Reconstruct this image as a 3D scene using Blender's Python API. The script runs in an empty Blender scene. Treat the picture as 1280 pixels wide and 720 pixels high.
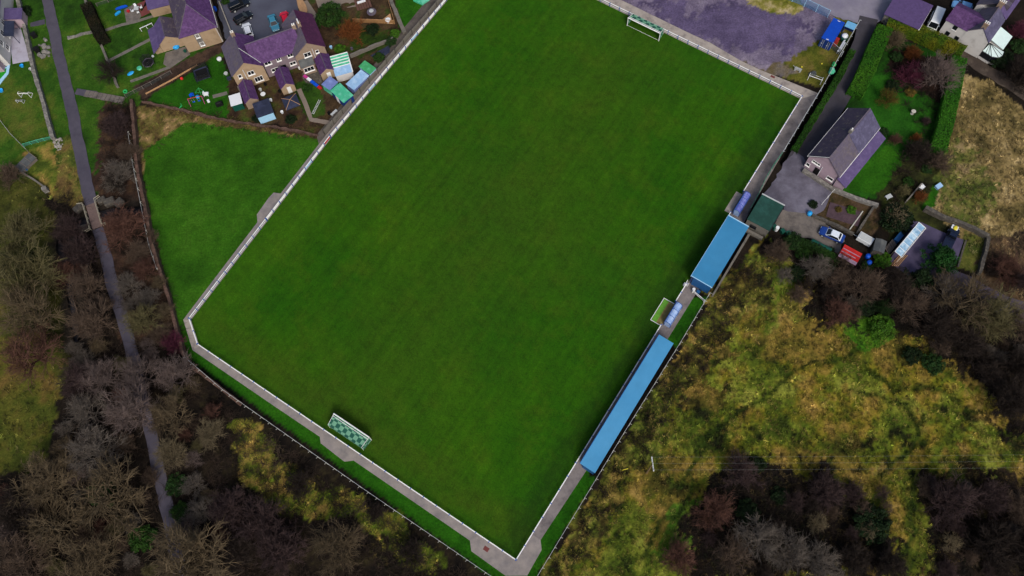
import bpy, math, random
import numpy as np
from mathutils import Vector, Matrix

random.seed(7); rng = np.random.default_rng(11)
EXPOSURE = 0.45
scene = bpy.context.scene
COL = scene.collection

# ------------------------------------------------------------------ camera
CF, CT, CR, CH = 1056.3389, 0.3856, -0.0839, 142.5603      # focal (px of a 1280 wide frame), tilt, roll, height
_fw = Vector((0, math.sin(CT), -math.cos(CT))); _up = Vector((0, math.cos(CT), math.sin(CT))); _rt = Vector((1, 0, 0))
_R = math.cos(CR) * _rt + math.sin(CR) * _up
_U = -math.sin(CR) * _rt + math.cos(CR) * _up
cam = bpy.data.cameras.new('camera'); cam_o = bpy.data.objects.new('camera', cam); COL.objects.link(cam_o)
cam.sensor_width = 36.0; cam.lens = 36.0 * CF / 1280.0; cam.clip_start = 1.0; cam.clip_end = 4000.0
cam_o.matrix_world = Matrix(((_R.x, _U.x, -_fw.x, 0), (_R.y, _U.y, -_fw.y, 0), (_R.z, _U.z, -_fw.z, CH), (0, 0, 0, 1)))
scene.camera = cam_o

# ------------------------------------------------------------------ sky, sun, exposure (overcast winter afternoon)
SUN_EL, SUN_AZ = math.radians(46), math.radians(168)        # azimuth from +Y towards +X
w = bpy.data.worlds.new("World"); scene.world = w; w.use_nodes = True
nt = w.node_tree; bg = nt.nodes['Background']
sky = nt.nodes.new('ShaderNodeTexSky'); sky.sky_type = 'NISHITA'; sky.sun_disc = False
sky.sun_elevation = SUN_EL; sky.sun_rotation = SUN_AZ
sky.air_density = 1.0; sky.dust_density = 4.0; sky.ozone_density = 1.0
nt.links.new(sky.outputs[0], bg.inputs[0]); bg.inputs[1].default_value = 0.085
sun = bpy.data.lights.new('sun', 'SUN'); sun.energy = 1.5; sun.angle = math.radians(20); sun.color = (1.0, 0.95, 0.88)
so = bpy.data.objects.new('sun', sun); COL.objects.link(so)
_sd = Vector((math.sin(SUN_AZ) * math.cos(SUN_EL), math.cos(SUN_AZ) * math.cos(SUN_EL), math.sin(SUN_EL)))
so.rotation_euler = _sd.to_track_quat('Z', 'Y').to_euler()
scene.view_settings.view_transform = 'Standard'; scene.view_settings.look = 'None'
scene.view_settings.exposure = EXPOSURE; scene.view_settings.gamma = 1.0
scene.view_settings.use_curve_mapping = False

# ------------------------------------------------------------------ coordinates
def at(px, py, z=0.0):
    """point of the place on the level z that the photograph shows at px, py (1280 x 720)"""
    d = _fw + _R * ((px - 640) / CF) - _U * ((py - 360) / CF)
    k = (z - CH) / d.z
    return Vector((d.x * k, d.y * k, z))
PX0, PY0, PTH, PW, PL = -2.9954, 10.6229, -0.6538, 72.4, 103.6    # pitch frame
_ex = Vector((math.cos(PTH), math.sin(PTH))); _ey = Vector((-math.sin(PTH), math.cos(PTH)))
def pf(a, b, z=0.0):
    """a metres left of the stand side rail, b metres along it"""
    v = Vector((PX0, PY0)) - _ex * a + _ey * b
    return Vector((v.x, v.y, z))
class Frame:
    """local frame: x from pixel A to pixel B on level z, y to the left of it"""
    def __init__(s, A, B, z=0.0):
        a = at(A[0], A[1], z); b = at(B[0], B[1], z)
        s.loc = Vector((a.x, a.y, 0)); s.rot = math.atan2(b.y - a.y, b.x - a.x); s.len = (b - a).length
    def l(s, px, py, z=0.0):
        p = at(px, py, z) - s.loc; c, n = math.cos(s.rot), math.sin(s.rot)
        return (p.x * c + p.y * n, -p.x * n + p.y * c)

def C(h, k=1.0):
    h = h.lstrip('#'); r = [int(h[i:i + 2], 16) / 255 for i in (0, 2, 4)]
    r = [(v / 12.92 if v <= .04045 else ((v + .055) / 1.055) ** 2.4) * k for v in r]
    return (r[0], r[1], r[2], 1.0)

# ------------------------------------------------------------------ mesh builder
class MB:
    def __init__(s): s.v = []; s.f = []
    def add(s, vs, fs):
        o = len(s.v); s.v += [tuple(p) for p in vs]; s.f += [tuple(i + o for i in q) for q in fs]; return s
    def box(s, x0, x1, y0, y1, z0, z1):
        if x0 > x1: x0, x1 = x1, x0
        if y0 > y1: y0, y1 = y1, y0
        return s.add([(x0, y0, z0), (x1, y0, z0), (x1, y1, z0), (x0, y1, z0), (x0, y0, z1), (x1, y0, z1), (x1, y1, z1), (x0, y1, z1)],
                     [(3, 2, 1, 0), (4, 5, 6, 7), (0, 1, 5, 4), (1, 2, 6, 5), (2, 3, 7, 6), (3, 0, 4, 7)])
    def cbox(s, cx, cy, w, d, z0, z1, a=0.0):
        c, n = math.cos(a), math.sin(a); P = []
        for z in (z0, z1):
            for x, y in ((-w / 2, -d / 2), (w / 2, -d / 2), (w / 2, d / 2), (-w / 2, d / 2)):
                P.append((cx + x * c - y * n, cy + x * n + y * c, z))
        return s.add(P, [(3, 2, 1, 0), (4, 5, 6, 7), (0, 1, 5, 4), (1, 2, 6, 5), (2, 3, 7, 6), (3, 0, 4, 7)])
    def prism(s, poly, z0, z1):
        n = len(poly); A = sum(poly[i][0] * poly[(i + 1) % n][1] - poly[(i + 1) % n][0] * poly[i][1] for i in range(n))
        if A < 0: poly = poly[::-1]
        vs = [(p[0], p[1], z0) for p in poly] + [(p[0], p[1], z1) for p in poly]
        return s.add(vs, [tuple(range(n))[::-1], tuple(range(n, 2 * n))] + [(i, (i + 1) % n, (i + 1) % n + n, i + n) for i in range(n)])
    def slab(s, pts, t):
        """planar 3D polygon (seen from above counter clockwise) given thickness t downwards along its normal"""
        P = [Vector(p) for p in pts]; nrm = Vector((0, 0, 0))
        for i in range(len(P)): nrm += P[i].cross(P[(i + 1) % len(P)])
        if nrm.z < 0: P = P[::-1]; nrm = -nrm
        nrm.normalize(); n = len(P); vs = P + [p - nrm * t for p in P]
        return s.add(vs, [tuple(range(n)), tuple(range(n, 2 * n))[::-1]] + [(i, i + n, (i + 1) % n + n, (i + 1) % n) for i in range(n)])
    def tube(s, p0, p1, r0, r1=None, n=6, cap=True):
        p0, p1 = Vector(p0), Vector(p1); r1 = r0 if r1 is None else r1; d = (p1 - p0)
        if d.length < 1e-6: return s
        d.normalize(); a = d.orthogonal().normalized(); b = d.cross(a); vs = []
        for p, r in ((p0, r0), (p1, r1)):
            for i in range(n):
                t = 2 * math.pi * i / n; vs.append(p + (a * math.cos(t) + b * math.sin(t)) * r)
        fs = [(i, (i + 1) % n, (i + 1) % n + n, i + n) for i in range(n)]
        if cap: fs += [tuple(range(n))[::-1], tuple(range(n, 2 * n))]
        return s.add(vs, fs)
    def path(s, pts, r, n=6):
        for a, b in zip(pts[:-1], pts[1:]): s.tube(a, b, r, r, n)
        return s
    def lathe(s, prof, n=12, c=(0, 0)):
        vs = []; m = len(prof)
        for r, z in prof:
            for i in range(n):
                t = 2 * math.pi * i / n; vs.append((c[0] + r * math.cos(t), c[1] + r * math.sin(t), z))
        fs = [(j * n + i, j * n + (i + 1) % n, (j + 1) * n + (i + 1) % n, (j + 1) * n + i) for j in range(m - 1) for i in range(n)]
        fs += [tuple(range(n))[::-1], tuple(range((m - 1) * n, m * n))]
        return s.add(vs, fs)
    def ball(s, c, rx, ry=None, rz=None, nu=10, nv=7):
        ry = ry or rx; rz = rz or rx; prof = []
        vs = [(c[0], c[1], c[2] - rz)]
        for j in range(1, nv):
            t = math.pi * j / nv
            for i in range(nu):
                u = 2 * math.pi * i / nu; vs.append((c[0] + rx * math.sin(t) * math.cos(u), c[1] + ry * math.sin(t) * math.sin(u), c[2] - rz * math.cos(t)))
        vs.append((c[0], c[1], c[2] + rz)); fs = []
        for i in range(nu): fs.append((0, 1 + (i + 1) % nu, 1 + i))
        for j in range(nv - 2):
            for i in range(nu):
                a = 1 + j * nu; fs.append((a + i, a + (i + 1) % nu, a + nu + (i + 1) % nu, a + nu + i))
        e = len(vs) - 1; a = 1 + (nv - 2) * nu
        for i in range(nu): fs.append((a + i, a + (i + 1) % nu, e))
        return s.add(vs, fs)
    def build(s, name, m, parent=None, smooth=False, loc=None, rot=0.0, bevel=0.0):
        me = bpy.data.meshes.new(name); me.from_pydata(s.v, [], s.f)
        me.materials.append(m)
        if smooth: me.polygons.foreach_set('use_smooth', [True] * len(me.polygons))
        o = bpy.data.objects.new(name, me); COL.objects.link(o)
        if parent: o.parent = parent
        if loc is not None: o.location = loc
        o.rotation_euler = (0, 0, rot)
        if bevel:
            b = o.modifiers.new('bevel', 'BEVEL'); b.width = bevel; b.segments = 2; b.limit_method = 'ANGLE'
        return o

def tag(o, label=None, cat=None, group=None, kind=None):
    if label: o['label'] = label
    if cat: o['category'] = cat
    if group: o['group'] = group
    if kind: o['kind'] = kind
    return o
def T(name, label, cat, loc, rot=0.0, group=None):
    o = bpy.data.objects.new(name, None); COL.objects.link(o); o.empty_display_size = .3
    o.location = (loc[0], loc[1], loc[2] if len(loc) > 2 else 0); o.rotation_euler = (0, 0, rot)
    return tag(o, label, cat, group)
def FT(name, label, cat, fr, group=None): return T(name, label, cat, fr.loc, fr.rot, group)
def dup(root, loc, rot, label=None, group=None):
    r = root.copy(); COL.objects.link(r); r.location = loc; r.rotation_euler = (0, 0, rot)
    if label: r['label'] = label
    if group: r['group'] = group
    for ch in list(root.children):
        c = ch.copy(); COL.objects.link(c); c.parent = r
        for g in list(ch.children):
            d = g.copy(); COL.objects.link(d); d.parent = c
    return r

def npmesh(name, V, Fc, m, parent=None, col=None, smooth=False):
    """fast mesh from numpy arrays; faces all of one size; col = per vertex rgb"""
    me = bpy.data.meshes.new(name); k = Fc.shape[1]
    me.vertices.add(len(V)); me.vertices.foreach_set('co', V.astype(np.float32).ravel())
    me.loops.add(Fc.size); me.loops.foreach_set('vertex_index', Fc.astype(np.int32).ravel())
    me.polygons.add(len(Fc)); me.polygons.foreach_set('loop_start', np.arange(0, Fc.size, k, dtype=np.int32))
    me.update(calc_edges=True)
    if smooth: me.polygons.foreach_set('use_smooth', np.ones(len(Fc), bool))
    if col is not None:
        a = me.attributes.new('Col', 'FLOAT_COLOR', 'POINT')
        a.data.foreach_set('color', np.concatenate([col, np.ones((len(col), 1))], 1).astype(np.float32).ravel())
    me.materials.append(m)
    o = bpy.data.objects.new(name, me); COL.objects.link(o)
    if parent: o.parent = parent
    return o

# ------------------------------------------------------------------ materials
def mat(name, hexc, rough=.85, var=.18, scale=1.5, spots=None, spot_scale=1.0, spot_at=.6, spot_w=.08, bump=0.0, bscale=8.0, metal=0.0, spec=.3, k=1.0, hue=None, stretch=None):
    m = bpy.data.materials.new(name); m.use_nodes = True; n = m.node_tree; L = n.links
    b = n.nodes['Principled BSDF']; b.inputs['Roughness'].default_value = rough; b.inputs['Metallic'].default_value = metal
    b.inputs['Specular IOR Level'].default_value = spec
    tc = n.nodes.new('ShaderNodeTexCoord'); src = tc.outputs['Object']
    if stretch:
        mp = n.nodes.new('ShaderNodeMapping'); mp.inputs['Scale'].default_value = stretch; L.new(src, mp.inputs[0]); src = mp.outputs[0]
    c0 = C(hexc, k)
    nz = n.nodes.new('ShaderNodeTexNoise'); nz.inputs['Scale'].default_value = scale; nz.inputs['Detail'].default_value = 7; nz.inputs['Roughness'].default_value = .65
    L.new(src, nz.inputs['Vector'])
    mr = n.nodes.new('ShaderNodeMapRange'); mr.inputs[1].default_value = .3; mr.inputs[2].default_value = .7; mr.inputs[3].default_value = 1 - var; mr.inputs[4].default_value = 1 + var
    L.new(nz.outputs[0], mr.inputs[0])
    out = None
    if spots:
        n2 = n.nodes.new('ShaderNodeTexNoise'); n2.inputs['Scale'].default_value = spot_scale; n2.inputs['Detail'].default_value = 8; n2.inputs['Roughness'].default_value = .7
        L.new(src, n2.inputs['Vector'])
        r2 = n.nodes.new('ShaderNodeMapRange'); r2.inputs[1].default_value = spot_at - spot_w; r2.inputs[2].default_value = spot_at + spot_w
        L.new(n2.outputs[0], r2.inputs[0])
        mx = n.nodes.new('ShaderNodeMix'); mx.data_type = 'RGBA'; mx.inputs[6].default_value = c0; mx.inputs[7].default_value = C(spots, k)
        L.new(r2.outputs[0], mx.inputs[0]); out = mx.outputs[2]
    ml = n.nodes.new('ShaderNodeMix'); ml.data_type = 'RGBA'; ml.blend_type = 'MULTIPLY'; ml.inputs[0].default_value = 1
    if out: L.new(out, ml.inputs[6])
    else: ml.inputs[6].default_value = c0
    L.new(mr.outputs[0], ml.inputs[7]); L.new(ml.outputs[2], b.inputs['Base Color'])
    if bump:
        n3 = n.nodes.new('ShaderNodeTexNoise'); n3.inputs['Scale'].default_value = bscale; n3.inputs['Detail'].default_value = 5; L.new(src, n3.inputs['Vector'])
        bp = n.nodes.new('ShaderNodeBump'); bp.inputs['Strength'].default_value = bump; bp.inputs['Distance'].default_value = .05
        L.new(n3.outputs[0], bp.inputs['Height']); L.new(bp.outputs[0], b.inputs['Normal'])
    return m
def leafmat(name, rough=.7, trans=.25, fixed=None):
    """Object colour times the per leaf colour"""
    m = bpy.data.materials.new(name); m.use_nodes = True; n = m.node_tree; L = n.links
    b = n.nodes['Principled BSDF']; b.inputs['Roughness'].default_value = rough; b.inputs['Specular IOR Level'].default_value = .2
    a = n.nodes.new('ShaderNodeAttribute'); a.attribute_name = 'Col'
    if fixed: L.new(a.outputs[0], b.inputs['Base Color'])
    else:
        oi = n.nodes.new('ShaderNodeObjectInfo'); mx = n.nodes.new('ShaderNodeMix'); mx.data_type = 'RGBA'; mx.blend_type = 'MULTIPLY'; mx.inputs[0].default_value = 1
        L.new(oi.outputs['Color'], mx.inputs[6]); L.new(a.outputs[0], mx.inputs[7]); L.new(mx.outputs[2], b.inputs['Base Color'])
    return m

M = {}
M['white_paint'] = mat('white_paint', '#e8e8e6', .45, .04, 3)
M['white_plastic'] = mat('white_plastic', '#dfe3e6', .35, .03, 3)
M['blue_paint'] = mat('blue_paint', '#1f4f9a', .45, .1, 3)
M['pale_blue'] = mat('pale_blue', '#9cc8e6', .45, .08, 3)
M['red_paint'] = mat('red_paint', '#b02025', .45, .1, 3)
M['dark_metal'] = mat('dark_metal', '#23272b', .5, .2, 3)
M['grey_metal'] = mat('grey_metal', '#9a9d9c', .5, .12, 3)
M['galv'] = mat('galvanised', '#b4b8b8', .45, .1, 4)
M['black'] = mat('black_rubber', '#0d0d0f', .7, .2, 4)
M['glass'] = mat('dark_glass', '#14181f', .08, .1, 1, spec=.6)
M['carglass'] = mat('car_glass', '#12161c', .06, .1, 1, spec=.7)
M['concrete'] = mat('path_concrete', '#8d8580', .9, .15, .5, spots='#757070', spot_scale=.35, spot_at=.55, spot_w=.12, bump=.15)
M['concrete_dim'] = mat('weathered_concrete', '#7d7674', .9, .16, .5, spots='#5b5556', spot_scale=.35, spot_at=.55, spot_w=.12, bump=.15)
M['concrete_worn'] = mat('pale_concrete', '#a0978e', .9, .14, .8, spots='#7d7471', spot_scale=.5, spot_at=.57, spot_w=.1, bump=.15)
M['panel_concrete'] = mat('panel_concrete', '#6f6a62', .92, .2, .8, spots='#4b4a45', spot_scale=.8, spot_at=.58)
M['tarmac'] = mat('path_tarmac', '#44414d', .92, .14, .6, spots='#504c57', spot_scale=.18, spot_at=.52, spot_w=.15, bump=.1)
M['tarmac_dark'] = mat('lane_tarmac', '#3b383e', .92, .2, .5, spots='#434048', spot_scale=.22, spot_at=.55, spot_w=.14, bump=.1)
M['tarmac_wet'] = mat('car_park_tarmac', '#555866', .6, .15, .5, spots='#3d3d49', spot_scale=.25, spot_at=.52, spot_w=.16)
M['road'] = mat('pale_road', '#85818c', .85, .12, .5, spots='#726d80', spot_scale=.15, spot_at=.52, spot_w=.15)
M['slate'] = mat('purple_slate', '#472b57', .72, .22, 2.2, spots='#583c68', spot_scale=1.1, spot_at=.55, spot_w=.12, bump=.4, bscale=10)
M['slate_grey'] = mat('grey_slate', '#575060', .7, .2, 2.2, spots='#625a5c', spot_scale=1.0, spot_at=.57, spot_w=.1, bump=.4, bscale=10)
M['slate_maroon'] = mat('maroon_slate', '#45203f', .72, .16, 2.2, spots='#552a4a', spot_scale=1.2, spot_at=.56, bump=.4, bscale=10)
M['slate_lichen'] = mat('lichen_slate', '#483f50', .75, .22, 2.0, spots='#6f675f', spot_scale=1.3, spot_at=.59, spot_w=.05, bump=.4, bscale=10)
M['slate_blue'] = mat('blue_slate', '#4d4a63', .7, .16, 1.8, spots='#5b5872', spot_scale=.9, spot_at=.55, bump=.4, bscale=10)
M['slate_violet'] = mat('violet_slate', '#51446c', .65, .14, 2, spots='#5e5178', spot_scale=.8, spot_at=.55, bump=.3, bscale=10)
M['tan'] = mat('tan_render', '#a08a70', .92, .1, .9, spots='#8c775d', spot_scale=.5, spot_at=.6)
M['tan_dash'] = mat('tan_pebbledash', '#8d7a69', .95, .14, 1.2, spots='#7b6656', spot_scale=.6, spot_at=.58)
M['pink_dash'] = mat('grey_pink_pebbledash', '#7e7077', .95, .14, 1.2, spots='#6b5f68', spot_scale=.6, spot_at=.58)
M['pink'] = mat('pink_render', '#a5909b', .92, .08, .9, spots='#93808a', spot_scale=.5, spot_at=.6)
M['white_render'] = mat('white_render', '#c9c6c3', .92, .06, .6, spots='#aaa6a2', spot_scale=.5, spot_at=.62)
M['stone'] = mat('rubble_stone', '#6d6a66', .95, .35, 2.5, spots='#8b877f', spot_scale=1.6, spot_at=.56, bump=.6, bscale=4)
M['stone_dark'] = mat('dark_stone', '#4a4641', .95, .4, 2.5, spots='#6b655a', spot_scale=1.6, spot_at=.58, bump=.6, bscale=4)
M['stone_pale'] = mat('pale_rubble', '#8f8a83', .95, .3, 2.5, bump=.5, bscale=4)
M['stone_brown'] = mat('brown_stone', '#4d3a32', .95, .35, 2.2, spots='#665046', spot_scale=1.2, spot_at=.55, bump=.6, bscale=4)
M['wood'] = mat('fence_wood', '#8d6a45', .85, .2, 2, stretch=(4, 4, 1))
M['wood_pale'] = mat('pale_timber', '#b58d66', .85, .14, 2)
M['wood_grey'] = mat('weathered_timber', '#6f6660', .9, .22, 2, stretch=(5, 5, 1))
M['deck'] = mat('grey_decking', '#7c7065', .9, .16, 2.5, stretch=(1, 6, 1))
M['roof_blue'] = mat('blue_steel_sheet', '#3f88b6', .55, .06, .4, spots='#4a91bd', spot_scale=.15, spot_at=.52, spot_w=.2)
M['roof_blue_far'] = mat('deep_blue_steel_sheet', '#3079a6', .55, .06, .4, spots='#3a82ae', spot_scale=.15, spot_at=.52, spot_w=.2)
M['blue_wall'] = mat('blue_steel_wall', '#1f5489', .55, .1, 1)
M['blue_container'] = mat('blue_container_paint', '#0d44ae', .5, .08, .8)
M['navy_container'] = mat('navy_container_door', '#12306e', .55, .12, .8)
M['poly_blue'] = mat('blue_polycarbonate', '#7d9ccf', .3, .1, 1.2, spots='#a9bfe0', spot_scale=.9, spot_at=.52, spot_w=.12)
M['felt_green'] = mat('dark_green_felt', '#1b4038', .9, .12, .8, spots='#224b44', spot_scale=.4, spot_at=.54)
M['green_plastic'] = mat('green_plastic', '#0f4a3d', .5, .12, 1.5)
M['sheet_green'] = mat('green_sheet_roof', '#3f9a5f', .5, .14, 1.2, spots='#5fb98a', spot_scale=.9, spot_at=.56)
M['sheet_turq'] = mat('turquoise_sheet_roof', '#45ad86', .5, .14, 1.2, spots='#70c4a6', spot_scale=.9, spot_at=.55)
M['sheet_pale'] = mat('pale_blue_sheet_roof', '#8fb4d8', .4, .1, 1.0, spots='#a9c8e4', spot_scale=.8, spot_at=.54)
M['sheet_slate'] = mat('slate_blue_sheet_roof', '#6d7db3', .5, .14, 1.3, spots='#7f90c4', spot_scale=.8, spot_at=.55)
M['felt_navy'] = mat('navy_felt', '#272d42', .85, .14, 1, spots='#323850', spot_scale=.5, spot_at=.55)
M['felt_grey'] = mat('grey_felt', '#4b4e50', .85, .16, 1, spots='#5b5d5c', spot_scale=.6, spot_at=.55)
M['red_sheet'] = mat('red_corrugated', '#b41f1c', .55, .14, 1.4, spots='#c9352f', spot_scale=.8, spot_at=.56)
M['mauve_sheet'] = mat('mauve_corrugated', '#9a8296', .6, .12, 1.4)
M['glass_pale'] = mat('pale_glazing', '#7fa6c4', .2, .15, 1.5, spots='#b5d0e0', spot_scale=.9, spot_at=.52, spec=.5)
M['glass_white'] = mat('white_glazing', '#cfe3e0', .2, .06, 1.5, spec=.5)
M['gravel'] = mat('purple_gravel', '#56486a', .95, .14, .5, spots='#716479', spot_scale=.12, spot_at=.53, spot_w=.14, bump=.3, bscale=12)
M['gravel_grey'] = mat('grey_gravel', '#504c58', .95, .18, .5, spots='#74717f', spot_scale=.1, spot_at=.55, spot_w=.12, bump=.3, bscale=12)
M['slab'] = mat('grey_paving', '#6c655f', .93, .18, .8, spots='#55504d', spot_scale=.5, spot_at=.55, bump=.2)
M['patio_violet'] = mat('violet_paving', '#47415a', .9, .14, .8, spots='#524b66', spot_scale=.3, spot_at=.54)
M['red_paving'] = mat('red_paving', '#6b3836', .9, .16, .9)
M['patio_white'] = mat('white_patio', '#a8a5b4', .85, .1, .6, spots='#928b97', spot_scale=.4, spot_at=.58)
M['soil'] = mat('dark_soil', '#3f2f2b', .98, .3, 1, spots='#57433a', spot_scale=.5, spot_at=.55, bump=.5)
M['water'] = mat('stream_water', '#1b1b20', .6, .3, .8, spots='#2d2e36', spot_scale=.6, spot_at=.56, spec=.25)
M['toy_blue'] = mat('toy_blue', '#0d4fc4', .4, .08, 2)
M['toy_cyan'] = mat('toy_cyan', '#1e95d8', .4, .1, 3, spots='#57b6e6', spot_scale=2)
M['toy_green'] = mat('toy_green', '#35b060', .45, .08, 2)
M['toy_pink'] = mat('toy_pink', '#b63a86', .45, .08, 2)
M['toy_red'] = mat('toy_red', '#d02423', .45, .08, 2)
M['toy_yellow'] = mat('toy_yellow', '#d6c83a', .45, .08, 2)
M['astro'] = mat('artificial_turf', '#1a8a1c', .95, .1, 2)
M['bark'] = mat('bark', '#55493c', .95, .3, 2.5)
M['net'] = mat('net_dark', '#1d2124', .9, .1, 3)
# ------------------------------------------------------------------ numpy noise
def vnoise(x, y, seed):
    xi = np.floor(x).astype(np.int64); yi = np.floor(y).astype(np.int64); fx = x - xi; fy = y - yi
    fx = fx * fx * (3 - 2 * fx); fy = fy * fy * (3 - 2 * fy)
    def h(a, b):
        n = (a * 374761393 + b * 668265263 + seed * 1442695041) & 0xffffffff
        n = ((n ^ (n >> 13)) * 1274126177) & 0xffffffff
        return ((n ^ (n >> 16)) & 0xffff) / 65535.0
    return (h(xi, yi) * (1 - fx) + h(xi + 1, yi) * fx) * (1 - fy) + (h(xi, yi + 1) * (1 - fx) + h(xi + 1, yi + 1) * fx) * fy
def fbm(x, y, scale, seed, octv=4, gain=.55):
    s = np.zeros_like(x); a = .5; t = 0; f = 1.0 / scale
    for k in range(octv):
        s += a * vnoise(x * f + 17.3 * k, y * f - 9.1 * k, seed + k); t += a; a *= gain; f *= 2.03
    return s / t
def inpoly(x, y, poly):
    r = np.zeros(x.shape, bool); n = len(poly)
    for i in range(n):
        x0, y0 = poly[i]; x1, y1 = poly[(i + 1) % n]
        if y0 == y1: continue
        c = ((y0 > y) != (y1 > y)) & (x < (x1 - x0) * (y - y0) / (y1 - y0) + x0); r ^= c
    return r
def dseg(x, y, pts):
    d = np.full(x.shape, 1e9)
    for (x0, y0), (x1, y1) in zip(pts[:-1], pts[1:]):
        L2 = (x1 - x0) ** 2 + (y1 - y0) ** 2 + 1e-9
        t = np.clip(((x - x0) * (x1 - x0) + (y - y0) * (y1 - y0)) / L2, 0, 1)
        d = np.minimum(d, np.hypot(x - x0 - t * (x1 - x0), y - y0 - t * (y1 - y0)))
    return d
def W2(pts): return [tuple(at(*p)[:2]) for p in pts]
def pal(names, t):
    cs = np.array([C(h)[:3] for h in names]); k = np.clip(t, 0, .9999) * (len(cs) - 1); i = k.astype(int); f = (k - i)[..., None]
    return cs[i] * (1 - f) + cs[np.minimum(i + 1, len(cs) - 1)] * f

# palettes dark to light
DRY = ['#1b1f0e', '#2b3610', '#435013', '#64601c', '#7c682c', '#8f7840']
GRN = ['#1e380d', '#27480f', '#345414', '#475c1c']
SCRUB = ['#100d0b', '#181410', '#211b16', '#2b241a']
STRAW = ['#474024', '#615532', '#7b6a42', '#938055', '#a69369']
OLIVE = ['#222411', '#303315', '#3e4218', '#4b4b1f', '#584f28']
LAWN = ['#1d4808', '#22510a', '#2b5a0e']
YGR = ['#2c4012', '#3c5417', '#55601f', '#64602a']
EARTH = ['#2a211c', '#3b2e27', '#4e3d31']
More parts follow.
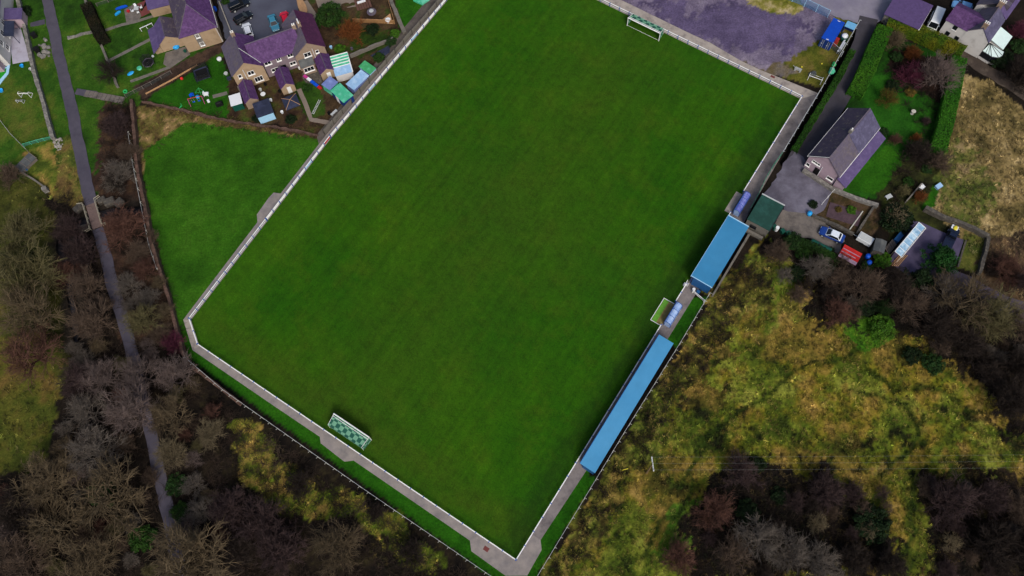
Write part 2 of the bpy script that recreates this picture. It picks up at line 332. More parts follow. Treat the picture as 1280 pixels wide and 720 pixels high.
# zone: outline (px), palette, noise scale, height of bumps, edge wander
ZONES = [
 ([(-60, -60), (175, -60), (175, 250), (-60, 250)], GRN, 6, .05, .5),
 ([(-80, 222), (58, 222), (75, 300), (90, 420), (75, 520), (40, 600), (-80, 640)], OLIVE, 7, .25, 2.0),
 ([(-80, 425), (60, 420), (78, 500), (62, 575), (-80, 610)], ['#2f3513', '#3f4717', '#504f1d', '#5f4e27'], 6, .2, 2.0),
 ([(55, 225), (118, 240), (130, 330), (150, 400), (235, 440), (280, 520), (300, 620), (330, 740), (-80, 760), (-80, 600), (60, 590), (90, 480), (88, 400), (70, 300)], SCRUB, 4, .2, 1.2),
 ([(0, 60), (65, 70), (70, 170), (40, 185), (20, 215), (-60, 205), (-60, 60)], ['#22420f', '#2f5013', '#47581c', '#565a24'], 7, .05, .4),
 ([(30, 188), (66, 176), (72, 240), (66, 248), (35, 218)], ['#3c4a18', '#5a6322', '#857238', '#7a5f35'], 2.5, .15, .6),
 ([(70, 175), (95, 165), (112, 240), (95, 262), (70, 250)], ['#2f3d16', '#4b5520', '#6c5f30', '#5c4a2c'], 3, .1, .6),
 ([(100, 250), (168, 232), (172, 265), (110, 275)], ['#332a1e', '#4a3c24', '#5f4a2c'], 2, .2, .5),
 ([(122, 130), (168, 128), (172, 200), (190, 300), (230, 440), (150, 420), (128, 300), (118, 235)], ['#241b16', '#32251e', '#412f26', '#4b3b2a'], 2, .2, 2.2),
 # small green field and its banks
 ([(170, 132), (250, 140), (330, 152), (402, 160), (392, 178), (235, 155), (185, 200), (195, 250), (178, 215)], ['#3a2f1e', '#5a4a2b', '#5c5a28', '#7a6640', '#8f7450'], 2, .2, .6),
 ([(233, 153), (300, 160), (385, 172), (412, 176), (262, 375), (240, 405), (240, 440), (228, 425), (205, 345), (183, 260), (180, 190)], ['#23490a', '#28510c', '#2e590e', '#345c12'], 6, .03, .5),
 # strip round the ground
 # top right corner grass, gravel border
 ([(960, 70), (1048, 20), (1075, 25), (1030, 112), (960, 90)], ['#3a4214', '#4d5219', '#5d5a22', '#6b5f30'], 2.5, .04, .5),
 ([(925, -20), (1040, -20), (1060, 40), (985, 40)], ['#3b4414', '#5e5f1e', '#7c6f3c', '#9a8a62'], 2.5, .04, .5),
 ([(1075, 28), (1035, 112), (985, 200), (960, 240), (975, 250), (1010, 190), (1060, 110), (1088, 40)], ['#173309', '#1f430c', '#2a5011'], 3, .05, .25),
 ([(783, -40), (1012, -40), (1042, 25), (1020, 52), (975, 80), (950, 92), (905, 74), (860, 45), (800, 14), (772, -4)], ['#50485b', '#5a5165', '#665c70', '#72687b', '#857b88'], 9, .02, 1.0),
 ([(905, 0), (945, 10), (985, 30), (1010, 24), (985, 60), (900, 60), (830, 26), (800, 0), (840, 4), (880, 20)], ['#494059', '#544a66', '#605572'], 8, .02, 3.0),
 ([(850, 38), (905, 66), (950, 88), (975, 78), (1000, 90), (960, 100), (900, 82)], ['#3b3a20', '#5b5038', '#6b6256', '#54505a'], 3, .03, 1.0),
 ([(920, -40), (990, -40), (1010, 6), (990, 20), (960, 18), (935, 4)], ['#46521a', '#626420', '#7a7436', '#a3946a', '#b3a684'], 4, .04, 1.2),
 # garden by the bungalow
 ([(1095, 40), (1200, 70), (1185, 200), (1150, 235), (1090, 250), (1040, 235), (1060, 130)], ['#16320b', '#1d4a0e', '#275a12'], 5, .04, .5),
 ([(1112, 58), (1190, 76), (1183, 130), (1172, 128), (1155, 118), (1135, 108), (1120, 92), (1110, 80)], ['#191210', '#2a1d18', '#33241d'], 3, .1, .8),
 ([(1108, 180), (1142, 205), (1112, 247), (1060, 237), (1056, 232)], LAWN, 5, .03, .2),
 ([(1040, 238), (1110, 262), (1090, 300), (1020, 272)], ['#2c2a1a', '#41351f', '#4d3d30', '#5c4b34'], 1.6, .06, .3),
 ([(1125, 195), (1200, 195), (1200, 290), (1110, 300), (1100, 245)], ['#1c1f10', '#2a2d15', '#394019'], 2.5, .15, 1.2),
 ([(1166, 232), (1180, 236), (1166, 266), (1152, 262)], LAWN, 4, .03, .2),
 # straw field on the right
 ([(1198, 90), (1240, 100), (1300, 160), (1330, 300), (1330, 420), (1240, 340), (1165, 262), (1182, 200)], STRAW, 4, .2, .8),
 ([(1195, 160), (1232, 190), (1245, 250), (1230, 300), (1170, 262), (1182, 200)], ['#34401a', '#4c5724', '#6a6634', '#847250'], 2.2, .2, 3.5),
 ([(1205, 290), (1232, 298), (1222, 342), (1196, 334)], ['#37421a', '#48521f', '#5a5a28'], 2, .03, .2),
 ([(1232, 300), (1330, 280), (1330, 430), (1215, 390)], ['#241d19', '#3b2f24', '#574634', '#6d5638'], 2.5, .2, 1.2),
 ([(1205, 60), (1320, 20), (1330, 160), (1250, 108)], ['#14100d', '#221c15', '#2e2a18'], 2.5, .2, 1.0),
 # rough field below the stands
 ([(965, 300), (1045, 345), (1130, 380), (1240, 430), (1330, 470), (1330, 800), (640, 800), (672, 728), (892, 368), (955, 290)], DRY, 4.5, .3, .8),
 ([(892, 366), (960, 296), (1000, 320), (930, 400), (850, 500), (760, 640), (690, 740), (668, 728)], ['#1c1a10', '#333016', '#4a4c1c', '#636424', '#8c7840'], 1.6, .3, 4.0),
 ([(985, 325), (1035, 372), (1020, 400), (960, 420), (965, 350)], ['#3c4a16', '#556a1a', '#787330', '#8b7440'], 2.5, .3, 1.5),
 ([(930, 400), (1060, 395), (1190, 470), (1230, 520), (1180, 580), (1050, 590), (930, 560), (890, 480)], ['#333c10', '#4b5615', '#68651a', '#7f6d28', '#8c7436'], 3.5, .3, 5.0),
 ([(1060, 395), (1118, 392), (1118, 425), (1080, 440), (1055, 415)], ['#2f5a10', '#3d6a14', '#4f7019'], 2, .2, .8),
 ([(840, 630), (872, 620), (868, 690), (815, 700)], ['#2f4c10', '#43621a', '#5a6a20'], 2, .2, 1.0),
 ([(1130, 600), (1150, 600), (1160, 720), (1130, 720)], ['#3c4a14', '#565c1c', '#6d6426'], 2, .2, 1.0),
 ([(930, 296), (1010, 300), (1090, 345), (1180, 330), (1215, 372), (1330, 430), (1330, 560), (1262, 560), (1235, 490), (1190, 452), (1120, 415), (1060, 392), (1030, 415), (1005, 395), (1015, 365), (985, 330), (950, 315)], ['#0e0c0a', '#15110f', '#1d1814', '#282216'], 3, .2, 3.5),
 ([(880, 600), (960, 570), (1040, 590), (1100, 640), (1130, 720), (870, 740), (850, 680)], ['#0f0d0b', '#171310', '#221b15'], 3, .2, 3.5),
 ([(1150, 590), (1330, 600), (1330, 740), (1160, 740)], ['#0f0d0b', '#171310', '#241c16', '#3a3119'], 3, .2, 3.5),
 # rough ground below the bottom fence
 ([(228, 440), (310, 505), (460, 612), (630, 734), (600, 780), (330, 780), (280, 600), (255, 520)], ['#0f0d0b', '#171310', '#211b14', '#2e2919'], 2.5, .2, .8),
 ([(285, 525), (330, 530), (345, 580), (370, 580), (400, 610), (450, 620), (480, 690), (440, 640), (380, 650), (330, 630), (300, 600)], ['#3a4a14', '#5a6a1c', '#7a6f30', '#94783f'], 1.8, .25, 1.2),
 ([(450, 640), (500, 640), (520, 680), (552, 690), (550, 725), (500, 700)], ['#30380f', '#4a5a18', '#6d6628'], 1.8, .25, 1.2),
 # gardens, top left
 ([(165, 20), (215, 5), (270, 60), (282, 70), (190, 110), (165, 105)], GRN, 4, .03, .2),
 ([(195, 115), (275, 70), (292, 105), (300, 135), (285, 150), (180, 128)], LAWN, 5, .03, .2),
 ([(165, 110), (275, 52), (282, 62), (180, 124)], EARTH, 2, .05, .2),
 ([(285, 95), (345, 90), (402, 70), (415, 160), (400, 175), (285, 150)], ['#2b2019', '#3a2b21', '#463a22', '#3a4a1a'], 2.2, .05, .4),
 ([(365, 105), (395, 95), (410, 140), (385, 150), (372, 125)], ['#22380f', '#2c4a12', '#3a4a1c'], 2, .04, .3),
 ([(370, -40), (520, -40), (548, 10), (410, 160), (400, 110), (372, 60)], ['#2a2018', '#3a2d20', '#4a3a28', '#33401a'], 2.5, .05, .5),
 ([(436, 35), (490, 36), (488, 58), (450, 72), (430, 60)], ['#1c2a0e', '#2a3f12', '#44301f'], 2, .05, .5),
 ([(490, -40), (580, -40), (508, 55), (498, 30)], LAWN, 4, .03, .3),
 ([(233, 390), (247, 425), (650, 700), (860, 372), (884, 372), (668, 722), (628, 730), (232, 445)], ['#1b4607', '#205208', '#295d0c'], 5, .03, .1),
 ([(270, -40), (380, -40), (380, 60), (300, 60), (275, 20)], EARTH, 3, .02, .2),
]
STREAM = W2([(170, 262), (140, 262), (122, 268), (103, 276), (82, 285), (72, 300), (78, 330), (88, 370), (92, 405), (93, 425)])
DITCH = W2([(1079, 34), (1035, 112), (996, 177), (982, 200)])
LANE_L = [(53, -30), (59.5, 0), (73.5, 70), (89, 133), (100, 190), (108.5, 230), (113.3, 255)]

def ground_fields(x, y):
    n1 = fbm(x, y, 3.5, 5, 5, .75) - .5; n2 = fbm(x, y, 3.5, 9, 5, .75) - .5
    col = pal(SCRUB, fbm(x, y, 4, 3)); amp = np.full(x.shape, .15)
    for i, (poly, pl_, sc, a, ed) in enumerate(ZONES):
        m = inpoly(x + n1 * 2 * ed * 1.6, y + n2 * 2 * ed * 1.6, W2(poly))
        if not m.any(): continue
        t = (fbm(x[m], y[m], sc, 31 + i, 5, .72) - .5) * 2.3 + .5
        cz = pal(pl_, t)
        if a >= .3:
            hu = fbm(x[m] + 40, y[m], 7.0, 140 + i, 5, .65)[:, None]; lum = cz.sum(1, keepdims=True)
            kg = np.clip((hu - .52) * 6, 0, .55); ko = np.clip((.47 - hu) * 6, 0, .6)
            cz = cz * (1 - kg) + lum * np.array([[.36, .58, .06]]) * kg; cz = cz * (1 - ko) + lum * np.array([[.56, .36, .09]]) * ko
        col[m] = cz; amp[m] = a
    return col, amp

def field_marks(x, y, col):
    """dark rush clumps and trodden lines of the rough field"""
    k = inpoly(x, y, W2([(905, 470), (1000, 430), (1100, 440), (1240, 520), (1290, 560), (1200, 600), (1000, 590), (890, 560)])) * np.clip((fbm(x, y, 1.7, 90, 2) - .70) * 14, 0, .9) * np.clip((fbm(x, y, 9, 95, 2) - .4) * 8, 0, 1)
    col = col * (1 - k[:, None]) + np.array(C('#12160a')[:3]) * k[:, None]; tz = np.zeros(x.shape)
    xx = x + (fbm(x, y, 5, 6) - .5) * 5; yy = y + (fbm(x, y, 5, 7) - .5) * 5
    for tr in ([(845, 600), (900, 540), (950, 495), (985, 470)], [(800, 700), (850, 650), (870, 560), (900, 540)], [(1080, 460), (1110, 480), (1180, 490), (1230, 520)],
               [(1100, 600), (1138, 560), (1150, 520)], [(1060, 480), (1130, 500), (1150, 560)], [(1137, 600), (1141, 650), (1138, 720)], [(985, 470), (1040, 450), (1075, 440)]):
        k = np.clip(1.3 - dseg(xx, yy, W2(tr)) / .5, 0, 1); tz = np.maximum(tz, k); k = k[:, None] * .85
        col = col * (1 - k) + np.array(C('#26360e')[:3]) * k
    return col, tz
def axis(lo, hi, step, far):
    core = np.arange(lo, hi + step, step); out = []; d = step * 2
    v = core[-1]
    while v < far: v += d; d *= 1.35; out.append(v)
    inn = []; d = step * 2; v = core[0]
    while v > -far: v -= d; d *= 1.35; inn.append(v)
    return np.array(inn[::-1] + list(core) + out)
gx, gy = axis(-112, 116, .45, 900), axis(-3, 140, .45, 900)
X, Y = np.meshgrid(gx, gy); sh = X.shape; X = X.ravel(); Y = Y.ravel()
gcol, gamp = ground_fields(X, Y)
Z = (fbm(X, Y, 2.2, 77, 3) - .5) * gamp * 2.0
Z = np.minimum(Z, .02 + np.maximum(Z, 0))
def sheetmask(x, y):
    return np.zeros(x.shape, bool)
ds = dseg(X, Y, STREAM); Z = np.where(ds < 3.4, np.minimum(Z, -1.3 * np.clip((3.4 - ds) / 2.9, 0, 1)), Z)
dd = dseg(X, Y, DITCH); Z = np.where(dd < 1.3, np.minimum(Z, -1.3 * np.clip((1.3 - dd) / .5, 0, 1)), Z)
_k = np.clip((2.9 - ds + (fbm(X, Y, 2, 12) - .5) * 2.5) / 1.2, 0, 1)[:, None]; gcol = gcol * (1 - _k) + pal(['#1d1815', '#2c2722', '#3a342e'], fbm(X, Y, 1.5, 8)) * _k
gcol = np.where((dd < 1.25)[:, None], pal(['#14120f', '#1e1a15'], fbm(X, Y, 1.5, 8)), gcol)  # shade in the drop behind the lane fence, put into the ground colour
gcol, _tz = field_marks(X, Y, gcol); Z = Z - _tz * .15
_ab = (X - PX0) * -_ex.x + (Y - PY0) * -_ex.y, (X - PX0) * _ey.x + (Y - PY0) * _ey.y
_m = (_ab[0] < -2.6) & (_ab[0] > -4.4) & (_ab[1] > 18) & (_ab[1] < 45.4); gcol[_m] = C('#14110e')[:3]  # narrow gap between longer stand and fence: its shade painted on the ground
nx, ny = sh[1], sh[0]
ii = np.arange(ny - 1)[:, None] * nx + np.arange(nx - 1)[None, :]
Fq = np.stack([ii, ii + 1, ii + 1 + nx, ii + nx], -1).reshape(-1, 4)

# ------------------------------------------------------------------ sheets on the ground
SHEETS = []
def ragged(P, amp):
    r = random.Random(len(P)); P = [Vector(p) for p in P]; Q = []
    for a, b in zip(P, P[1:] + P[:1]):
        n = max(1, int((b - a).length / .7))
        for i in range(n):
            p = a.lerp(b, i / n); Q.append((p.x + r.uniform(-amp, amp), p.y + r.uniform(-amp, amp)))
    return Q
def sheet(name, pts, z, m, raw=False, rag=0.0):
    P = [(p[0], p[1]) for p in (pts if raw else W2(pts))]
    if rag: P = ragged(P, rag)
    SHEETS.append(P)
    mb = MB(); mb.prism(P, -.25, z); o = mb.build(name, m); return tag(o, kind='structure')
def ribbon(name, pts, width, z, m, raw=False, wob=.12):
    P = [Vector((p[0], p[1])) for p in (pts if raw else W2(pts))]; Q = []
    for a, b in zip(P[:-1], P[1:]):
        n = max(1, int((b - a).length / 1.5)); Q += [a.lerp(b, i / n) for i in range(n)]
    Q.append(P[-1]); Lf = []; Rt = []
    for i, p in enumerate(Q):
        d = (Q[min(i + 1, len(Q) - 1)] - Q[max(i - 1, 0)]).normalized(); nn = Vector((-d.y, d.x)); wd = width if not callable(width) else width(i / len(Q))
        Lf.append(p + nn * (wd / 2 + random.uniform(-wob, wob))); Rt.append(p - nn * (wd / 2 + random.uniform(-wob, wob)))
    if z > -.5: SHEETS.append([tuple(p) for p in Lf + Rt[::-1]])
    vs = [(p.x, p.y, z) for p in Lf + Rt] + [(p.x, p.y, -.3) for p in Lf + Rt]; n = len(Q)
    fs = []
    for i in range(n - 1):
        fs += [(n + i, n + i + 1, i + 1, i), (i, i + 1, 2 * n + i + 1, 2 * n + i), (n + i + 1, n + i, 3 * n + i, 3 * n + i + 1)]
    mb = MB(); mb.add(vs, fs); return tag(mb.build(name, m), kind='structure')

def pitchmat():
    m = bpy.data.materials.new('pitch_turf'); m.use_nodes = True; n = m.node_tree; L = n.links
    b = n.nodes['Principled BSDF']; b.inputs['Roughness'].default_value = .9; b.inputs['Specular IOR Level'].default_value = .12
    tc = n.nodes.new('ShaderNodeTexCoord'); P = tc.outputs['Object']
    def noise(sc, det=6, rough=.65, stretch=None):
        src = P
        if stretch:
            mp = n.nodes.new('ShaderNodeMapping'); mp.inputs['Scale'].default_value = stretch; L.new(P, mp.inputs[0]); src = mp.outputs[0]
        z = n.nodes.new('ShaderNodeTexNoise'); z.inputs['Scale'].default_value = sc; z.inputs['Detail'].default_value = det; z.inputs['Roughness'].default_value = rough; L.new(src, z.inputs['Vector']); return z.outputs[0]
    def rng_(s, a, b_, c, d):
        r = n.nodes.new('ShaderNodeMapRange'); r.inputs[1].default_value = a; r.inputs[2].default_value = b_; r.inputs[3].default_value = c; r.inputs[4].default_value = d; L.new(s, r.inputs[0]); return r.outputs[0]
    def mix(f, a, b_, mode='MIX'):
        x = n.nodes.new('ShaderNodeMix'); x.data_type = 'RGBA'; x.blend_type = mode
        if isinstance(f, (int, float)): x.inputs[0].default_value = f
        else: L.new(f, x.inputs[0])
        for k, v in ((6, a), (7, b_)):
            if isinstance(v, tuple): x.inputs[k].default_value = v
            else: L.new(v, x.inputs[k])
        return x.outputs[2]
    lush, worn, thin = C(TURF[0]), C(TURF[1]), C(TURF[2])
    c = mix(rng_(noise(.045, 5), .38, .64, 0, 1), lush, worn)
    c = mix(rng_(noise(.16, 7, .7), .5, .75, 0, .42), c, thin)
    # wear along the touchline by the left rail and in front of the bottom goal, ragged
    sx = n.nodes.new('ShaderNodeSeparateXYZ'); L.new(P, sx.inputs[0])
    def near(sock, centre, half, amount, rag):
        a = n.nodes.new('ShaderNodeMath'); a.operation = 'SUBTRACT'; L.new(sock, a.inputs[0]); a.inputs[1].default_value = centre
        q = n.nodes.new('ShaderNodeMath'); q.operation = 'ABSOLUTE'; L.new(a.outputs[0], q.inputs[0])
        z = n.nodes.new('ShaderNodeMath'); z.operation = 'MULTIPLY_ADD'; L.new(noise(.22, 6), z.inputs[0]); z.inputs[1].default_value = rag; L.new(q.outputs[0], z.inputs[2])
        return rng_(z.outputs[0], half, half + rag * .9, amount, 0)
    c = mix(near(sx.outputs['Y'], 4.0, 1.5, .7, 9), c, C('#36440c'))
    c = mix(near(sx.outputs['Y'], 52, 6, .45, 24), c, C('#2b490a'))
    c = mix(near(sx.outputs['X'], -2.2, 1.2, .8, 5), c, C('#152c06'))  # dark band along the stands: their cast shadow painted into the turf
    c = mix(near(sx.outputs['X'], -70, 2, .7, 14), c, C('#365c08')); c = mix(near(sx.outputs['Y'], 101, 3, .5, 20), c, C('#2c5a06')); c = mix(near(sx.outputs['X'], -36, 8, .55, 34), c, C('#33480c'))
    # mowing and rolling lines along the length
    c = mix(1.0, c, rng_(noise(1.0, 4, .6, (1.1, .018, 1)), .3, .7, .88, 1.12), 'MULTIPLY')
    c = mix(1.0, c, rng_(noise(.35, 7, .7), .3, .7, .82, 1.18), 'MULTIPLY')
    c = mix(1.0, c, rng_(noise(.9, 6, .75), .25, .75, .74, 1.26), 'MULTIPLY')
    c = mix(1.0, c, rng_(noise(4, 5, .8), .28, .72, .60, 1.40), 'MULTIPLY')
    L.new(c, b.inputs['Base Color'])
    bp = n.nodes.new('ShaderNodeBump'); bp.inputs['Strength'].default_value = .5; bp.inputs['Distance'].default_value = .06; L.new(noise(6, 4), bp.inputs['Height']); L.new(bp.outputs[0], b.inputs['Normal'])
    return m
TURF = ('#1f4c02', '#2c5403', '#46560c')
LB = lambda b: float(np.interp(b, [0, 2.9, 26, 47, PL], [72.1, 72.25, 73.15, 74.0, 73.6]))     # the left rail bows slightly outwards
mb = MB(); ring = [(0, 0), (0, PL), (LB(PL), PL), (LB(47), 47), (LB(26), 26), (LB(2.9), 2.9), (67.7, 0)]
mb.prism([(-a, b) for a, b in ring], -.2, .03)
SHEETS.append([tuple(pf(a, b)[:2]) for a, b in ring])
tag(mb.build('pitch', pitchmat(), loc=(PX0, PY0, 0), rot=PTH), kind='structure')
def psheet(name, ab, z, m): return sheet(name, [pf(a, b)[:2] for a, b in ab], z, m, raw=True)
# concrete walk round the pitch, one sheet per side, butted at the corners
psheet('path', [(0, 0), (67.7, 0), (68.2, -1.3), (48.6, -1.35), (39.2, -1.3), (38.4, -2.1), (33.1, -2.4), (31.9, -1.4), (8, -1.5), (6.9, -2.75), (.17, -2.9), (-2.73, -1), (-2.57, 3.6), (-1.6, 4.8), (0, 4.8)], .05, M['concrete'])
psheet('path', [(0, 4.8), (-1.6, 4.8), (-2.05, 18.3), (-2.2, 45), (-2.3, 57), (-3.1, 72), (-2.7, 80), (-2.4, 94), (-2.4, 106.6), (0, PL)], .05, M['concrete_dim'])
psheet('path', [(0, PL), (-2.4, 106.6), (5.4, 106), (10, 105.6), (14.4, 105.6), (21.6, 106.3), (26, 106.2), (42.4, 106.3), (60, 105.6), (LB(PL) + 1.6, 105.4), (LB(PL), PL)], .05, M['concrete_worn'])
psheet('path', [(67.7, 0), (72.25, 2.9), (73.5, 2.2), (68.2, -1.3)], .05, M['concrete_worn'])
psheet('path', [(72.25, 2.9), (LB(26), 26), (LB(47), 47), (LB(PL), PL), (LB(PL) + 1.6, 105.4), (LB(60) + 1.3, 60), (LB(47) + 1.3, 47), (74.7, 32), (76.0, 31.4), (76.1, 30), (75.75, 26), (74.6, 24.8), (73.5, 2.2)], .05, M['concrete'])
psheet('worn_turf', [(-.05, 52.2), (1.05, 52.2), (1.05, 47.5), (-.05, 47.5)], .045, mat('worn_dirt', '#7d7044', .95, .25, 2))
psheet('worn_turf', [(-.05, 78.5), (1.2, 78.5), (1.2, 73.7), (-.05, 73.7)], .045, M['concrete_worn'])
mb = MB(); L1 = [(0, 52.3), (2.1, 52.3), (2.1, 47.4), (0, 47.4)]
for (a0, b0), (a1, b1) in zip(L1[:-1], L1[1:]):
    mb.box(-max(a0, a1) - .05, -min(a0, a1) + .05 - (.1 if b0 == b1 else 0), min(b0, b1) - .05, max(b0, b1) + .05, .02, .046 if b0 == b1 else .05)
tag(mb.build('pitch_marking', M['white_paint'], loc=(PX0, PY0, 0), rot=PTH), kind='structure')
psheet('technical_area', [(1.05, 47.5), (2.0, 47.5), (2.0, 52.2), (1.05, 52.2)], .04, mat('lush_turf', '#5d9430', .95, .2, 2))
for a, b, w_, d_ in ((4.6, -1.5, .9, .7), (6.6, 105.2, .9, .5)):
    psheet('path_patch', [(a, b), (a + w_, b), (a + w_, b + d_), (a, b + d_)], .056, M['red_paving'])

# lanes, yards, streams
tag(ribbon('footpath', LANE_L, lambda t: 2.35, .03, M['tarmac']), kind='structure')
ribbon('footpath', [(122.4, 285.5), (134, 325), (139, 350), (153, 398), (163, 432), (175, 490), (190, 548), (200, 597), (212, 651), (222, 700), (228, 735)], 2.2, .03, M['tarmac'])
ribbon('footpath', [(95, 114), (120, 118)], 1.5, .036, M['tarmac'])
tag(ribbon('footpath', [(38, 31), (56, 27)], 1.1, .03, M['tarmac']), kind='structure')
ribbon('stream', [(172, 262), (140, 262), (122, 268), (103, 276), (82, 285), (72, 300), (78, 330), (88, 370), (92, 405), (93, 425)], 1.2, -.95, M['water'], wob=.3)
sheet('road', [(985, -60), (1140, -60), (1112, 20), (1096, 28), (1084, 42), (1076, 30), (1046, 22), (1002, 4)], .02, M['road'], rag=.22)
ribbon('lane', [(1086, 22), (1081, 45), (1072, 75), (1055, 110), (1030, 150), (1008, 188), (998, 206)], lambda t: 3.6 + 1.2 * t, .03, M['tarmac_dark'])
sheet('gravel_yard', [(993, 190), (1004, 196), (1012, 208), (1042, 236), (1030, 262), (1012, 272), (985, 266), (968, 250), (955, 243), (968, 226), (980, 204)], .036, M['gravel_grey'], rag=.22)
sheet('concrete_yard', [(976, 262), (1012, 268), (1030, 278), (1056, 298), (1048, 318), (1020, 300), (985, 292), (968, 280)], .044, M['slab'], rag=.22)
sheet('paved_yard', [(1142, 276), (1152, 278), (1178, 290), (1205, 300), (1196, 326), (1178, 345), (1135, 345), (1118, 332), (1112, 325)], .03, M['patio_violet'])
ribbon('farm_track', [(1165, 340), (1195, 352), (1225, 368), (1260, 384), (1310, 405)], 4.0, .06, mat('mauve_track', '#544b58', .95, .2, 1, spots='#3b342f', spot_scale=.3, spot_at=.55), wob=.5)
ribbon('farm_track', [(1160, 42), (1190, 60), (1222, 80), (1262, 105), (1310, 140)], 2.6, .06, mat('brown_track', '#3f3630', .95, .25, 1, spots='#5a5046', spot_scale=.4, spot_at=.56), wob=.3)
sheet('car_park', [(274, -40), (374, -40), (374, 30), (376, 60), (305, 75), (282, 48), (272, 10)], .02, M['tarmac_wet'], rag=.22)

flat = np.zeros(X.shape, bool)
for P in SHEETS:
    xs = [p[0] for p in P]; ys = [p[1] for p in P]
    near_ = (X > min(xs) - 1) & (X < max(xs) + 1) & (Y > min(ys) - 1) & (Y < max(ys) + 1)
    xx, yy = X[near_], Y[near_]; r = np.zeros(xx.shape, bool)
    for a, b in ((0, 0), (.5, 0), (-.5, 0), (0, .5), (0, -.5), (.35, .35), (-.35, .35), (.35, -.35), (-.35, -.35)): r |= inpoly(xx + a, yy + b, P)
    flat[near_] |= r
bridge_ = dseg(X, Y, W2([(122, 255), (128, 282)])) < 1.6
Z = np.where(flat & (ds > 3.5), np.minimum(Z, -.07), Z)
Z = np.where(flat & (ds <= 3.5), np.minimum(Z, -.07), Z)
def groundmat():
    m = bpy.data.materials.new('ground_cover'); m.use_nodes = True; n = m.node_tree; L = n.links
    b = n.nodes['Principled BSDF']; b.inputs['Roughness'].default_value = .95; b.inputs['Specular IOR Level'].default_value = .1
    a = n.nodes.new('ShaderNodeAttribute'); a.attribute_name = 'Col'; tc = n.nodes.new('ShaderNodeTexCoord'); prev = a.outputs[0]
    for sc, v, dt in ((.5, .22, 4), (2.6, .34, 5), (9, .3, 3)):
        nz = n.nodes.new('ShaderNodeTexNoise'); nz.inputs['Scale'].default_value = sc; nz.inputs['Detail'].default_value = dt; nz.inputs['Roughness'].default_value = .7; L.new(tc.outputs['Object'], nz.inputs['Vector'])
        mr = n.nodes.new('ShaderNodeMapRange'); mr.inputs[1].default_value = .3; mr.inputs[2].default_value = .7; mr.inputs[3].default_value = 1 - v; mr.inputs[4].default_value = 1 + v; L.new(nz.outputs[0], mr.inputs[0])
        mx = n.nodes.new('ShaderNodeMix'); mx.data_type = 'RGBA'; mx.blend_type = 'MULTIPLY'; mx.inputs[0].default_value = 1
        L.new(prev, mx.inputs[6]); L.new(mr.outputs[0], mx.inputs[7]); prev = mx.outputs[2]
    L.new(prev, b.inputs['Base Color'])
    n3 = n.nodes.new('ShaderNodeTexNoise'); n3.inputs['Scale'].default_value = 3; n3.inputs['Detail'].default_value = 6; L.new(tc.outputs['Object'], n3.inputs['Vector'])
    bp = n.nodes.new('ShaderNodeBump'); bp.inputs['Strength'].default_value = .6; bp.inputs['Distance'].default_value = .15; L.new(n3.outputs[0], bp.inputs['Height']); L.new(bp.outputs[0], b.inputs['Normal'])
    return m
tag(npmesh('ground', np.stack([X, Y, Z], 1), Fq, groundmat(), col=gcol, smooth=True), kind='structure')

# ------------------------------------------------------------------ round the pitch
def checker(name, c1, c2, scale, alpha=1.0):
    m = bpy.data.materials.new(name); m.use_nodes = True; n = m.node_tree; L = n.links; b = n.nodes['Principled BSDF']; b.inputs['Roughness'].default_value = .9
    tc = n.nodes.new('ShaderNodeTexCoord'); ck = n.nodes.new('ShaderNodeTexChecker'); ck.inputs['Scale'].default_value = scale; ck.inputs[1].default_value = C(c1); ck.inputs[2].default_value = C(c2)
    mp = n.nodes.new('ShaderNodeMapping'); mp.inputs['Location'].default_value = (.13, .17, .11)
    L.new(tc.outputs['Object'], mp.inputs[0]); L.new(mp.outputs[0], ck.inputs[0]); L.new(ck.outputs[0], b.inputs['Base Color']); b.inputs['Alpha'].default_value = alpha
    return m
M['goal_net'] = checker('green_goal_net', '#195446', '#6ba184', 1.32, .9)
M['mesh'] = checker('chain_link', '#4e5657', '#3c4646', 9, .28)
M['mesh_green'] = checker('green_mesh_screen', '#3b7a63', '#2f6a55', 6, .7)
M['mesh_blue'] = checker('blue_mesh_screen', '#5d88b5', '#4a75a5', 6, .5)
M['debris_net'] = checker('grey_net', '#565c5e', '#474e50', 5, .5)

def barrier(label, p, q, step=2.2, boards=None, group='white rails round the pitch'):
    a, b = pf(*p), pf(*q); d = b - a; ln = d.length; ang = math.atan2(d.y, d.x)
    t = T('pitch_barrier', label, 'barrier', a, ang, group)
    n = max(1, round(ln / step))
    MB().box(0, ln, -.08, .08, 1.02, 1.08).build('rail', M['white_paint'], t)
    MB().box(0, ln, -.03, .03, .50, .56).build('lower_rail', M['white_paint'], t)
    me = None
    for i in range(n + 1):
        if me is None:
            o = MB().box(-.05, .05, -.05, .05, 0, 1.02).box(-.07, .07, -.16, .16, 1.0, 1.095).build('post', M['blue_paint'], t); me = o
        else:
            o = me.copy(); COL.objects.link(o); o.parent = t
        o.location = (ln * i / n if i < n else ln - .06, 0, 0)
        if i == 0: o.location.x = .06
    if boards:
        for i in range(n):
            x0, x1 = ln * i / n + .14, ln * (i + 1) / n - .14; mname = boards(i)
            if not mname: continue
            MB().slab([(x0, .06, .98), (x1, .06, .98), (x1, -.05, .52), (x0, -.05, .52)], .02).build('board', M[mname], t)
    return t
def leftboards(i):
    return ['white_plastic', 'white_paint', 'white_plastic', 'white_paint', 'white_plastic', 'pale_blue', 'white_paint'][(i * 5) % 7]
barrier('white rail on blue posts hung with white boards, beside the concrete panel wall', (LB(47), 47), (LB(PL), PL), 2.1, lambda i: leftboards(i + 9))
barrier('white railing with a single red board among white ones, beside the small green field', (LB(26), 26), (LB(47), 47), 2.1, lambda i: 'red_paint' if i == 9 else leftboards(i + 9))
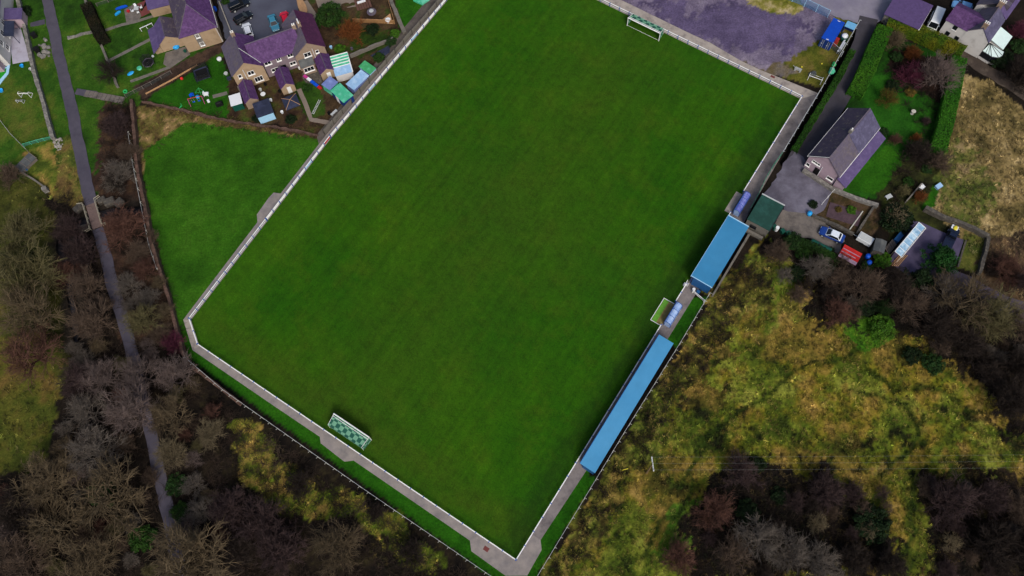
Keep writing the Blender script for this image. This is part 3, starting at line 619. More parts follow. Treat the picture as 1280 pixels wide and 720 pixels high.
barrier('white railing without boards beside the small green field', (LB(2.9), 2.9), (LB(26), 26), 2.1)
barrier('short angled white rail cutting off the pitch corner', (67.7, 0), (LB(2.9), 2.9), 2.6)
barrier('long white rail behind the checked net goal near the bottom fence', (0, 0), (67.7, 0), 2.6)
barrier('white rail on blue posts between the pitch and the gravel car park', (LB(PL), PL), (0, PL), 2.3)
barrier('white rail running in front of the longer blue stand', (0, 47.3), (0, 0), 2.6)
barrier('short white rail between the white marked box and the shorter stand', (0, 56.6), (0, 52.4), 2.1)
barrier('stub of white rail between the shorter stand and the dugout beyond it', (0, 73.6), (0, 72.0), 1.6)
barrier('white rail beside the green mesh fence up to the far pitch corner', (0, PL), (0, 78.6), 2.6)

def goal(label, a, b, back, sgn):
    """sgn: +1 the net lies towards larger b"""
    t = T('football_goal', label, 'goal', pf(a, b), PTH, 'football goals')
    w2, h, zb = 3.72, 2.44, 1.95
    for s in (-1, 1): MB().tube((s * w2, 0, 0), (s * w2, 0, h), .075, n=10).build('goal_post', M['white_paint'], t)
    MB().tube((-w2 - .07, 0, h), (w2 + .07, 0, h), .11, n=10).build('crossbar', M['white_paint'], t)
    fr_ = MB()
    for s in (-1, 1): fr_.tube((s * w2, 0, h), (s * (w2 - .15), sgn * back, zb), .035).tube((s * (w2 - .15), sgn * back, zb), (s * (w2 - .1), sgn * (back + .1), 0), .03)
    fr_.tube((-w2, sgn * .38, h - .08), (w2, sgn * .38, h - .08), .05)
    fr_.tube((-w2, sgn * .12, .04), (w2, sgn * .12, .04), .03)
    fr_.build('net_frame', M['white_paint'], t)
    nb = MB(); nu, nv = 36, 10
    def P(u, v):
        x = -w2 + .05 + u * (2 * w2 - .1); sag = .05 * abs(math.sin(u * math.pi * 9))
        k = v * 1.9
        if k < 1: return (x * (1 - .02 * k), sgn * back * k, h - .06 - (h - zb) * k - .10 * math.sin(math.pi * k) - sag * k)
        k -= 1; return (x * .98, sgn * (back + sag), (zb - .1) * (1 - k / .9 * .98))
    vs = [P(i / nu, j / nv) for j in range(nv + 1) for i in range(nu + 1)]
    nb.add(vs, [(j * (nu + 1) + i, j * (nu + 1) + i + 1, (j + 1) * (nu + 1) + i + 1, (j + 1) * (nu + 1) + i) for j in range(nv) for i in range(nu)])
    for s in (-1, 1): nb.add([(s * w2, 0, h), (s * w2, 0, .02), (s * w2 * .98, sgn * back, .02), (s * w2 * .97, sgn * back, zb)], [(0, 1, 2, 3)])
    nb.build('net', M['goal_net'], t)
goal('white goal with a pale and dark green checked net, by the bottom rail', 35.09, 3.05, 2.05, -1)
goal('white goal with a green net, by the gravel car park', 34.38, 101.19, 1.95, 1)

def stand(label, a0, a1, b0, b1, zf, zb, m, trim):
    t = T('spectator_stand', label, 'stand', pf(0, b0), PTH, 'blue roofed stands'); ln = b1 - b0; x0, x1 = -a0, -a1
    MB().slab([(x0, 0, zf), (x1, 0, zb), (x1, ln, zb), (x0, ln, zf)], .09).build('roof', m, t)
    f = MB(); f.box(x0 - .06, x0 - .003, -.04, ln + .04, zf - .28, zf + .05)
    f.build('fascia', M['pale_blue'] if trim else M['blue_paint'], t)
    if trim: MB().slab([(x0, ln - .16, zf + .03), (x1, ln - .16, zb + .03), (x1, ln + .03, zb + .03), (x0, ln + .03, zf + .03)], .02).slab([(x0, -.03, zf + .03), (x1, -.03, zb + .03), (x1, .12, zb + .03), (x0, .12, zf + .03)], .02).build('roof_trim', M['pale_blue'], t)
    MB().box(x1 - .32, x1 - .24, .1, ln - .1, 0, zb - .12).build('back_wall', M['blue_wall'], t)
    for y in (.12, ln - .2):
        MB().add([(x0 + .5, y, 0), (x1 - .33, y, 0), (x1 - .33, y, zb - .14), (x0 + .5, y, zf - .18), (x0 + .5, y + .08, 0), (x1 - .33, y + .08, 0), (x1 - .33, y + .08, zb - .14), (x0 + .5, y + .08, zf - .18)],
                 [(0, 1, 2, 3), (7, 6, 5, 4), (0, 4, 5, 1), (1, 5, 6, 2), (2, 6, 7, 3), (3, 7, 4, 0)]).build('end_wall', M['blue_wall'], t)
    n = int(ln / 4.2)
    for i in range(n + 1): MB().box(x0 + .2, x0 + .3, .3 + i * (ln - .7) / n, .4 + i * (ln - .7) / n, 0, zf - .13).build('roof_post', M['blue_paint'], t)
    st = MB(); dep = x1 - .4 - (x0 + .9)
    for k in range(3): st.box(x0 + .9 + k * dep / 3, x1 - .4, .3, ln - .3, .22 * k, .22 * (k + 1))
    st.build('terrace_steps', M['concrete'], t)
    bench = MB()
    for k in range(3): bench.box(x0 + 1.25 + k * dep / 3, x0 + 1.5 + k * dep / 3, .4, ln - .4, .22 * (k + 1) + .38, .22 * (k + 1) + .43)
    bench.build('bench_row', M['wood'], t)
    return t
stand('long low stand with a plain blue sheet roof, on the lower half of the touchline', -.72, -3.58, 18.3, 44.7, 3.0, 2.75, M['roof_blue'], False)
stand('shorter and wider blue roofed stand edged with pale trim, next to the green flat roof', -.12, -4.3, 57.1, 71.35, 3.5, 3.3, M['roof_blue_far'], True)

def dugout(label, a, b0, b1, m, red):
    t = T('dugout', label, 'dugout', pf(a, b0), PTH, 'team dugouts'); ln = b1 - b0
    prof = [(.0, 1.85), (.3, 2.02), (.65, 2.0), (.95, 1.82), (1.15, 1.4), (1.2, .8), (1.2, .05)]
    vs = [(x, y, z) for y in (0, ln) for x, z in prof] + [(x - .03, y, z - .04) for y in (0, ln) for x, z in prof]; n = len(prof)
    MB().add(vs, [(i, i + 1, n + i + 1, n + i) for i in range(n - 1)] + [(2 * n + i + 1, 2 * n + i, 3 * n + i, 3 * n + i + 1) for i in range(n - 1)]).build('shelter_panel', m, t)
    for k in range(4):
        y = k * ln / 3; MB().path([(x + .02, y, z + .03) for x, z in prof], .045, 5).build('rib', M['blue_paint'], t)
    fr_ = MB()
    for x, z in (prof[0], prof[4]): fr_.tube((x, 0, z + .04), (x, ln, z + .04), .05)
    for y in (0, ln): fr_.tube((0, y, 0), (0, y, 1.85), .04)
    fr_.build('frame', M['blue_paint'], t)
    for y in (.02, ln - .05): MB().add([(x, y, z - .05) for x, z in prof] + [(.15, y, .05)], [tuple(range(n + 1))]).build('end_panel', M['poly_blue'], t)
    MB().box(.75, 1.1, .15, ln - .15, .4, .46).box(.9, .96, .4, .5, 0, .4).box(.9, .96, ln - .5, ln - .4, 0, .4).build('bench', M['red_paint'] if red else M['wood'], t)
dugout('pale blue curved dugout facing the white marked box, between the two stands', -.28, 47.8, 52.1, M['poly_blue'], False)
dugout('curved violet blue dugout beside the green flat roofed building', -.38, 73.85, 78.3, mat('violet_polycarbonate', '#5d66b0', .3, .12, 1.2, spots='#8890cf', spot_scale=.8, spot_at=.54), True)

def fence(name, label, pts, h, step, post_m, rail_m, mesh_m, crank=0.0, rails=(1.0,), post_r=.05, side=1, cat='fence', group=None, z0=0.0):
    """posts every step along the polyline, rails at the given shares of the height, a mesh or board panel"""
    P = [Vector((p[0], p[1], z0)) for p in pts]; org = P[0].copy(); t = T(name, label, cat, org, 0, group); P = [p - org for p in P]
    rl = MB(); ms = MB(); first = None
    for a, b in zip(P[:-1], P[1:]):
        d = b - a; ln = d.length; u = d.normalized(); nn = Vector((u.y, -u.x, 0)) * side
        for f in rails: rl.tube(a + Vector((0, 0, h * f)), b + Vector((0, 0, h * f)), .035 if f == 1.0 else .02, n=4)
        ms.add([a + Vector((0, 0, .03)), b + Vector((0, 0, .03)), b + Vector((0, 0, h - .02)), a + Vector((0, 0, h - .02))], [(0, 1, 2, 3)])
        n = max(1, round(ln / step))
        for i in range(n + (b is P[-1])):
            if first is None:
                q = MB().box(-post_r, post_r, -post_r, post_r, 0, h + .06)
                if crank: q.tube((0, 0, h), (crank, 0, h + .12), post_r * .9, n=4)
                o = q.build('post', post_m, t); first = o
            else: o = first.copy(); COL.objects.link(o); o.parent = t
            o.location = a + u * (ln * i / n) + nn * (post_r * .2); o.rotation_euler = (0, 0, math.atan2(nn.y, nn.x))
    rl.build('rail', rail_m, t)
    if mesh_m: ms.build('mesh_panel', mesh_m, t)
    return t
M['conc_post'] = mat('concrete_post', '#b5b3a8', .9, .1, 3)
fence('chain_link_fence', 'chain link fence on pale concrete posts along the foot of the pitch, above dark scrub', [pf(67.6, -3.1), pf(58, -4.0), pf(28, -4.3), pf(3, -4.25), pf(-4.2, -4.2)], 1.8, 1.8, M['conc_post'], M['galv'], M['mesh'], .35, side=1)
fence('chain_link_fence', 'chain link fence on pale concrete posts behind the longer blue stand', [pf(-4.2, -4.2), pf(-4.2, 27), pf(-4.45, 46), pf(-4.4, 56.8)], 1.8, 1.8, M['conc_post'], M['galv'], M['mesh'], .35, side=1)
fence('mesh_fence', 'tall mesh fence with pale posts between the pitch corner and the tarmac lane', [pf(-2.45, 89.6), pf(-2.4, 107.6), pf(-2.1, 116), pf(-1.9, 125.3)], 2.2, 2.1, M['galv'], M['galv'], M['mesh_blue'], .3, rails=(1.0, .5), side=1)
fence('mesh_fence', 'green mesh fence bowing beside the lane, next to the green flat roof', [pf(-2.75, 75.5), pf(-2.65, 79.2), pf(-2.3, 83), pf(-2.25, 86.5), pf(-2.45, 89.6)], 2.0, 2.3, M['green_plastic'], mat('green_rail', '#4d9a7a', .5, .1, 2), M['mesh_green'], 0, side=1)
fence('mesh_fence', 'pale blue mesh fence between the mossy gravel and the pale road', [at(930, -25), at(975, -4), at(1005, 8), at(1034, 22)], 2.2, 2.4, M['pale_blue'], M['pale_blue'], M['mesh_blue'], 0, side=-1)
fence('mesh_gate', 'sagging wire mesh gate between the blue container and the lane fence', [at(1038, 60), at(1051, 71)], 1.7, 2.0, M['galv'], M['galv'], M['debris_net'], 0, cat='gate')

# concrete panel wall by the left rail
t = T('panel_wall', 'grey concrete panel wall along the left touchline, below the back gardens', 'wall', at(406, 168)); w0 = at(406, 168); w1 = at(566, -14); d = (w1 - w0); n = 15; u = d.normalized(); ang = math.atan2(u.y, u.x); t.rotation_euler.z = ang
for i in range(n):
    s = d.length / n; hh = 1.55 + random.uniform(-.12, .12); MB().box(i * s + .08, (i + 1) * s - .08, -.05, .05, 0, hh).build('wall_panel', M['panel_concrete'], t)
    MB().box(i * s - .08, i * s + .08, -.12, .12, 0, 1.75).build('wall_post', M['stone_dark'], t)
psheet('path', [(LB(44) + 1.32, 44.6), (LB(60) + 1.32, 60), (LB(PL) + 1.62, 105.2), (LB(PL) + 4.2, 106), (LB(45) + 3.0, 46)], .042, mat('gritty_path', '#5d5650', .95, .2, .6, spots='#48423d', spot_scale=.4, spot_at=.54))

# gate bits at the end of the shorter stand
t = T('handrail_gate', 'small white ladder gate at the end of the touchline rail, by the shorter stand', 'gate', pf(.15, 57.2), PTH)
g = MB()
for k in range(4): g.tube((0, -.2 - k * .28, .35 + .2 * k), (.55, -.2 - k * .28, .35 + .2 * k), .04)
g.tube((0, 0, 1.1), (0, -1.1, 1.1), .05).tube((0, -1.1, 0), (0, -1.1, 1.1), .05).tube((0, -.05, 0), (0, -.05, 1.1), .05); g.build('gate_frame', M['white_paint'], t)
MB().box(-.3, .1, -1.0, -.55, .0, .85).build('gate_box', M['white_plastic'], t, bevel=.05)
t = T('barrier_gate', 'white swing gate with a round white drum beside the end wall of the shorter stand', 'gate', pf(-1.7, 55.9), PTH)
MB().tube((0, .05, 1.0), (2.5, -.5, 1.0), .06).tube((0, .05, .5), (2.5, -.5, .5), .04).build('gate_bar', M['white_paint'], t)
MB().box(-.08, .08, -.03, .13, 0, 1.1).box(2.45, 2.6, -.58, -.42, 0, 1.1).build('gate_post', M['white_paint'], t)
MB().lathe([(.28, 0), (.3, .8), (.26, .86)], 12, (-.1, .45)).build('drum', M['white_plastic'], t)
MB().box(.5, 1.1, .2, .75, 0, .9).build('cabinet', M['blue_wall'], t, bevel=.03)
tag(MB().prism([(-.15, 0), (.15, 0), (.15, 14.2), (-.25, 14.2)], 0, .9).build('retaining_wall', M['panel_concrete'], loc=pf(-5.0, 57.1), rot=PTH), 'low crumbling concrete wall behind the shorter blue stand', 'wall')
tag(MB().box(-3.4, 1.2, -.25, .25, 0, .8).build('concrete_wall', M['panel_concrete'], loc=pf(-6.2, 72.0), rot=PTH), 'low concrete wall at the foot of the green flat roofed building', 'wall')

# flat green building, container and the things round it
t = T('clubhouse', 'square building with a flat dark green felt roof beside the far dugout', 'building', pf(-3.3, 72.65), PTH)
MB().box(.08, 4.4, .08, 6.1, 0, 2.9).build('wall', M['panel_concrete'], t)
MB().box(0, 4.48, 0, 6.18, 2.903, 3.02).build('roof', M['felt_green'], t)
MB().box(-.05, 4.55, 6.0, 6.22, 3.023, 3.12).build('parapet', M['galv'], t)
MB().box(4.47, 4.6, -.02, 5.98, 2.86, 3.06).build('gutter', M['dark_metal'], t)
MB().box(1.0, 2.2, -.01, .079, .9, 1.9).build('window', M['glass'], t)
MB().box(4.401, 4.46, 1.0, 2.0, .02, 2.05).build('door', M['green_plastic'], t)
t = T('shipping_container', 'bright blue steel shipping container on the rough grass beside the lane', 'container', pf(2.72, 116.95), PTH)
bd = MB().box(0, 2.36, .05, 5.75, .12, 2.55)
for i in range(18): bd.box(-.035, 0, .25 + i * .31, .41 + i * .31, .2, 2.5).box(2.36, 2.395, .25 + i * .31, .41 + i * .31, .2, 2.5)
bd.build('body', M['blue_container'], t)
rf = MB().box(-.03, 2.39, 0, 5.8, 2.553, 2.6)
for i in range(18): rf.box(.1, 2.26, .2 + i * .31, .34 + i * .31, 2.6, 2.62)
rf.build('roof', M['blue_container'], t)
for x in (0.02, 1.2):
    d = MB().box(x, x + 1.14, -.03, .047, .14, 2.5).build('door', M['navy_container'], t)
    MB().tube((x + .4, -.07, .2), (x + .4, -.07, 2.45), .03).tube((x + .75, -.07, .2), (x + .75, -.07, 2.45), .03).box(x + .25, x + .55, -.08, -.04, 1.2, 1.32).build('lock_rod', M['galv'], d)
MB().box(.9, 1.45, .12, .25, 2.622, 2.64).build('roof_mark', M['white_paint'], t); MB().box(.9, 1.45, 5.45, 5.58, 2.622, 2.64).build('roof_mark', M['white_paint'], t)

def single(name, label, cat, mb, m, loc, rot=0.0, group=None, **kw):
    return tag(mb.build(name, m, loc=loc, rot=rot, **kw), label, cat, group)
t = T('lean_to', 'small store with a pale blue sheet roof beside the blue container', 'shed', pf(.1, 122.3), PTH)
MB().slab([(0, 0, 2.2), (2.0, 0, 2.3), (2.0, 1.6, 2.3), (0, 1.6, 2.2)], .06).build('roof', mat('sky_sheet', '#6aa7cf', .4, .12, 1.5), t); MB().box(.06, 1.94, 1.45, 1.55, 0, 2.12).box(.06, .16, .1, 1.45, 0, 2.1).build('wall', M['navy_container'], t)
t = T('tank', 'round white topped dark green tank beside the blue container', 'tank', pf(-.95, 121.0))
MB().lathe([(.75, 0), (.8, 1.0), (.7, 1.25)], 16).build('tank_body', M['green_plastic'], t, True); MB().lathe([(.68, 1.253), (.6, 1.45), (.3, 1.58), (.05, 1.62)], 16).build('dome_lid', M['white_plastic'], t, True)
g = MB()
for k in range(7): g.tube((-.5 + k * .17, -.9, .05), (-.35 + k * .13, .9, .8), .05, n=5)
single('barrow_frames', 'heap of red metal frames beside the blue container', 'metal frames', g, M['red_paint'], pf(.1, 119.4), PTH)
g = MB().box(0, .3, 0, 3.4, .9, 1.0).box(.32, .6, .2, 3.0, .7, .8)
for y in (.3, 3.0): g.box(.05, .15, y, y + .1, 0, .9).box(.4, .5, y, y + .1, 0, .7)
single('plank_rack', 'long white planks racked against the lane fence by the container', 'planks', g, M['white_plastic'], pf(-1.2, 117.0), PTH)
def small_goal(name, label, cat, loc, rot, w_, h, d_, netm, m, group=None, fallen=False):
    t = T(name, label, cat, loc, rot, group); r = .055
    g = MB().tube((-w_ / 2, 0, 0), (-w_ / 2, 0, h), r).tube((w_ / 2, 0, 0), (w_ / 2, 0, h), r).tube((-w_ / 2 - r, 0, h), (w_ / 2 + r, 0, h), r)
    for s in (-1, 1): g.tube((s * w_ / 2, 0, h), (s * w_ / 2, d_ * .4, h), r * .7).tube((s * w_ / 2, d_ * .4, h), (s * w_ / 2, d_, 0), r * .7).tube((s * w_ / 2, d_, 0.03), (s * w_ / 2, 0, .03), r * .7)
    g.tube((-w_ / 2, d_, .04), (w_ / 2, d_, .04), r * .7); g.build('goal_frame', m, t)
    if netm: MB().add([(-w_ / 2, .02, h), (w_ / 2, .02, h), (w_ / 2, d_ * .4, h - .02), (-w_ / 2, d_ * .4, h - .02), (w_ / 2, d_, .03), (-w_ / 2, d_, .03)], [(0, 1, 2, 3), (3, 2, 4, 5)]).build('net', netm, t)
    return t
small_goal('training_goal', 'small white training goal with a bundled grey net on the corner grass by the lane', 'goal', at(1017, 103), PTH + .12, 2.6, 1.5, 1.7, None, M['white_paint'])
g = MB().ball((0, 0, .25), .9, .7, .28, 12, 7).ball((.5, .3, .3), .5, .4, .25)
single('net_heap', 'heap of grey netting beside the small white training goal', 'net', g, M['debris_net'], at(1015, 94), .3)
g = MB().box(-.7, .7, -.25, .25, .25, .6).tube((-.5, -.4, .2), (-.5, .4, .2), .2, n=10).tube((.5, -.35, .16), (.5, .35, .16), .16, n=10).tube((-.6, 0, .5), (-1.2, 0, .9), .04)
single('grass_roller', 'grey wheeled roller parked on the corner grass by the pitch', 'roller', g, M['grey_metal'], at(997, 88), -.6)
for k, (px, py, s, lb) in enumerate(((1039, 91, 1.0, 'larger crumpled green sheet heaped against the lane fence'), (1042, 82, .7, 'smaller pale green sheet heaped against the lane fence, nearer the container'))):
    g = MB().ball((0, 0, .35 * s), .8 * s, .55 * s, .4 * s, 8, 5).ball((.4 * s, .4 * s, .4 * s), .5 * s, .5 * s, .45 * s, 7, 5)
    single('tarpaulin_heap', lb, 'tarpaulin', g, M['toy_green'] if k else M['sheet_turq'], at(px, py), .5, bevel=0)
for px, py, lb in ((1002, 84, 'yellow ball on the corner grass beside the roller'), (1027, 80, 'yellow ball on the corner grass between the container and the small goal')):
    single('ball', lb, 'ball', MB().ball((0, 0, .12), .16), M['toy_yellow'], at(px, py), smooth=True)
# ------------------------------------------------------------------ houses
def gwall(mb, x0, x1, y0, y1, ze, zr, axis='y', z0=0.0, rpos=.5):
    """gabled wall block; the ridge runs along the given axis"""
    if axis == 'y':
        xm = x0 + (x1 - x0) * rpos; pr = [(x0, z0), (x1, z0), (x1, ze), (xm, zr), (x0, ze)]
        vs = [(x, y0, z) for x, z in pr] + [(x, y1, z) for x, z in pr]
        fs = [(0, 1, 2, 3, 4), (9, 8, 7, 6, 5)] + [(i + 5, (i + 1) % 5 + 5, (i + 1) % 5, i) for i in range(5)]
    else:
        ym = y0 + (y1 - y0) * rpos; pr = [(y0, z0), (y1, z0), (y1, ze), (ym, zr), (y0, ze)]
        vs = [(x0, y, z) for y, z in pr] + [(x1, y, z) for y, z in pr]
        fs = [(4, 3, 2, 1, 0), (5, 6, 7, 8, 9)] + [(i, (i + 1) % 5, (i + 1) % 5 + 5, i + 5) for i in range(5)]
    return mb.add(vs, fs)
def slope(p, e0, e1, r0, r1, m, t=.14, label=None, lift=.06):
    """a roof slope from its eaves (two points) to its ridge (two points)"""
    pts = [e0, e1, r1, r0]; pts = [(a, b, c + lift) for a, b, c in pts]
    return MB().slab(pts, t).build('roof', m, p)
def gable_roof(p, x0, x1, y0, y1, ze, zr, m, m2=None, axis='y', oh=.25, og=.2, rpos=.5, ridge=True):
    """two slopes with eaves overhang oh and verge overhang og"""
    if axis == 'y':
        xm = x0 + (x1 - x0) * rpos; k0 = (zr - ze) / (xm - x0); k1 = (zr - ze) / (x1 - xm)
        slope(p, (x0 - oh, y0 - og, ze - oh * k0), (x0 - oh, y1 + og, ze - oh * k0), (xm, y0 - og, zr), (xm, y1 + og, zr), m)
        slope(p, (x1 + oh, y0 - og, ze - oh * k1), (x1 + oh, y1 + og, ze - oh * k1), (xm, y0 - og, zr), (xm, y1 + og, zr), m2 or m)
        if ridge: MB().tube((xm, y0 - og, zr + .07), (xm, y1 + og, zr + .07), .1, n=6).build('ridge_tiles', M['slate_grey'], p)
    else:
        ym = y0 + (y1 - y0) * rpos; k0 = (zr - ze) / (ym - y0); k1 = (zr - ze) / (y1 - ym)
        slope(p, (x0 - og, y0 - oh, ze - oh * k0), (x1 + og, y0 - oh, ze - oh * k0), (x0 - og, ym, zr), (x1 + og, ym, zr), m)
        slope(p, (x0 - og, y1 + oh, ze - oh * k1), (x1 + og, y1 + oh, ze - oh * k1), (x0 - og, ym, zr), (x1 + og, ym, zr), m2 or m)
        if ridge: MB().tube((x0 - og, ym, zr + .07), (x1 + og, ym, zr + .07), .1, n=6).build('ridge_tiles', M['slate_grey'], p)
def window(p, x, y, z, w_, h, ang=0.0, mull=1, frame='white_paint', sill=True):
    """window on a wall through (x, y) whose outward side is -y turned by ang; x, y the left end, z the sill"""
    c, n = math.cos(ang), math.sin(ang)
    def put(mb, x0, x1, y0, y1, z0, z1):
        P = [(x + a * c - b * n, y + a * n + b * c, d) for d in (z0, z1) for a, b in ((x0, y0), (x1, y0), (x1, y1), (x0, y1))]
        mb.add(P, [(3, 2, 1, 0), (4, 5, 6, 7), (0, 1, 5, 4), (1, 2, 6, 5), (2, 3, 7, 6), (3, 0, 4, 7)])
    f = MB(); b = .09
    put(f, 0, b, -.05, .03, z, z + h); put(f, w_ - b, w_, -.05, .03, z, z + h); put(f, b, w_ - b, -.05, .03, z, z + b); put(f, b, w_ - b, -.05, .03, z + h - b, z + h)
    for k in range(mull): cx = w_ * (k + 1) / (mull + 1); put(f, cx - .035, cx + .035, -.047, .03, z + b, z + h - b)
    o = f.build('window', M[frame], p)
    g = MB(); put(g, b, w_ - b, -.025, .02, z + b, z + h - b); g.build('pane', M['glass'], o)
    if sill: s_ = MB(); put(s_, -.08, w_ + .08, -.17, .03, z - .12, z - .003); s_.build('sill', M['white_paint'], o)
    return o
def door(p, x, y, z, w_, h, m='dark_metal', ang=0.0):
    c, n = math.cos(ang), math.sin(ang); mb = MB()
    P = [(x + a * c - b * n, y + a * n + b * c, d) for d in (z, z + h) for a, b in ((0, -.05), (w_, -.05), (w_, .03), (0, .03))]
    mb.add(P, [(3, 2, 1, 0), (4, 5, 6, 7), (0, 1, 5, 4), (1, 2, 6, 5), (2, 3, 7, 6), (3, 0, 4, 7)]); return mb.build('door', M[m], p)
def chimney(p, x, y, z0, z1, w_=.7, d_=.5, pots=2, m='tan_dash', dirx=True):
    o = MB().box(x - w_ / 2, x + w_ / 2, y - d_ / 2, y + d_ / 2, z0, z1).box(x - w_ / 2 - .06, x + w_ / 2 + .06, y - d_ / 2 - .06, y + d_ / 2 + .06, z1 - .2, z1 - .08).build('chimney', M[m], p)
    for k in range(pots):
        q = (k - (pots - 1) / 2) * .36; MB().lathe([(.13, z1), (.11, z1 + .4), (.14, z1 + .45)], 8, (x + (q if dirx else 0), y + (0 if dirx else q))).build('chimney_pot', M['white_paint'], o)
    return o
def pipe(p, pts, m='white_plastic', r=.05): return MB().path(pts, r, 5).build('drainpipe', M[m], p)

# terraced row with two gabled wings
fr = Frame((291, 98), (329, 84.5), 5)
h = FT('terraced_house', 'long terraced house with two tan gabled wings and purple slate roof beside the car park', 'house', fr)
wl = MB(); gwall(wl, .1, 6.3, .75, 8.3, 5, 7.6); wl.build('wall', M['tan'], h)
wl = MB(); gwall(wl, 6.303, 12.9, 1.35, 7.0, 5, 8.0, 'x'); wl.build('wall', M['pink_dash'], h)
wl = MB(); gwall(wl, 12.903, 19.1, .1, 8.6, 5, 7.7); wl.build('wall', M['tan_dash'], h)
gable_roof(h, .1, 6.3, .75, 8.3, 5, 7.6, M['slate_grey'], M['slate'])
gable_roof(h, 4.6, 14.9, 1.35, 7.0, 5, 8.0, M['slate'], axis='x', og=0)
gable_roof(h, 12.903, 19.1, .1, 8.6, 5, 7.7, M['slate_grey'], M['slate_maroon'])
pipe(h, [(3.3, 4.2, 7.75), (6.2, 1.2, 5.15)], 'galv', .06)
for x, z, w_, hh, mu in ((1.0, 3.5, .7, 1.0, 0), (2.9, 3.3, 1.35, 1.15, 1), (1.1, .9, 1.3, 1.1, 0), (3.6, .7, 1.7, 1.45, 2)): window(h, x, .75, z, w_, hh, mull=mu)
for x, z, w_, hh in ((6.7, 3.7, 1.4, .95), (9.2, 3.7, .9, .95), (11.5, 3.7, 1.2, .95), (7.4, 1.2, 1.5, 1.0), (11.3, 1.2, 1.3, 1.0)): window(h, x, 1.35, z, w_, hh)
door(h, 9.5, 1.35, .05, 1.0, 2.1, 'glass')
for x, z, w_, hh, mu in ((14.6, 3.5, 1.5, 1.3, 1), (17.0, 3.6, .7, .9, 0), (17.2, 1.0, 1.5, 1.1, 0)): window(h, x, .1, z, w_, hh, mull=mu)
pipe(h, [(2.4, .66, 5.6), (2.4, .66, .3)]); pipe(h, [(16.6, .02, 5.4), (16.6, .02, .3)]); pipe(h, [(6.4, 1.24, 4.9), (6.4, 1.24, .2)], 'dark_metal')
chimney(h, 3.2, 7.7, 7.2, 8.5); chimney(h, 16.0, 4.4, 7.3, 8.9, dirx=False, pots=3); chimney(h, 14.9, 4.2, 7.6, 8.7, pots=2)
MB().box(.0, 12.8, 7.05, 7.15, 4.75, 4.88).build('gutter', M['dark_metal'], h)
# porch bay of the right wing
bay = MB().box(13.2, 15.9, -1.3, .097, 0, 2.5).build('porch', M['tan_dash'], h)
MB().slab([(13.1, -1.4, 2.55), (16, -1.4, 2.55), (16, .09, 3.4), (13.1, .09, 3.4)], .08).build('porch_roof', M['felt_grey'], bay)
window(h, 13.5, -1.3, .9, 2.1, 1.3, mull=2)

def outhouse(label, px, py, w_, ln, rot, wm, rm, ze=2.3, zr=3.4, dr=True):
    """small gabled outbuilding, px py the ground under the front left corner"""
    t = T('outhouse', label, 'outbuilding', at(px, py), rot, 'gabled outhouses behind the terrace')
    wl = MB(); gwall(wl, 0, w_, 0, ln, ze, zr); wl.build('wall', wm, t); gable_roof(t, 0, w_, 0, ln, ze, zr, rm, og=.12, oh=.15)
    if dr: door(t, w_ * .4, 0, .03, .8, 1.9, 'white_paint')
    return t
R1 = fr.rot
outhouse('narrow outhouse with a purple slate roof between the white shed and the dark felt shed', 311, 137, 2.6, 4.6, R1, M['tan_dash'], M['slate'], dr=False)
outhouse('free standing outhouse with a purple slate roof behind the dark gazebo', 355, 119, 2.7, 4.2, R1, M['tan'], M['slate'])
outhouse('outhouse with a purple roof at the right wing, beside the glass roofed lean-to', 404, 101, 2.9, 4.0, R1, M['tan'], M['slate'])

# detached tan house with a hipped roof
fr = Frame((224.5, 47.8), (271.5, 33.3), 5)
h = FT('detached_house', 'large tan rendered house with a purple hipped roof, left of the car park', 'house', fr)
MB().box(.1, 7.5, .3, 17, 0, 5.0).build('wall', M['tan'], h)
ap, rz = (3.6, 5.1), 8.0; e = (-.25, 7.85, -.05)
slope(h, (e[0], e[2], 4.85), (e[1], e[2], 4.85), (ap[0], ap[1], rz), (ap[0] + .01, ap[1], rz), M['slate'])
for xs, m in ((e[0], M['slate_lichen']), (e[1], M['slate'])):
    slope(h, (xs, e[2], 4.85), (xs, 17.2, 4.85), (ap[0], ap[1], rz), (ap[0], 17.2, rz), m)
MB().tube((e[0], e[2], 4.95), (ap[0], ap[1], rz + .1), .09).tube((e[1], e[2], 4.95), (ap[0], ap[1], rz + .1), .09).tube((ap[0], ap[1], rz + .1), (ap[0], 17.2, rz + .1), .09).build('ridge_tiles', M['slate_grey'], h)
MB().box(e[1] - .08, e[1] + .06, 0, 17, 4.72, 4.86).build('gutter', M['white_paint'], h)
window(h, 2.9, .3, 3.3, .8, 1.1, mull=0); window(h, 2.9, .3, .8, .9, 1.1, mull=0)
MB().box(2.7, 3.9, .26, .297, .4, 4.7).build('render_panel', M['stone'], h)
pipe(h, [(7.35, .2, 4.7), (7.35, .2, .3)])
wl = MB(); gwall(wl, -4.9, .097, 2.4, 7.4, 2.5, 4.4, rpos=.42); wl.build('wall', M['tan'], h)
gable_roof(h, -4.9, .0, 2.4, 7.4, 2.5, 4.4, M['slate_violet'], M['slate_lichen'], oh=.1, rpos=.42)
slope(h, (-6.5, 1.0, 1.9), (-6.5, 7.4, 1.9), (-4.9, 1.9, 2.5), (-4.9, 7.4, 2.5), M['slate_violet'])
MB().box(-6.4, -4.95, 2.4, 7.3, 0, 1.8).build('wall', M['tan'], h)
tag(MB().box(-.45, .45, -.35, .35, 0, 1.2).build('cabinet', M['white_plastic'], loc=at(205.5, 56.5), rot=fr.rot, bevel=.04), 'white box standing against the tan lean-to of the hipped roof house', 'box')
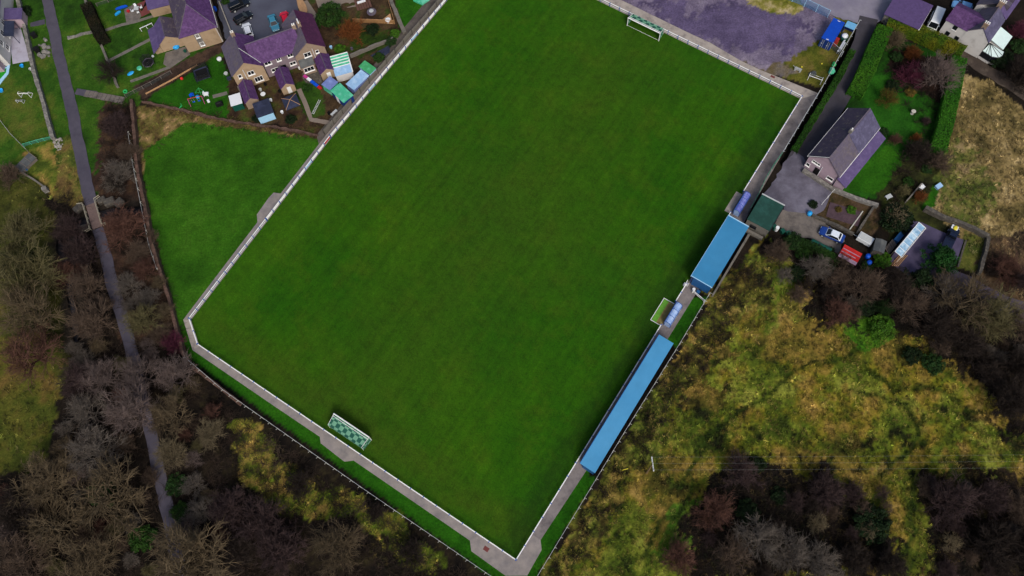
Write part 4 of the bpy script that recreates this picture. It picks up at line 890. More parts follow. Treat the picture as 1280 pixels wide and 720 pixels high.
# neighbour whose lean-to shows at the top edge
fr2 = Frame((185, 12), (209, 6), 2.6)
h = FT('side_extension', 'low tan extension with a grey violet roof at the top edge, above the red patio', 'outbuilding', fr2)
MB().box(.1, 4.4, .1, 6, 0, 2.5).build('wall', M['tan'], h); slope(h, (-.1, -.1, 2.55), (4.6, -.1, 2.55), (-.1, 6.2, 3.8), (4.6, 6.2, 3.8), M['slate_violet'], lift=.02)

# white terrace end at the left edge
h = T('white_terrace', 'pale rendered terrace house with purple roofs at the left edge, beside the white patio', 'house', at(19, 82), math.radians(96))
# local x runs up the photo along the patio, y to the left
MB().box(0.3, 18, 1.0, 8.5, 0, 5.0).build('wall', M['white_render'], h)
slope(h, (0, .7, 4.9), (18, .7, 4.9), (0, 4.8, 7.4), (18, 4.8, 7.4), M['slate']); slope(h, (0, 8.9, 4.9), (18, 8.9, 4.9), (0, 4.8, 7.4), (18, 4.8, 7.4), M['slate'])
MB().box(-1.2, .297, 2.0, 6.5, 0, 2.6).build('wall', M['pink'], h); slope(h, (-1.4, 1.8, 2.6), (.29, 1.8, 2.6), (-1.4, 6.7, 3.9), (.29, 6.7, 3.9), M['slate_violet'])
for x in (1.6, 4.2, 7.0): window(h, x + 1.2, 1.0, 2.9, 1.2, 1.1, ang=0)
for x in (2.0, 5.5): window(h, x + 1.2, 1.0, .8, 1.3, 1.2, ang=0)
MB().slab([(5.5, -.9, 2.5), (9.5, -.9, 2.5), (9.5, .99, 3.0), (5.5, .99, 3.0)], .08).box(5.6, 5.7, -.8, -.7, 0, 2.4).box(9.3, 9.4, -.8, -.7, 0, 2.4).build('porch', M['felt_navy'], h)
MB().box(9.8, 12.5, -2.2, .99, 0, 2.4).build('wall', M['pink'], h); MB().slab([(9.7, -2.4, 2.45), (12.7, -2.4, 2.45), (12.7, .98, 3.2), (9.7, .98, 3.2)], .1).build('roof', M['slate_violet'], h)
sheet('patio', [(14, 18), (20, 15), (38, 76), (16, 80), (12, 48)], .03, M['patio_white'])

# pink chapel like bungalow
fr = Frame((1010.8, 194), (1049.6, 219.3), 4)
h = FT('cottage', 'pink gabled cottage with a patched slate roof, beside the gravel yard and lane', 'house', fr)
wl = MB(); gwall(wl, .2, 6.7, .05, 13.5, 3.9, 6.9); wl.build('wall', M['pink'], h)
gable_roof(h, .2, 6.7, .05, 13.5, 3.9, 6.9, M['slate_lichen'], M['slate_grey'])
slope(h, (3.7, 6.4, 6.72), (6.98, 6.4, 3.66), (3.7, 13.72, 6.72), (6.98, 13.72, 3.66), M['slate_blue'], .1, lift=.11)
for s in (-.06, 6.99): MB().box(s - .05, s + .05, -.15, 13.7, 3.6, 3.72).build('gutter', M['white_paint'], h)
MB().slab([(-.1, -.19, 3.76), (3.45, -.19, 7.03), (3.45, -.16, 7.13), (-.1, -.16, 3.86)], .03).build('bargeboard', M['white_paint'], h)
chimney(h, 3.45, 7.0, 6.5, 7.7, .6, .6, 1, 'stone')
MB().box(6.703, 8.6, -.1, 13.4, 0, 2.2).build('wall', M['pink'], h)
slope(h, (8.95, -.3, 2.1), (8.95, 13.6, 2.1), (6.72, -.3, 3.1), (6.72, 13.6, 3.1), M['slate_violet'])
for y in (4.6, 7.6): MB().box(8.603, 8.68, y, y + 2.4, .4, 1.9).build('window', M['white_paint'], h)
window(h, 1.1, .05, 2.9, 1.7, .7, mull=2); window(h, 4.9, .05, 1.0, 1.3, .9, mull=0); window(h, .35, .05, .9, .8, .9, mull=0); door(h, 2.2, .05, .04, 1.0, 2.0, 'black')
pipe(h, [(3.3, -.02, 3.3), (3.3, -.02, .2)]); pipe(h, [(6.6, -.03, 3.6), (6.6, -.03, .2)], 'dark_metal')

# white house at the top right with its attached row
fr = Frame((1181.7, 25.6), (1235.5, 54.4), 5)
h = FT('white_house', 'white rendered house with purple slate roofs and a gabled end, at the top right', 'house', fr)
MB().box(.15, 4.4, .4, 5.6, 0, 4.95).build('wall', M['white_render'], h)
wl = MB(); gwall(wl, 4.403, 9.1, .35, 7.0, 4.95, 7.3); wl.build('wall', M['white_render'], h)
slope(h, (-.05, .15, 4.9), (4.6, .15, 4.9), (-.05, 2.9, 6.7), (6.6, 2.9, 6.7), M['slate']); slope(h, (-.05, 5.7, 4.9), (4.6, 5.7, 4.9), (-.05, 2.9, 6.7), (6.6, 2.9, 6.7), M['slate'])
gable_roof(h, 4.403, 9.1, .35, 7.0, 4.95, 7.3, M['slate_grey'], M['slate_blue'], og=.05, oh=.15)
chimney(h, 6.75, .75, 6.9, 8.4, .9, .55, 3, 'tan_dash'); chimney(h, 6.75, 7.1, 6.9, 8.5, 1.0, .6, 4, 'tan_dash')
for x, z in ((1.9, 3.6), (1.3, 1.4), (3.3, 1.4)): window(h, x, .4, z, .85, 1.1, mull=0, frame='dark_metal')
MB().box(3.1, 9.1, 7.5, 15, 0, 4.95).build('wall', M['white_render'], h)
gable_roof(h, 3.1, 9.1, 7.5, 15, 5.0, 7.4, M['slate_grey'], M['slate_violet'], oh=.2)
for y in (8.6, 10.6, 12.6):
    d = MB().box(7.0, 8.4, y, y + 1.1, 5.6, 6.9).build('dormer', M['slate_grey'], h); MB().box(8.403, 8.45, y + .1, y + 1.0, 5.75, 6.7).build('pane', M['glass'], d)
MB().slab([(9.2, 2.9, 3.3), (9.2, 6.9, 3.3), (12.2, 6.9, 2.5), (12.2, 2.9, 2.5)], .08).build('lean_to_roof', M['glass_white'], h)
MB().box(9.103, 12.1, 3.0, 6.8, 0, 2.4).build('wall', M['white_render'], h)
t = T('conservatory', 'white glazed conservatory with an angled front, beside the white gabled house', 'conservatory', fr.loc + Vector((0, 0, 0)), fr.rot)
oc = [(9.15, .5), (11.2, .3), (12.4, .9), (12.8, 1.8), (12.6, 2.85), (9.15, 2.85)]
MB().prism(oc, 0, .7).build('base_wall', M['white_render'], t); MB().prism([(9.2 + (x - 9.2) * .985, .55 + (y - .55) * .97) for x, y in oc], .703, 2.1).build('glazing', M['glass'], t)
rp = MB(); cx, cy, cz = 9.5, 2.3, 2.95
for (x0, y0), (x1, y1) in zip(oc[:-1], oc[1:]): rp.slab([(x0, y0, 2.15), (x1, y1, 2.15), (cx, cy, cz)], .05)
rp.build('glass_roof', M['glass_white'], t)
g = MB()
for x, y in oc: g.tube((x, y, 2.2), (cx, cy, cz + .06), .045).tube((x, y, .7), (x, y, 2.15), .05)
for k in (.33, .66): g.tube((9.2 + 2 * k, .5 - .2 * k, 2.2), (9.5 + .1 * k, 2.3, cz), .045)
for (x0, y0), (x1, y1) in zip(oc, oc[1:]): g.tube((x0, y0, 2.17), (x1, y1, 2.17), .06)
g.build('glazing_bars', M['dark_metal'], t)

# purple roofed garage at the road
fr = Frame((1106, 17), (1146, 35), 2.6)
h = FT('garage', 'low outbuilding with a lichen spotted purple slate roof, between the road and the white campervan', 'garage', fr)
MB().box(.1, 7.3, .1, 6.2, 0, 2.5).build('wall', M['stone'], h)
slope(h, (-.1, -.2, 2.55), (7.4, -.2, 2.55), (-.1, 5.9, 3.6), (7.4, 5.9, 3.6), mat('spotted_slate', '#4d3d66', .7, .2, 2, spots='#8f86a6', spot_scale=1.3, spot_at=.7, spot_w=.03, bump=.3))
MB().box(7.3, 7.45, -.25, 6.0, 2.5, 2.64).build('bargeboard', M['white_paint'], h)
single('stone_wall', 'rough stone wall along the foot of the purple roofed garage', 'wall', MB().box(-.3, 8.0, -.35, .35, 0, 1.2), M['stone'], at(1106, 31), fr.rot)
# ------------------------------------------------------------------ vehicles
def car(name, label, cat, loc, rot, L_, W_, H_, paint, kind='hatch', roof=None, group=None):
    """x forward; body lofted from cross sections, glass slightly proud of the cabin"""
    t = T(name, label, cat, loc, rot, group); hw = W_ / 2
    van = kind == 'van'; zb = .28; belt = .88 if not van else 1.15
    st = [(-.5, .42, .80, .84), (-.485, .30, .94, .90), (-.40, zb, 1.0, .94), (.15, zb, 1.0, .96), (.34, zb, 1.0, .90), (.44, .30, .95, .80), (.49, .38, .84, .68), (.5, .44, .76, .60)]
    if kind == 'van': st = [(x, z0, w_, h + .2 if x < .4 else h + .1) for x, z0, w_, h in st]
    if kind == 'pickup': st = [(x, z0, w_, h) for x, z0, w_, h in st]
    vs = []; n = 8
    for x, z0, w_, h in st:
        y = hw * w_; vs += [(x * L_, -y * .9, z0), (x * L_, -y, z0 + .14), (x * L_, -y, h - .16), (x * L_, -y * .92, h), (x * L_, y * .92, h), (x * L_, y, h - .16), (x * L_, y, z0 + .14), (x * L_, y * .9, z0)]
    fs = [(i * n + j, i * n + (j + 1) % n, (i + 1) * n + (j + 1) % n, (i + 1) * n + j) for i in range(len(st) - 1) for j in range(n)]
    fs += [tuple(range(n))[::-1], tuple(range((len(st) - 1) * n, len(st) * n))]
    MB().add(vs, fs).build('body', paint, t, bevel=.02)
    b0, b1, t0, t1 = dict(hatch=(-.47, .24, -.40, .06), estate=(-.48, .24, -.45, .06), suv=(-.48, .22, -.44, .06), van=(-.49, .40, -.48, .30), pickup=(-.05, .26, -.02, .12), saloon=(-.38, .24, -.24, .06))[kind]
    zb_ = st[3][3] - .03; yb, yt = hw * .90, hw * (.70 if not van else .84)
    B = [(b0 * L_, -yb, zb_), (b1 * L_, -yb, zb_), (b1 * L_, yb, zb_), (b0 * L_, yb, zb_)]; Q = [(t0 * L_, -yt, H_), (t1 * L_, -yt, H_), (t1 * L_, yt, H_), (t0 * L_, yt, H_)]
    Q2 = [(x * .97 + (t0 + t1) * L_ * .015, y * .93, H_ + .05) for x, y, _ in Q]
    MB().add(B + Q + Q2, [(0, 1, 5, 4), (1, 2, 6, 5), (2, 3, 7, 6), (3, 0, 4, 7), (4, 5, 9, 8), (5, 6, 10, 9), (6, 7, 11, 10), (7, 4, 8, 11), (8, 9, 10, 11)]).build('cabin', roof or paint, t)
    def pane(nm, a, b, c, d, k0=.10, k1=.92, s=.06):
        a, b, c, d = map(Vector, (a, b, c, d)); nrm = (b - a).cross(d - a).normalized() * .012
        def P(u, v): return a.lerp(b, u).lerp(d.lerp(c, u), v) + nrm
        MB().add([P(s, k0), P(1 - s, k0), P(1 - s, k1), P(s, k1)], [(0, 1, 2, 3)]).build(nm, M['carglass'], t)
    pane('windscreen', B[1], B[2], Q[2], Q[1]); pane('rear_window', B[3], B[0], Q[0], Q[3], .3)
    pane('side_window', B[0], B[1], Q[1], Q[0]); pane('side_window', B[2], B[3], Q[3], Q[2])
    wr = .33 if kind not in ('suv', 'van', 'pickup') else .37
    for x in (-.31, .32):
        for s in (-1, 1):
            y = s * (hw - .08); w_ = MB().tube((x * L_, y - .11, wr), (x * L_, y + .11, wr), wr, n=14).build('wheel', M['black'], t)
            MB().tube((x * L_, y + s * .105, wr), (x * L_, y + s * .12, wr), wr * .62, n=10).build('rim', M['galv'], w_)
    for s in (-1, 1):
        MB().box(.455 * L_, .497 * L_, s * hw * .5, s * hw * .78, .56, .68).build('headlight', M['glass_white'], t)
        MB().box(-.502 * L_, -.48 * L_, s * hw * .55, s * hw * .8, .62, .8).build('tail_light', M['red_paint'], t)
        MB().box(.18 * L_, .23 * L_, s * hw * .95, s * (hw + .16), zb_ + .03, zb_ + .16).build('mirror', paint, t)
    return t
def paint(nm, hx, rough=.25): 
    m = mat(nm, hx, rough, .03, 2, spec=.5); m.node_tree.nodes['Principled BSDF'].inputs['Coat Weight'].default_value = .5; return m
def heading(A, B): a, b = at(*A), at(*B); return math.atan2(b.y - a.y, b.x - a.x), (b - a).length, (a + b) / 2
G = 'cars parked behind the terrace'
for lb, A, B, L_, W_, H_, hx, kd in (
    ('large black estate car at the top edge of the car park', (289, 14), (311, 3.5), 4.6, 1.85, 1.6, '#0d1118', 'suv'),
    ('small black hatchback parked below the black estate car', (296, 30), (314, 19.5), 4.1, 1.75, 1.45, '#090a0d', 'hatch'),
    ('white hatchback at the gable end of the car park', (313.5, 47.5), (308.5, 33), 3.9, 1.72, 1.5, '#dfe3ea', 'hatch'),
    ('teal blue saloon nosing up to the terrace roof', (340, 22), (346.5, 40.5), 4.3, 1.75, 1.42, '#3b7f9a', 'saloon'),
    ('bright red hatchback beside the teal blue saloon', (360.5, 33.5), (355, 17.5), 3.8, 1.68, 1.45, '#c5102e', 'hatch')):
    rot, ln, mid = heading(A, B); car('parked_car', lb, 'car', (mid.x, mid.y, .03), rot, L_, W_, H_, paint('car_paint', hx), kd, group=G)
rot, ln, mid = heading((1178, 7), (1165, 37)); mid = at(1172, 21, 2.3); car('campervan', 'white high roofed campervan between the purple garage and the white house', 'campervan', (mid.x, mid.y, .03), rot, 5.4, 2.1, 2.35, paint('van_paint', '#e4e8ea'), 'van')
rot, ln, mid = heading((1219, 13), (1193, 5)); mid = at(1204, 5.5, 1.2); car('parked_car', 'pale blue hatchback behind the white house', 'car', (mid.x, mid.y, .03), rot, 4.0, 1.72, 1.5, paint('pale_blue_paint', '#6ba1d6'), 'hatch')
rot, ln, mid = heading((1053, 300), (1023, 287)); car('parked_car', 'navy saloon with windscreen glare painted white on its cabin, on the concrete yard', 'car', (mid.x, mid.y - .3, .04), rot, 4.6, 1.8, 1.5, paint('navy_paint', '#173a86'), 'saloon', roof=paint('white_glare_paint', '#dce4ee'))  # white cabin colour stands in for the reflection off the windscreen
rot, ln, mid = heading((1180, 312), (1192, 288)); car('pickup_truck', 'dark blue pickup truck under the conifer on the violet yard', 'pickup', (mid.x, mid.y, .04), rot, 5.0, 1.85, 1.7, paint('dark_blue_paint', '#10182e'), 'pickup')
t = T('box_stack', 'white box with a lime green bag on it at the nose of the dark pickup', 'box', at(1191, 287), rot); MB().box(-.45, .45, -.6, .6, 0, .9).build('box', M['white_plastic'], t, bevel=.04); MB().ball((-.1, -.1, 1.0), .5, .4, .16).build('bag', M['toy_yellow'], t, True)

# ------------------------------------------------------------------ sheds and yards
def shed(name, label, cat, A, B, D, z, wallm, roofm, drop=.0, over=.12, doorm=None, pitch=None, group=None, front=None):
    """A, B front roof edge (left, right), D rear left corner on level z; drop: rear edge lower by that much"""
    fr = Frame(A, B, z); x, d = fr.l(*D, z); w_ = fr.len; t = FT(name, label, cat, fr, group)
    MB().box(over, w_ - over, over, d - over, 0, z - .12 - max(drop, 0)).build('wall', wallm, t)
    if pitch:
        zr = z + pitch
        MB().slab([(0, 0, z), (w_ / 2, 0, zr), (w_ / 2, d, zr), (0, d, z)], .07).slab([(w_ / 2, 0, zr), (w_, 0, z), (w_, d, z), (w_ / 2, d, zr)], .07).build('roof', roofm, t)
    else: MB().slab([(0, 0, z), (w_, 0, z), (w_, d, z - drop), (0, d, z - drop)], .07).build('roof', roofm, t)
    if front: MB().box(over, w_ - over, over - .04, over - .003, .02, z - .2).build('front_panel', front, t)
    if doorm: MB().box(w_ * .35, w_ * .35 + .9, over - .08, over - .045, .02, min(1.95, z - .3)).build('door', doorm, t)
    return t
shed('garden_shed', 'white roofed dark green shed against the left outhouse', 'shed', (288.7, 133), (303, 128.7), (284, 119.7), 2.1, M['green_plastic'], M['white_plastic'], .15)
shed('garden_shed', 'navy felt roofed shed with a pale front, below the left outhouse', 'shed', (321.4, 147.8), (342, 140.5), (313, 130), 2.3, M['felt_navy'], M['felt_navy'], .1, front=M['pale_blue'])
fr = Frame((357.5, 137.8), (375.5, 131), 2.2); x, d = fr.l(352, 123, 2.2); w_ = fr.len
t = FT('gazebo', 'dark navy pyramid topped gazebo behind the free standing outhouse', 'gazebo', fr)
MB().add([(0, 0, 2.2), (w_, 0, 2.2), (w_, d, 2.2), (0, d, 2.2), (w_ / 2, d / 2, 2.9)], [(0, 1, 4), (1, 2, 4), (2, 3, 4), (3, 0, 4)]).add([(0, 0, 2.0), (w_, 0, 2.0), (w_, 0, 2.2), (0, 0, 2.2)], [(0, 1, 2, 3)]).build('canopy', M['felt_navy'], t)
sm = MB()
for c in ((0, 0), (w_, 0), (w_, d), (0, d)): sm.tube((*c, 2.23), (w_ / 2, d / 2, 2.93), .045, n=4)
sm.build('seam', M['wood_pale'], t)
for cx, cy in ((.1, .1), (w_ - .1, .1), (w_ - .1, d - .1), (.1, d - .1)): MB().box(cx - .04, cx + .04, cy - .04, cy + .04, 0, 2.19).build('leg', M['dark_metal'], t)
t = shed('garden_shed', 'shed with a slate blue sheet roof, leftmost of the joined garden sheds', 'shed', (401.5, 105.5), (412.2, 112.9), (412.7, 95.5), 2.0, M['sheet_turq'], M['sheet_slate'], 0)
t = shed('garden_shed', 'turquoise roofed shed with a navy front at the panel wall', 'shed', (412.6, 113.2), (429.5, 128.7), (424.4, 103), 2.2, M['navy_container'], M['sheet_turq'], 0, doorm=M['white_paint'])
t = shed('garden_shed', 'long pale blue roofed shed between the turquoise and the bright green roofs', 'shed', (432, 105), (442.3, 112.5), (450, 86), 2.1, M['sheet_slate'], M['sheet_pale'], 0)
shed('garden_shed', 'bright green roofed shed at the right end of the joined sheds', 'shed', (448, 83), (462.3, 93), (455.5, 75), 2.2, M['sheet_pale'], M['sheet_green'], 0)
fr = Frame((419, 95), (441, 89), 2.3); w_ = fr.len; x, d = fr.l(410.5, 73, 2.3)
t = FT('glass_lean_to', 'lean-to with a roof of green panels and white bars beside the right outhouse', 'lean-to', fr)
MB().box(.1, w_ - .1, .1, d - .1, 0, 2.0).build('wall', M['white_render'], t)
MB().slab([(0, 0, 2.15), (w_, 0, 2.15), (w_, d * .42, 2.35), (0, d * .42, 2.35)], .06).build('roof_pane', M['sheet_pale'], t)
MB().slab([(0, d * .42 + .02, 2.35), (w_, d * .42 + .02, 2.35), (w_, d, 2.6), (0, d, 2.6)], .06).build('roof_pane', M['sheet_turq'], t)
br = MB()
for k in range(5): yy = d * (.42 + .58 * k / 4); zz = 2.38 + .25 * k / 4; br.box(0, w_, yy - .09, yy + .09, zz - .02, zz + .05)
br.box(w_ - .15, w_ + .05, 0, d, 2.1, 2.45); br.build('roof_bar', M['white_paint'], t)

shed('storage_shed', 'small shed with a red and mauve striped corrugated roof beside the yard', 'shed', (1047.5, 320), (1069.6, 332), (1054, 304), 2.2, M['wood_grey'], M['red_sheet'], .05)
fr = Frame((1047.5, 320), (1069.6, 332), 2.2); x, d = fr.l(1054, 304, 2.2); shd = [o for o in bpy.data.objects if o.get('label', '').startswith('small shed with a red')][0]
MB().box(.02, fr.len - .02, -.02, d * .24, 2.215, 2.25).build('roof_strip', M['mauve_sheet'], shd)
for k, yy in enumerate((.42, .66)): MB().box(.1, fr.len * (.82 if k == 0 else .98), d * yy, d * yy + .14, 2.203, 2.26).build('roof_batten', M['mauve_sheet'], shd)
shed('storage_shed', 'grey felt roofed shed between the white trailer and the glazed canopy', 'shed', (1091, 312.5), (1105, 317), (1100, 299), 2.2, M['stone_dark'], M['felt_grey'], 0, pitch=.3)
fr = Frame((1072, 296.5), (1088.7, 306), 1.5); x, d = fr.l(1077, 289, 1.5)
t = FT('box_trailer', 'white box trailer with a ribbed grey lid above the red roofed shed', 'trailer', fr)
MB().box(0, fr.len, 0, d, .45, 1.45).build('box_body', M['white_plastic'], t); lid = MB().box(.12, fr.len - .35, .1, d - .1, 1.453, 1.52)
for k in range(5): lid.box(.2, fr.len - .45, .15 + k * (d - .3) / 5, .2 + k * (d - .3) / 5, 1.52, 1.55)
lid.build('lid', M['galv'], t)
for s in (-.06, d + .06): MB().tube((fr.len * .5, s - .05, .3), (fr.len * .5, s + .05, .3), .3, n=12).build('wheel', M['black'], t)
MB().tube((-.9, d / 2, .45), (0, d / 2, .5), .05).build('drawbar', M['galv'], t)
fr = Frame((1013, 303), (1038, 316), 1.3); t = FT('oil_tank', 'long dark green domed oil tank between the navy saloon and the ivy bushes', 'tank', fr); L_ = fr.len
pr = [(-.75, .3), (-.78, .9), (-.6, 1.25), (-.25, 1.42), (.25, 1.42), (.6, 1.25), (.78, .9), (.75, .3)]
vs = [(x, y + .4, z) for x in (0, L_) for y, z in pr]; MB().add(vs, [(i, (i + 1) % 8, (i + 1) % 8 + 8, i + 8) for i in range(8)] + [tuple(range(8))[::-1], tuple(range(8, 16))]).build('tank_body', M['green_plastic'], t, bevel=.12)
MB().box(.2, .5, -.3, 1.1, 0, .3).box(L_ - .5, L_ - .2, -.3, 1.1, 0, .3).build('cradle', M['stone_dark'], t); MB().lathe([(.2, 1.4), (.2, 1.52), (.1, 1.55)], 10, (L_ * .4, .4)).build('filler_cap', M['dark_metal'], t)
for px, py, lb in ((967, 286, 'dark green wheelie bin nearest the green flat roof'), (977, 291, 'dark green wheelie bin with a pale disc beside it'), (984, 294, 'dark green wheelie bin at the yard end of the row')):
    t = T('wheelie_bin', lb, 'bin', at(px, py), .3, 'bins below the green flat roof'); MB().cbox(0, 0, .62, .7, .08, 1.0).build('bin_body', M['green_plastic'], t); MB().cbox(0, .02, .68, .78, 1.003, 1.08).build('lid', M['green_plastic'], t, bevel=.02)
single('plastic_tub', 'round white tub lid among the bins at the green flat roof', 'tub', MB().lathe([(.3, 0), (.36, 1.2), (.34, 1.3)], 14), M['white_plastic'], at(970, 288))
for px, py, lb in ((1083.4, 322, 'upper blue barrel beside the red roofed shed'), (1085, 330, 'lower blue barrel beside the red roofed shed')):
    single('plastic_barrel', lb, 'barrel', MB().lathe([(.4, 0), (.46, .3), (.46, .75), (.4, 1.0)], 12), M['toy_blue'], at(px, py), group='blue barrels', smooth=True)
single('water_butt', 'bright blue water butt at the corner of the vegetable plot', 'barrel', MB().lathe([(.38, 0), (.45, .4), (.42, .95)], 12), M['toy_cyan'], at(1011, 268.5), smooth=True)
fr = Frame((1123, 318), (1153, 281.5), 2.4); L_ = fr.len
t = FT('glazed_canopy', 'long narrow canopy with pale blue glazing along the violet yard', 'canopy', fr)
for k in range(6): MB().slab([(k * L_ / 6 + .03, -.6, 2.3), ((k + 1) * L_ / 6 - .03, -.6, 2.3), ((k + 1) * L_ / 6 - .03, .75, 2.55), (k * L_ / 6 + .03, .75, 2.55)], .05).build('roof_pane', M['glass_pale'], t)
fr_ = MB()
for k in range(7): x = k * L_ / 6; fr_.slab([(x - .035, -.8, 2.32), (x + .035, -.8, 2.32), (x + .035, .8, 2.6), (x - .035, .8, 2.6)], .07).box(x - .05, x + .05, -.72, -.64, 0, 2.24)
fr_.tube((0, -.78, 2.3), (L_, -.78, 2.3), .06).tube((0, .8, 2.56), (L_, .8, 2.56), .06); fr_.build('canopy_frame', M['white_paint'], t)
MB().box(0, L_, .82, .95, 0, 2.3).build('rear_wall', M['stone_dark'], t)
g = MB()
for k in range(9): g.tube((.3 + k * .28, 1.2, .2 + .1 * (k % 3)), (.9 + k * .28, 2.4, .35 + .12 * (k % 2)), .12, n=6)
single('timber_pile', 'jumbled pile of logs and boards behind the glazed canopy', 'timber', g, M['wood_grey'], fr.loc, fr.rot)
tag(MB().box(0, 2.2, 1.3, 2.2, 0, 1.0).box(2.6, 3.6, 1.2, 2.3, 0, .7).build('crates', M['blue_wall'], loc=fr.loc + Vector((math.cos(fr.rot) * 3, math.sin(fr.rot) * 3, 0)), rot=fr.rot), 'dark blue crates stored behind the glazed canopy', 'crates')
g = MB()
for k in range(5): g.tube((k * .3, 0, .1 + k * .02), (k * .3 + 1.6, 2.6, .2), .07, n=5)
single('long_poles', 'pale poles lying at the lower end of the glazed canopy', 'poles', g, M['wood_pale'], at(1113, 332), -.3)

# ------------------------------------------------------------------ walls, fences, steps
def wall(label, pts, width, h, m, name='stone_wall', rough=.06, step=.9, cat='wall'):
    P = [at(*p) for p in pts]; org = P[0].copy(); Q = []
    for a, b in zip(P[:-1], P[1:]):
        n = max(1, int((b - a).length / step)); Q += [a.lerp(b, i / n) - org for i in range(n)]
    Q.append(P[-1] - org); A, B, Hh = [], [], []
    for i, p in enumerate(Q):
        d = (Q[min(i + 1, len(Q) - 1)] - Q[max(i - 1, 0)]).normalized(); nn = Vector((-d.y, d.x, 0)); hh = h * (1 + random.uniform(-.14, .1) * (rough > 0))
        A.append(p + nn * (width / 2 + random.uniform(-rough, rough))); B.append(p - nn * (width / 2 + random.uniform(-rough, rough))); Hh.append(hh)
    n = len(Q); vs = [(p.x, p.y, z) for L_, zz in ((A, None), (B, None)) for p, z in zip(L_, [-.3] * n)] + [(p.x, p.y, z) for L_ in (A, B) for p, z in zip(L_, Hh)]
    fs = []
    for i in range(n - 1): fs += [(2 * n + i, 3 * n + i, 3 * n + i + 1, 2 * n + i + 1), (i, 2 * n + i, 2 * n + i + 1, i + 1), (n + i + 1, 3 * n + i + 1, 3 * n + i, n + i)]
    fs += [(0, n, 3 * n, 2 * n), (2 * n - 1, n - 1, 3 * n - 1, 4 * n - 1)]
    return tag(MB().add(vs, fs).build(name, m, loc=org), label, cat)
wall('long grey garden wall from the white patio down to a heap of rubble', [(24, 0), (34, 40), (45, 92), (58, 135), (69, 176)], .75, 1.1, M['stone'])
wall('brown wall curving down the left side of the small green field', [(167, 128), (171, 165), (173, 205), (180, 240), (187, 275), (192, 305), (203, 340), (214, 375), (224, 415), (231, 442), (240, 458), (272, 482), (302, 506)], .6, 1.4, M['stone_brown'])
wall('rubble field wall along the top of the small green field', [(178, 128), (230, 139), (285, 152), (345, 160), (398, 170)], .45, .5, M['stone_brown'], rough=.16)
wall('low garden wall beside the dark hedge in the top left', [(105, -10), (111, 14), (121, 42), (135, 76), (148, 110)], .5, .6, M['panel_concrete'])
wall('stub of rubble wall from the footpath to the dark hedge', [(85, 48), (101, 44), (117, 40)], .5, .35, M['stone'], rough=.15)
wall('car park wall between the tan house and the black cars', [(275, 4), (286, 32), (291, 44)], .22, .7, M['stone_pale'], rough=0)
wall('grey coped wall in front of the pink cottage, along the lawn', [(1003, 214), (1040, 238), (1068, 249), (1096, 259)], .7, .8, M['stone'])
wall('dark wall on the upper side of the violet yard plot', [(1154, 262), (1180, 275), (1208, 285), (1233, 298)], .7, 1.2, M['stone_dark'])
wall('dark wall at the right end of the grass plot by the violet yard', [(1233, 298), (1229, 318), (1222, 344)], .6, 1.1, M['stone_dark'])
wall('low kerb between the violet yard and the grass plot', [(1207, 301), (1202, 316), (1197, 334)], .3, .3, M['stone_dark'], rough=0)
wall('low wall on the lower side of the vegetable plot', [(1014, 270), (1040, 281), (1066, 294)], .5, .7, M['stone_dark'])
wall('low wall on the right side of the vegetable plot', [(1091, 260), (1082, 274), (1070, 293)], .4, .7, M['stone_dark'])
wall('short wall at the rear of the rust coloured bush', [(1150, 232), (1131, 254)], .25, .9, M['panel_concrete'], rough=0)
wall('tan edging wall of the path behind the right wing', [(374, 112), (382, 130), (389, 150), (412, 154)], .9, .25, M['deck'], rough=.05)
wall('low wall from the dark blue tarpaulin to the bright green roofed shed', [(438, 72), (458, 64), (476, 56), (492, 50)], .4, .9, M['panel_concrete'])
wall('path wall between the earth yard and the upper lawn', [(484, -10), (494, 14), (506, 42)], .8, .5, M['panel_concrete'])
wall('thin wall below the grey pen with the blue crate', [(27, 216), (44, 226), (58, 236)], .3, .8, M['panel_concrete'], rough=0)
tag(MB().cbox(0, 0, .9, .8, 0, 1.3, .4).build('gate_pillar', M['stone'], loc=at(59, 239)), 'stone pillar at the end of the thin wall, by the stream', 'pillar')
def boulders(label, spots, m=None, name='stone_heap', cat='stones'):
    g = MB(); o = at(*spots[0][:2])
    for px, py, s in spots:
        p = at(px, py) - o; q = MB().ball((0, 0, 0), s * random.uniform(.8, 1.2), s * random.uniform(.8, 1.2), s * .6, 7, 5); g.add([(v[0] * random.uniform(.85, 1.15) + p.x, v[1] * random.uniform(.85, 1.15) + p.y, max(v[2] + s * .4, -.1)) for v in q.v], q.f)
    return tag(g.build(name, m or M['stone'], loc=o), label, cat, kind='stuff')
boulders('heap of pale rubble at the lower end of the grey garden wall', [(70 + random.uniform(-3, 9), 176 + random.uniform(-4, 12), random.uniform(.15, .3)) for k in range(34)], M['stone_pale'])
boulders('rocks and rubble dumped between the garden wall and the footpath', [(56 + random.uniform(-7, 6), 61 + random.uniform(-12, 12), random.uniform(.25, .6)) for k in range(16)])
for px, py, s, lb in ((99, 261, 1.0, 'grey boulder left of the footbridge, upper bank'), (105, 286, .9, 'grey block at the lower left end of the footbridge'), (128, 251, .9, 'grey boulder at the upper right end of the footbridge'), (138, 253, 1.1, 'long grey boulder right of the footbridge'), (149.5, 254, 1.0, 'grey boulder at the stream, farthest right of the footbridge')):
    g = MB().cbox(0, 0, 1.9 * s, 1.4 * s, -.4, .75 * s, random.uniform(0, 1)); single('boulder', lb, 'boulder', g, M['stone_dark'], at(px, py), group='boulders by the footbridge', bevel=.25)
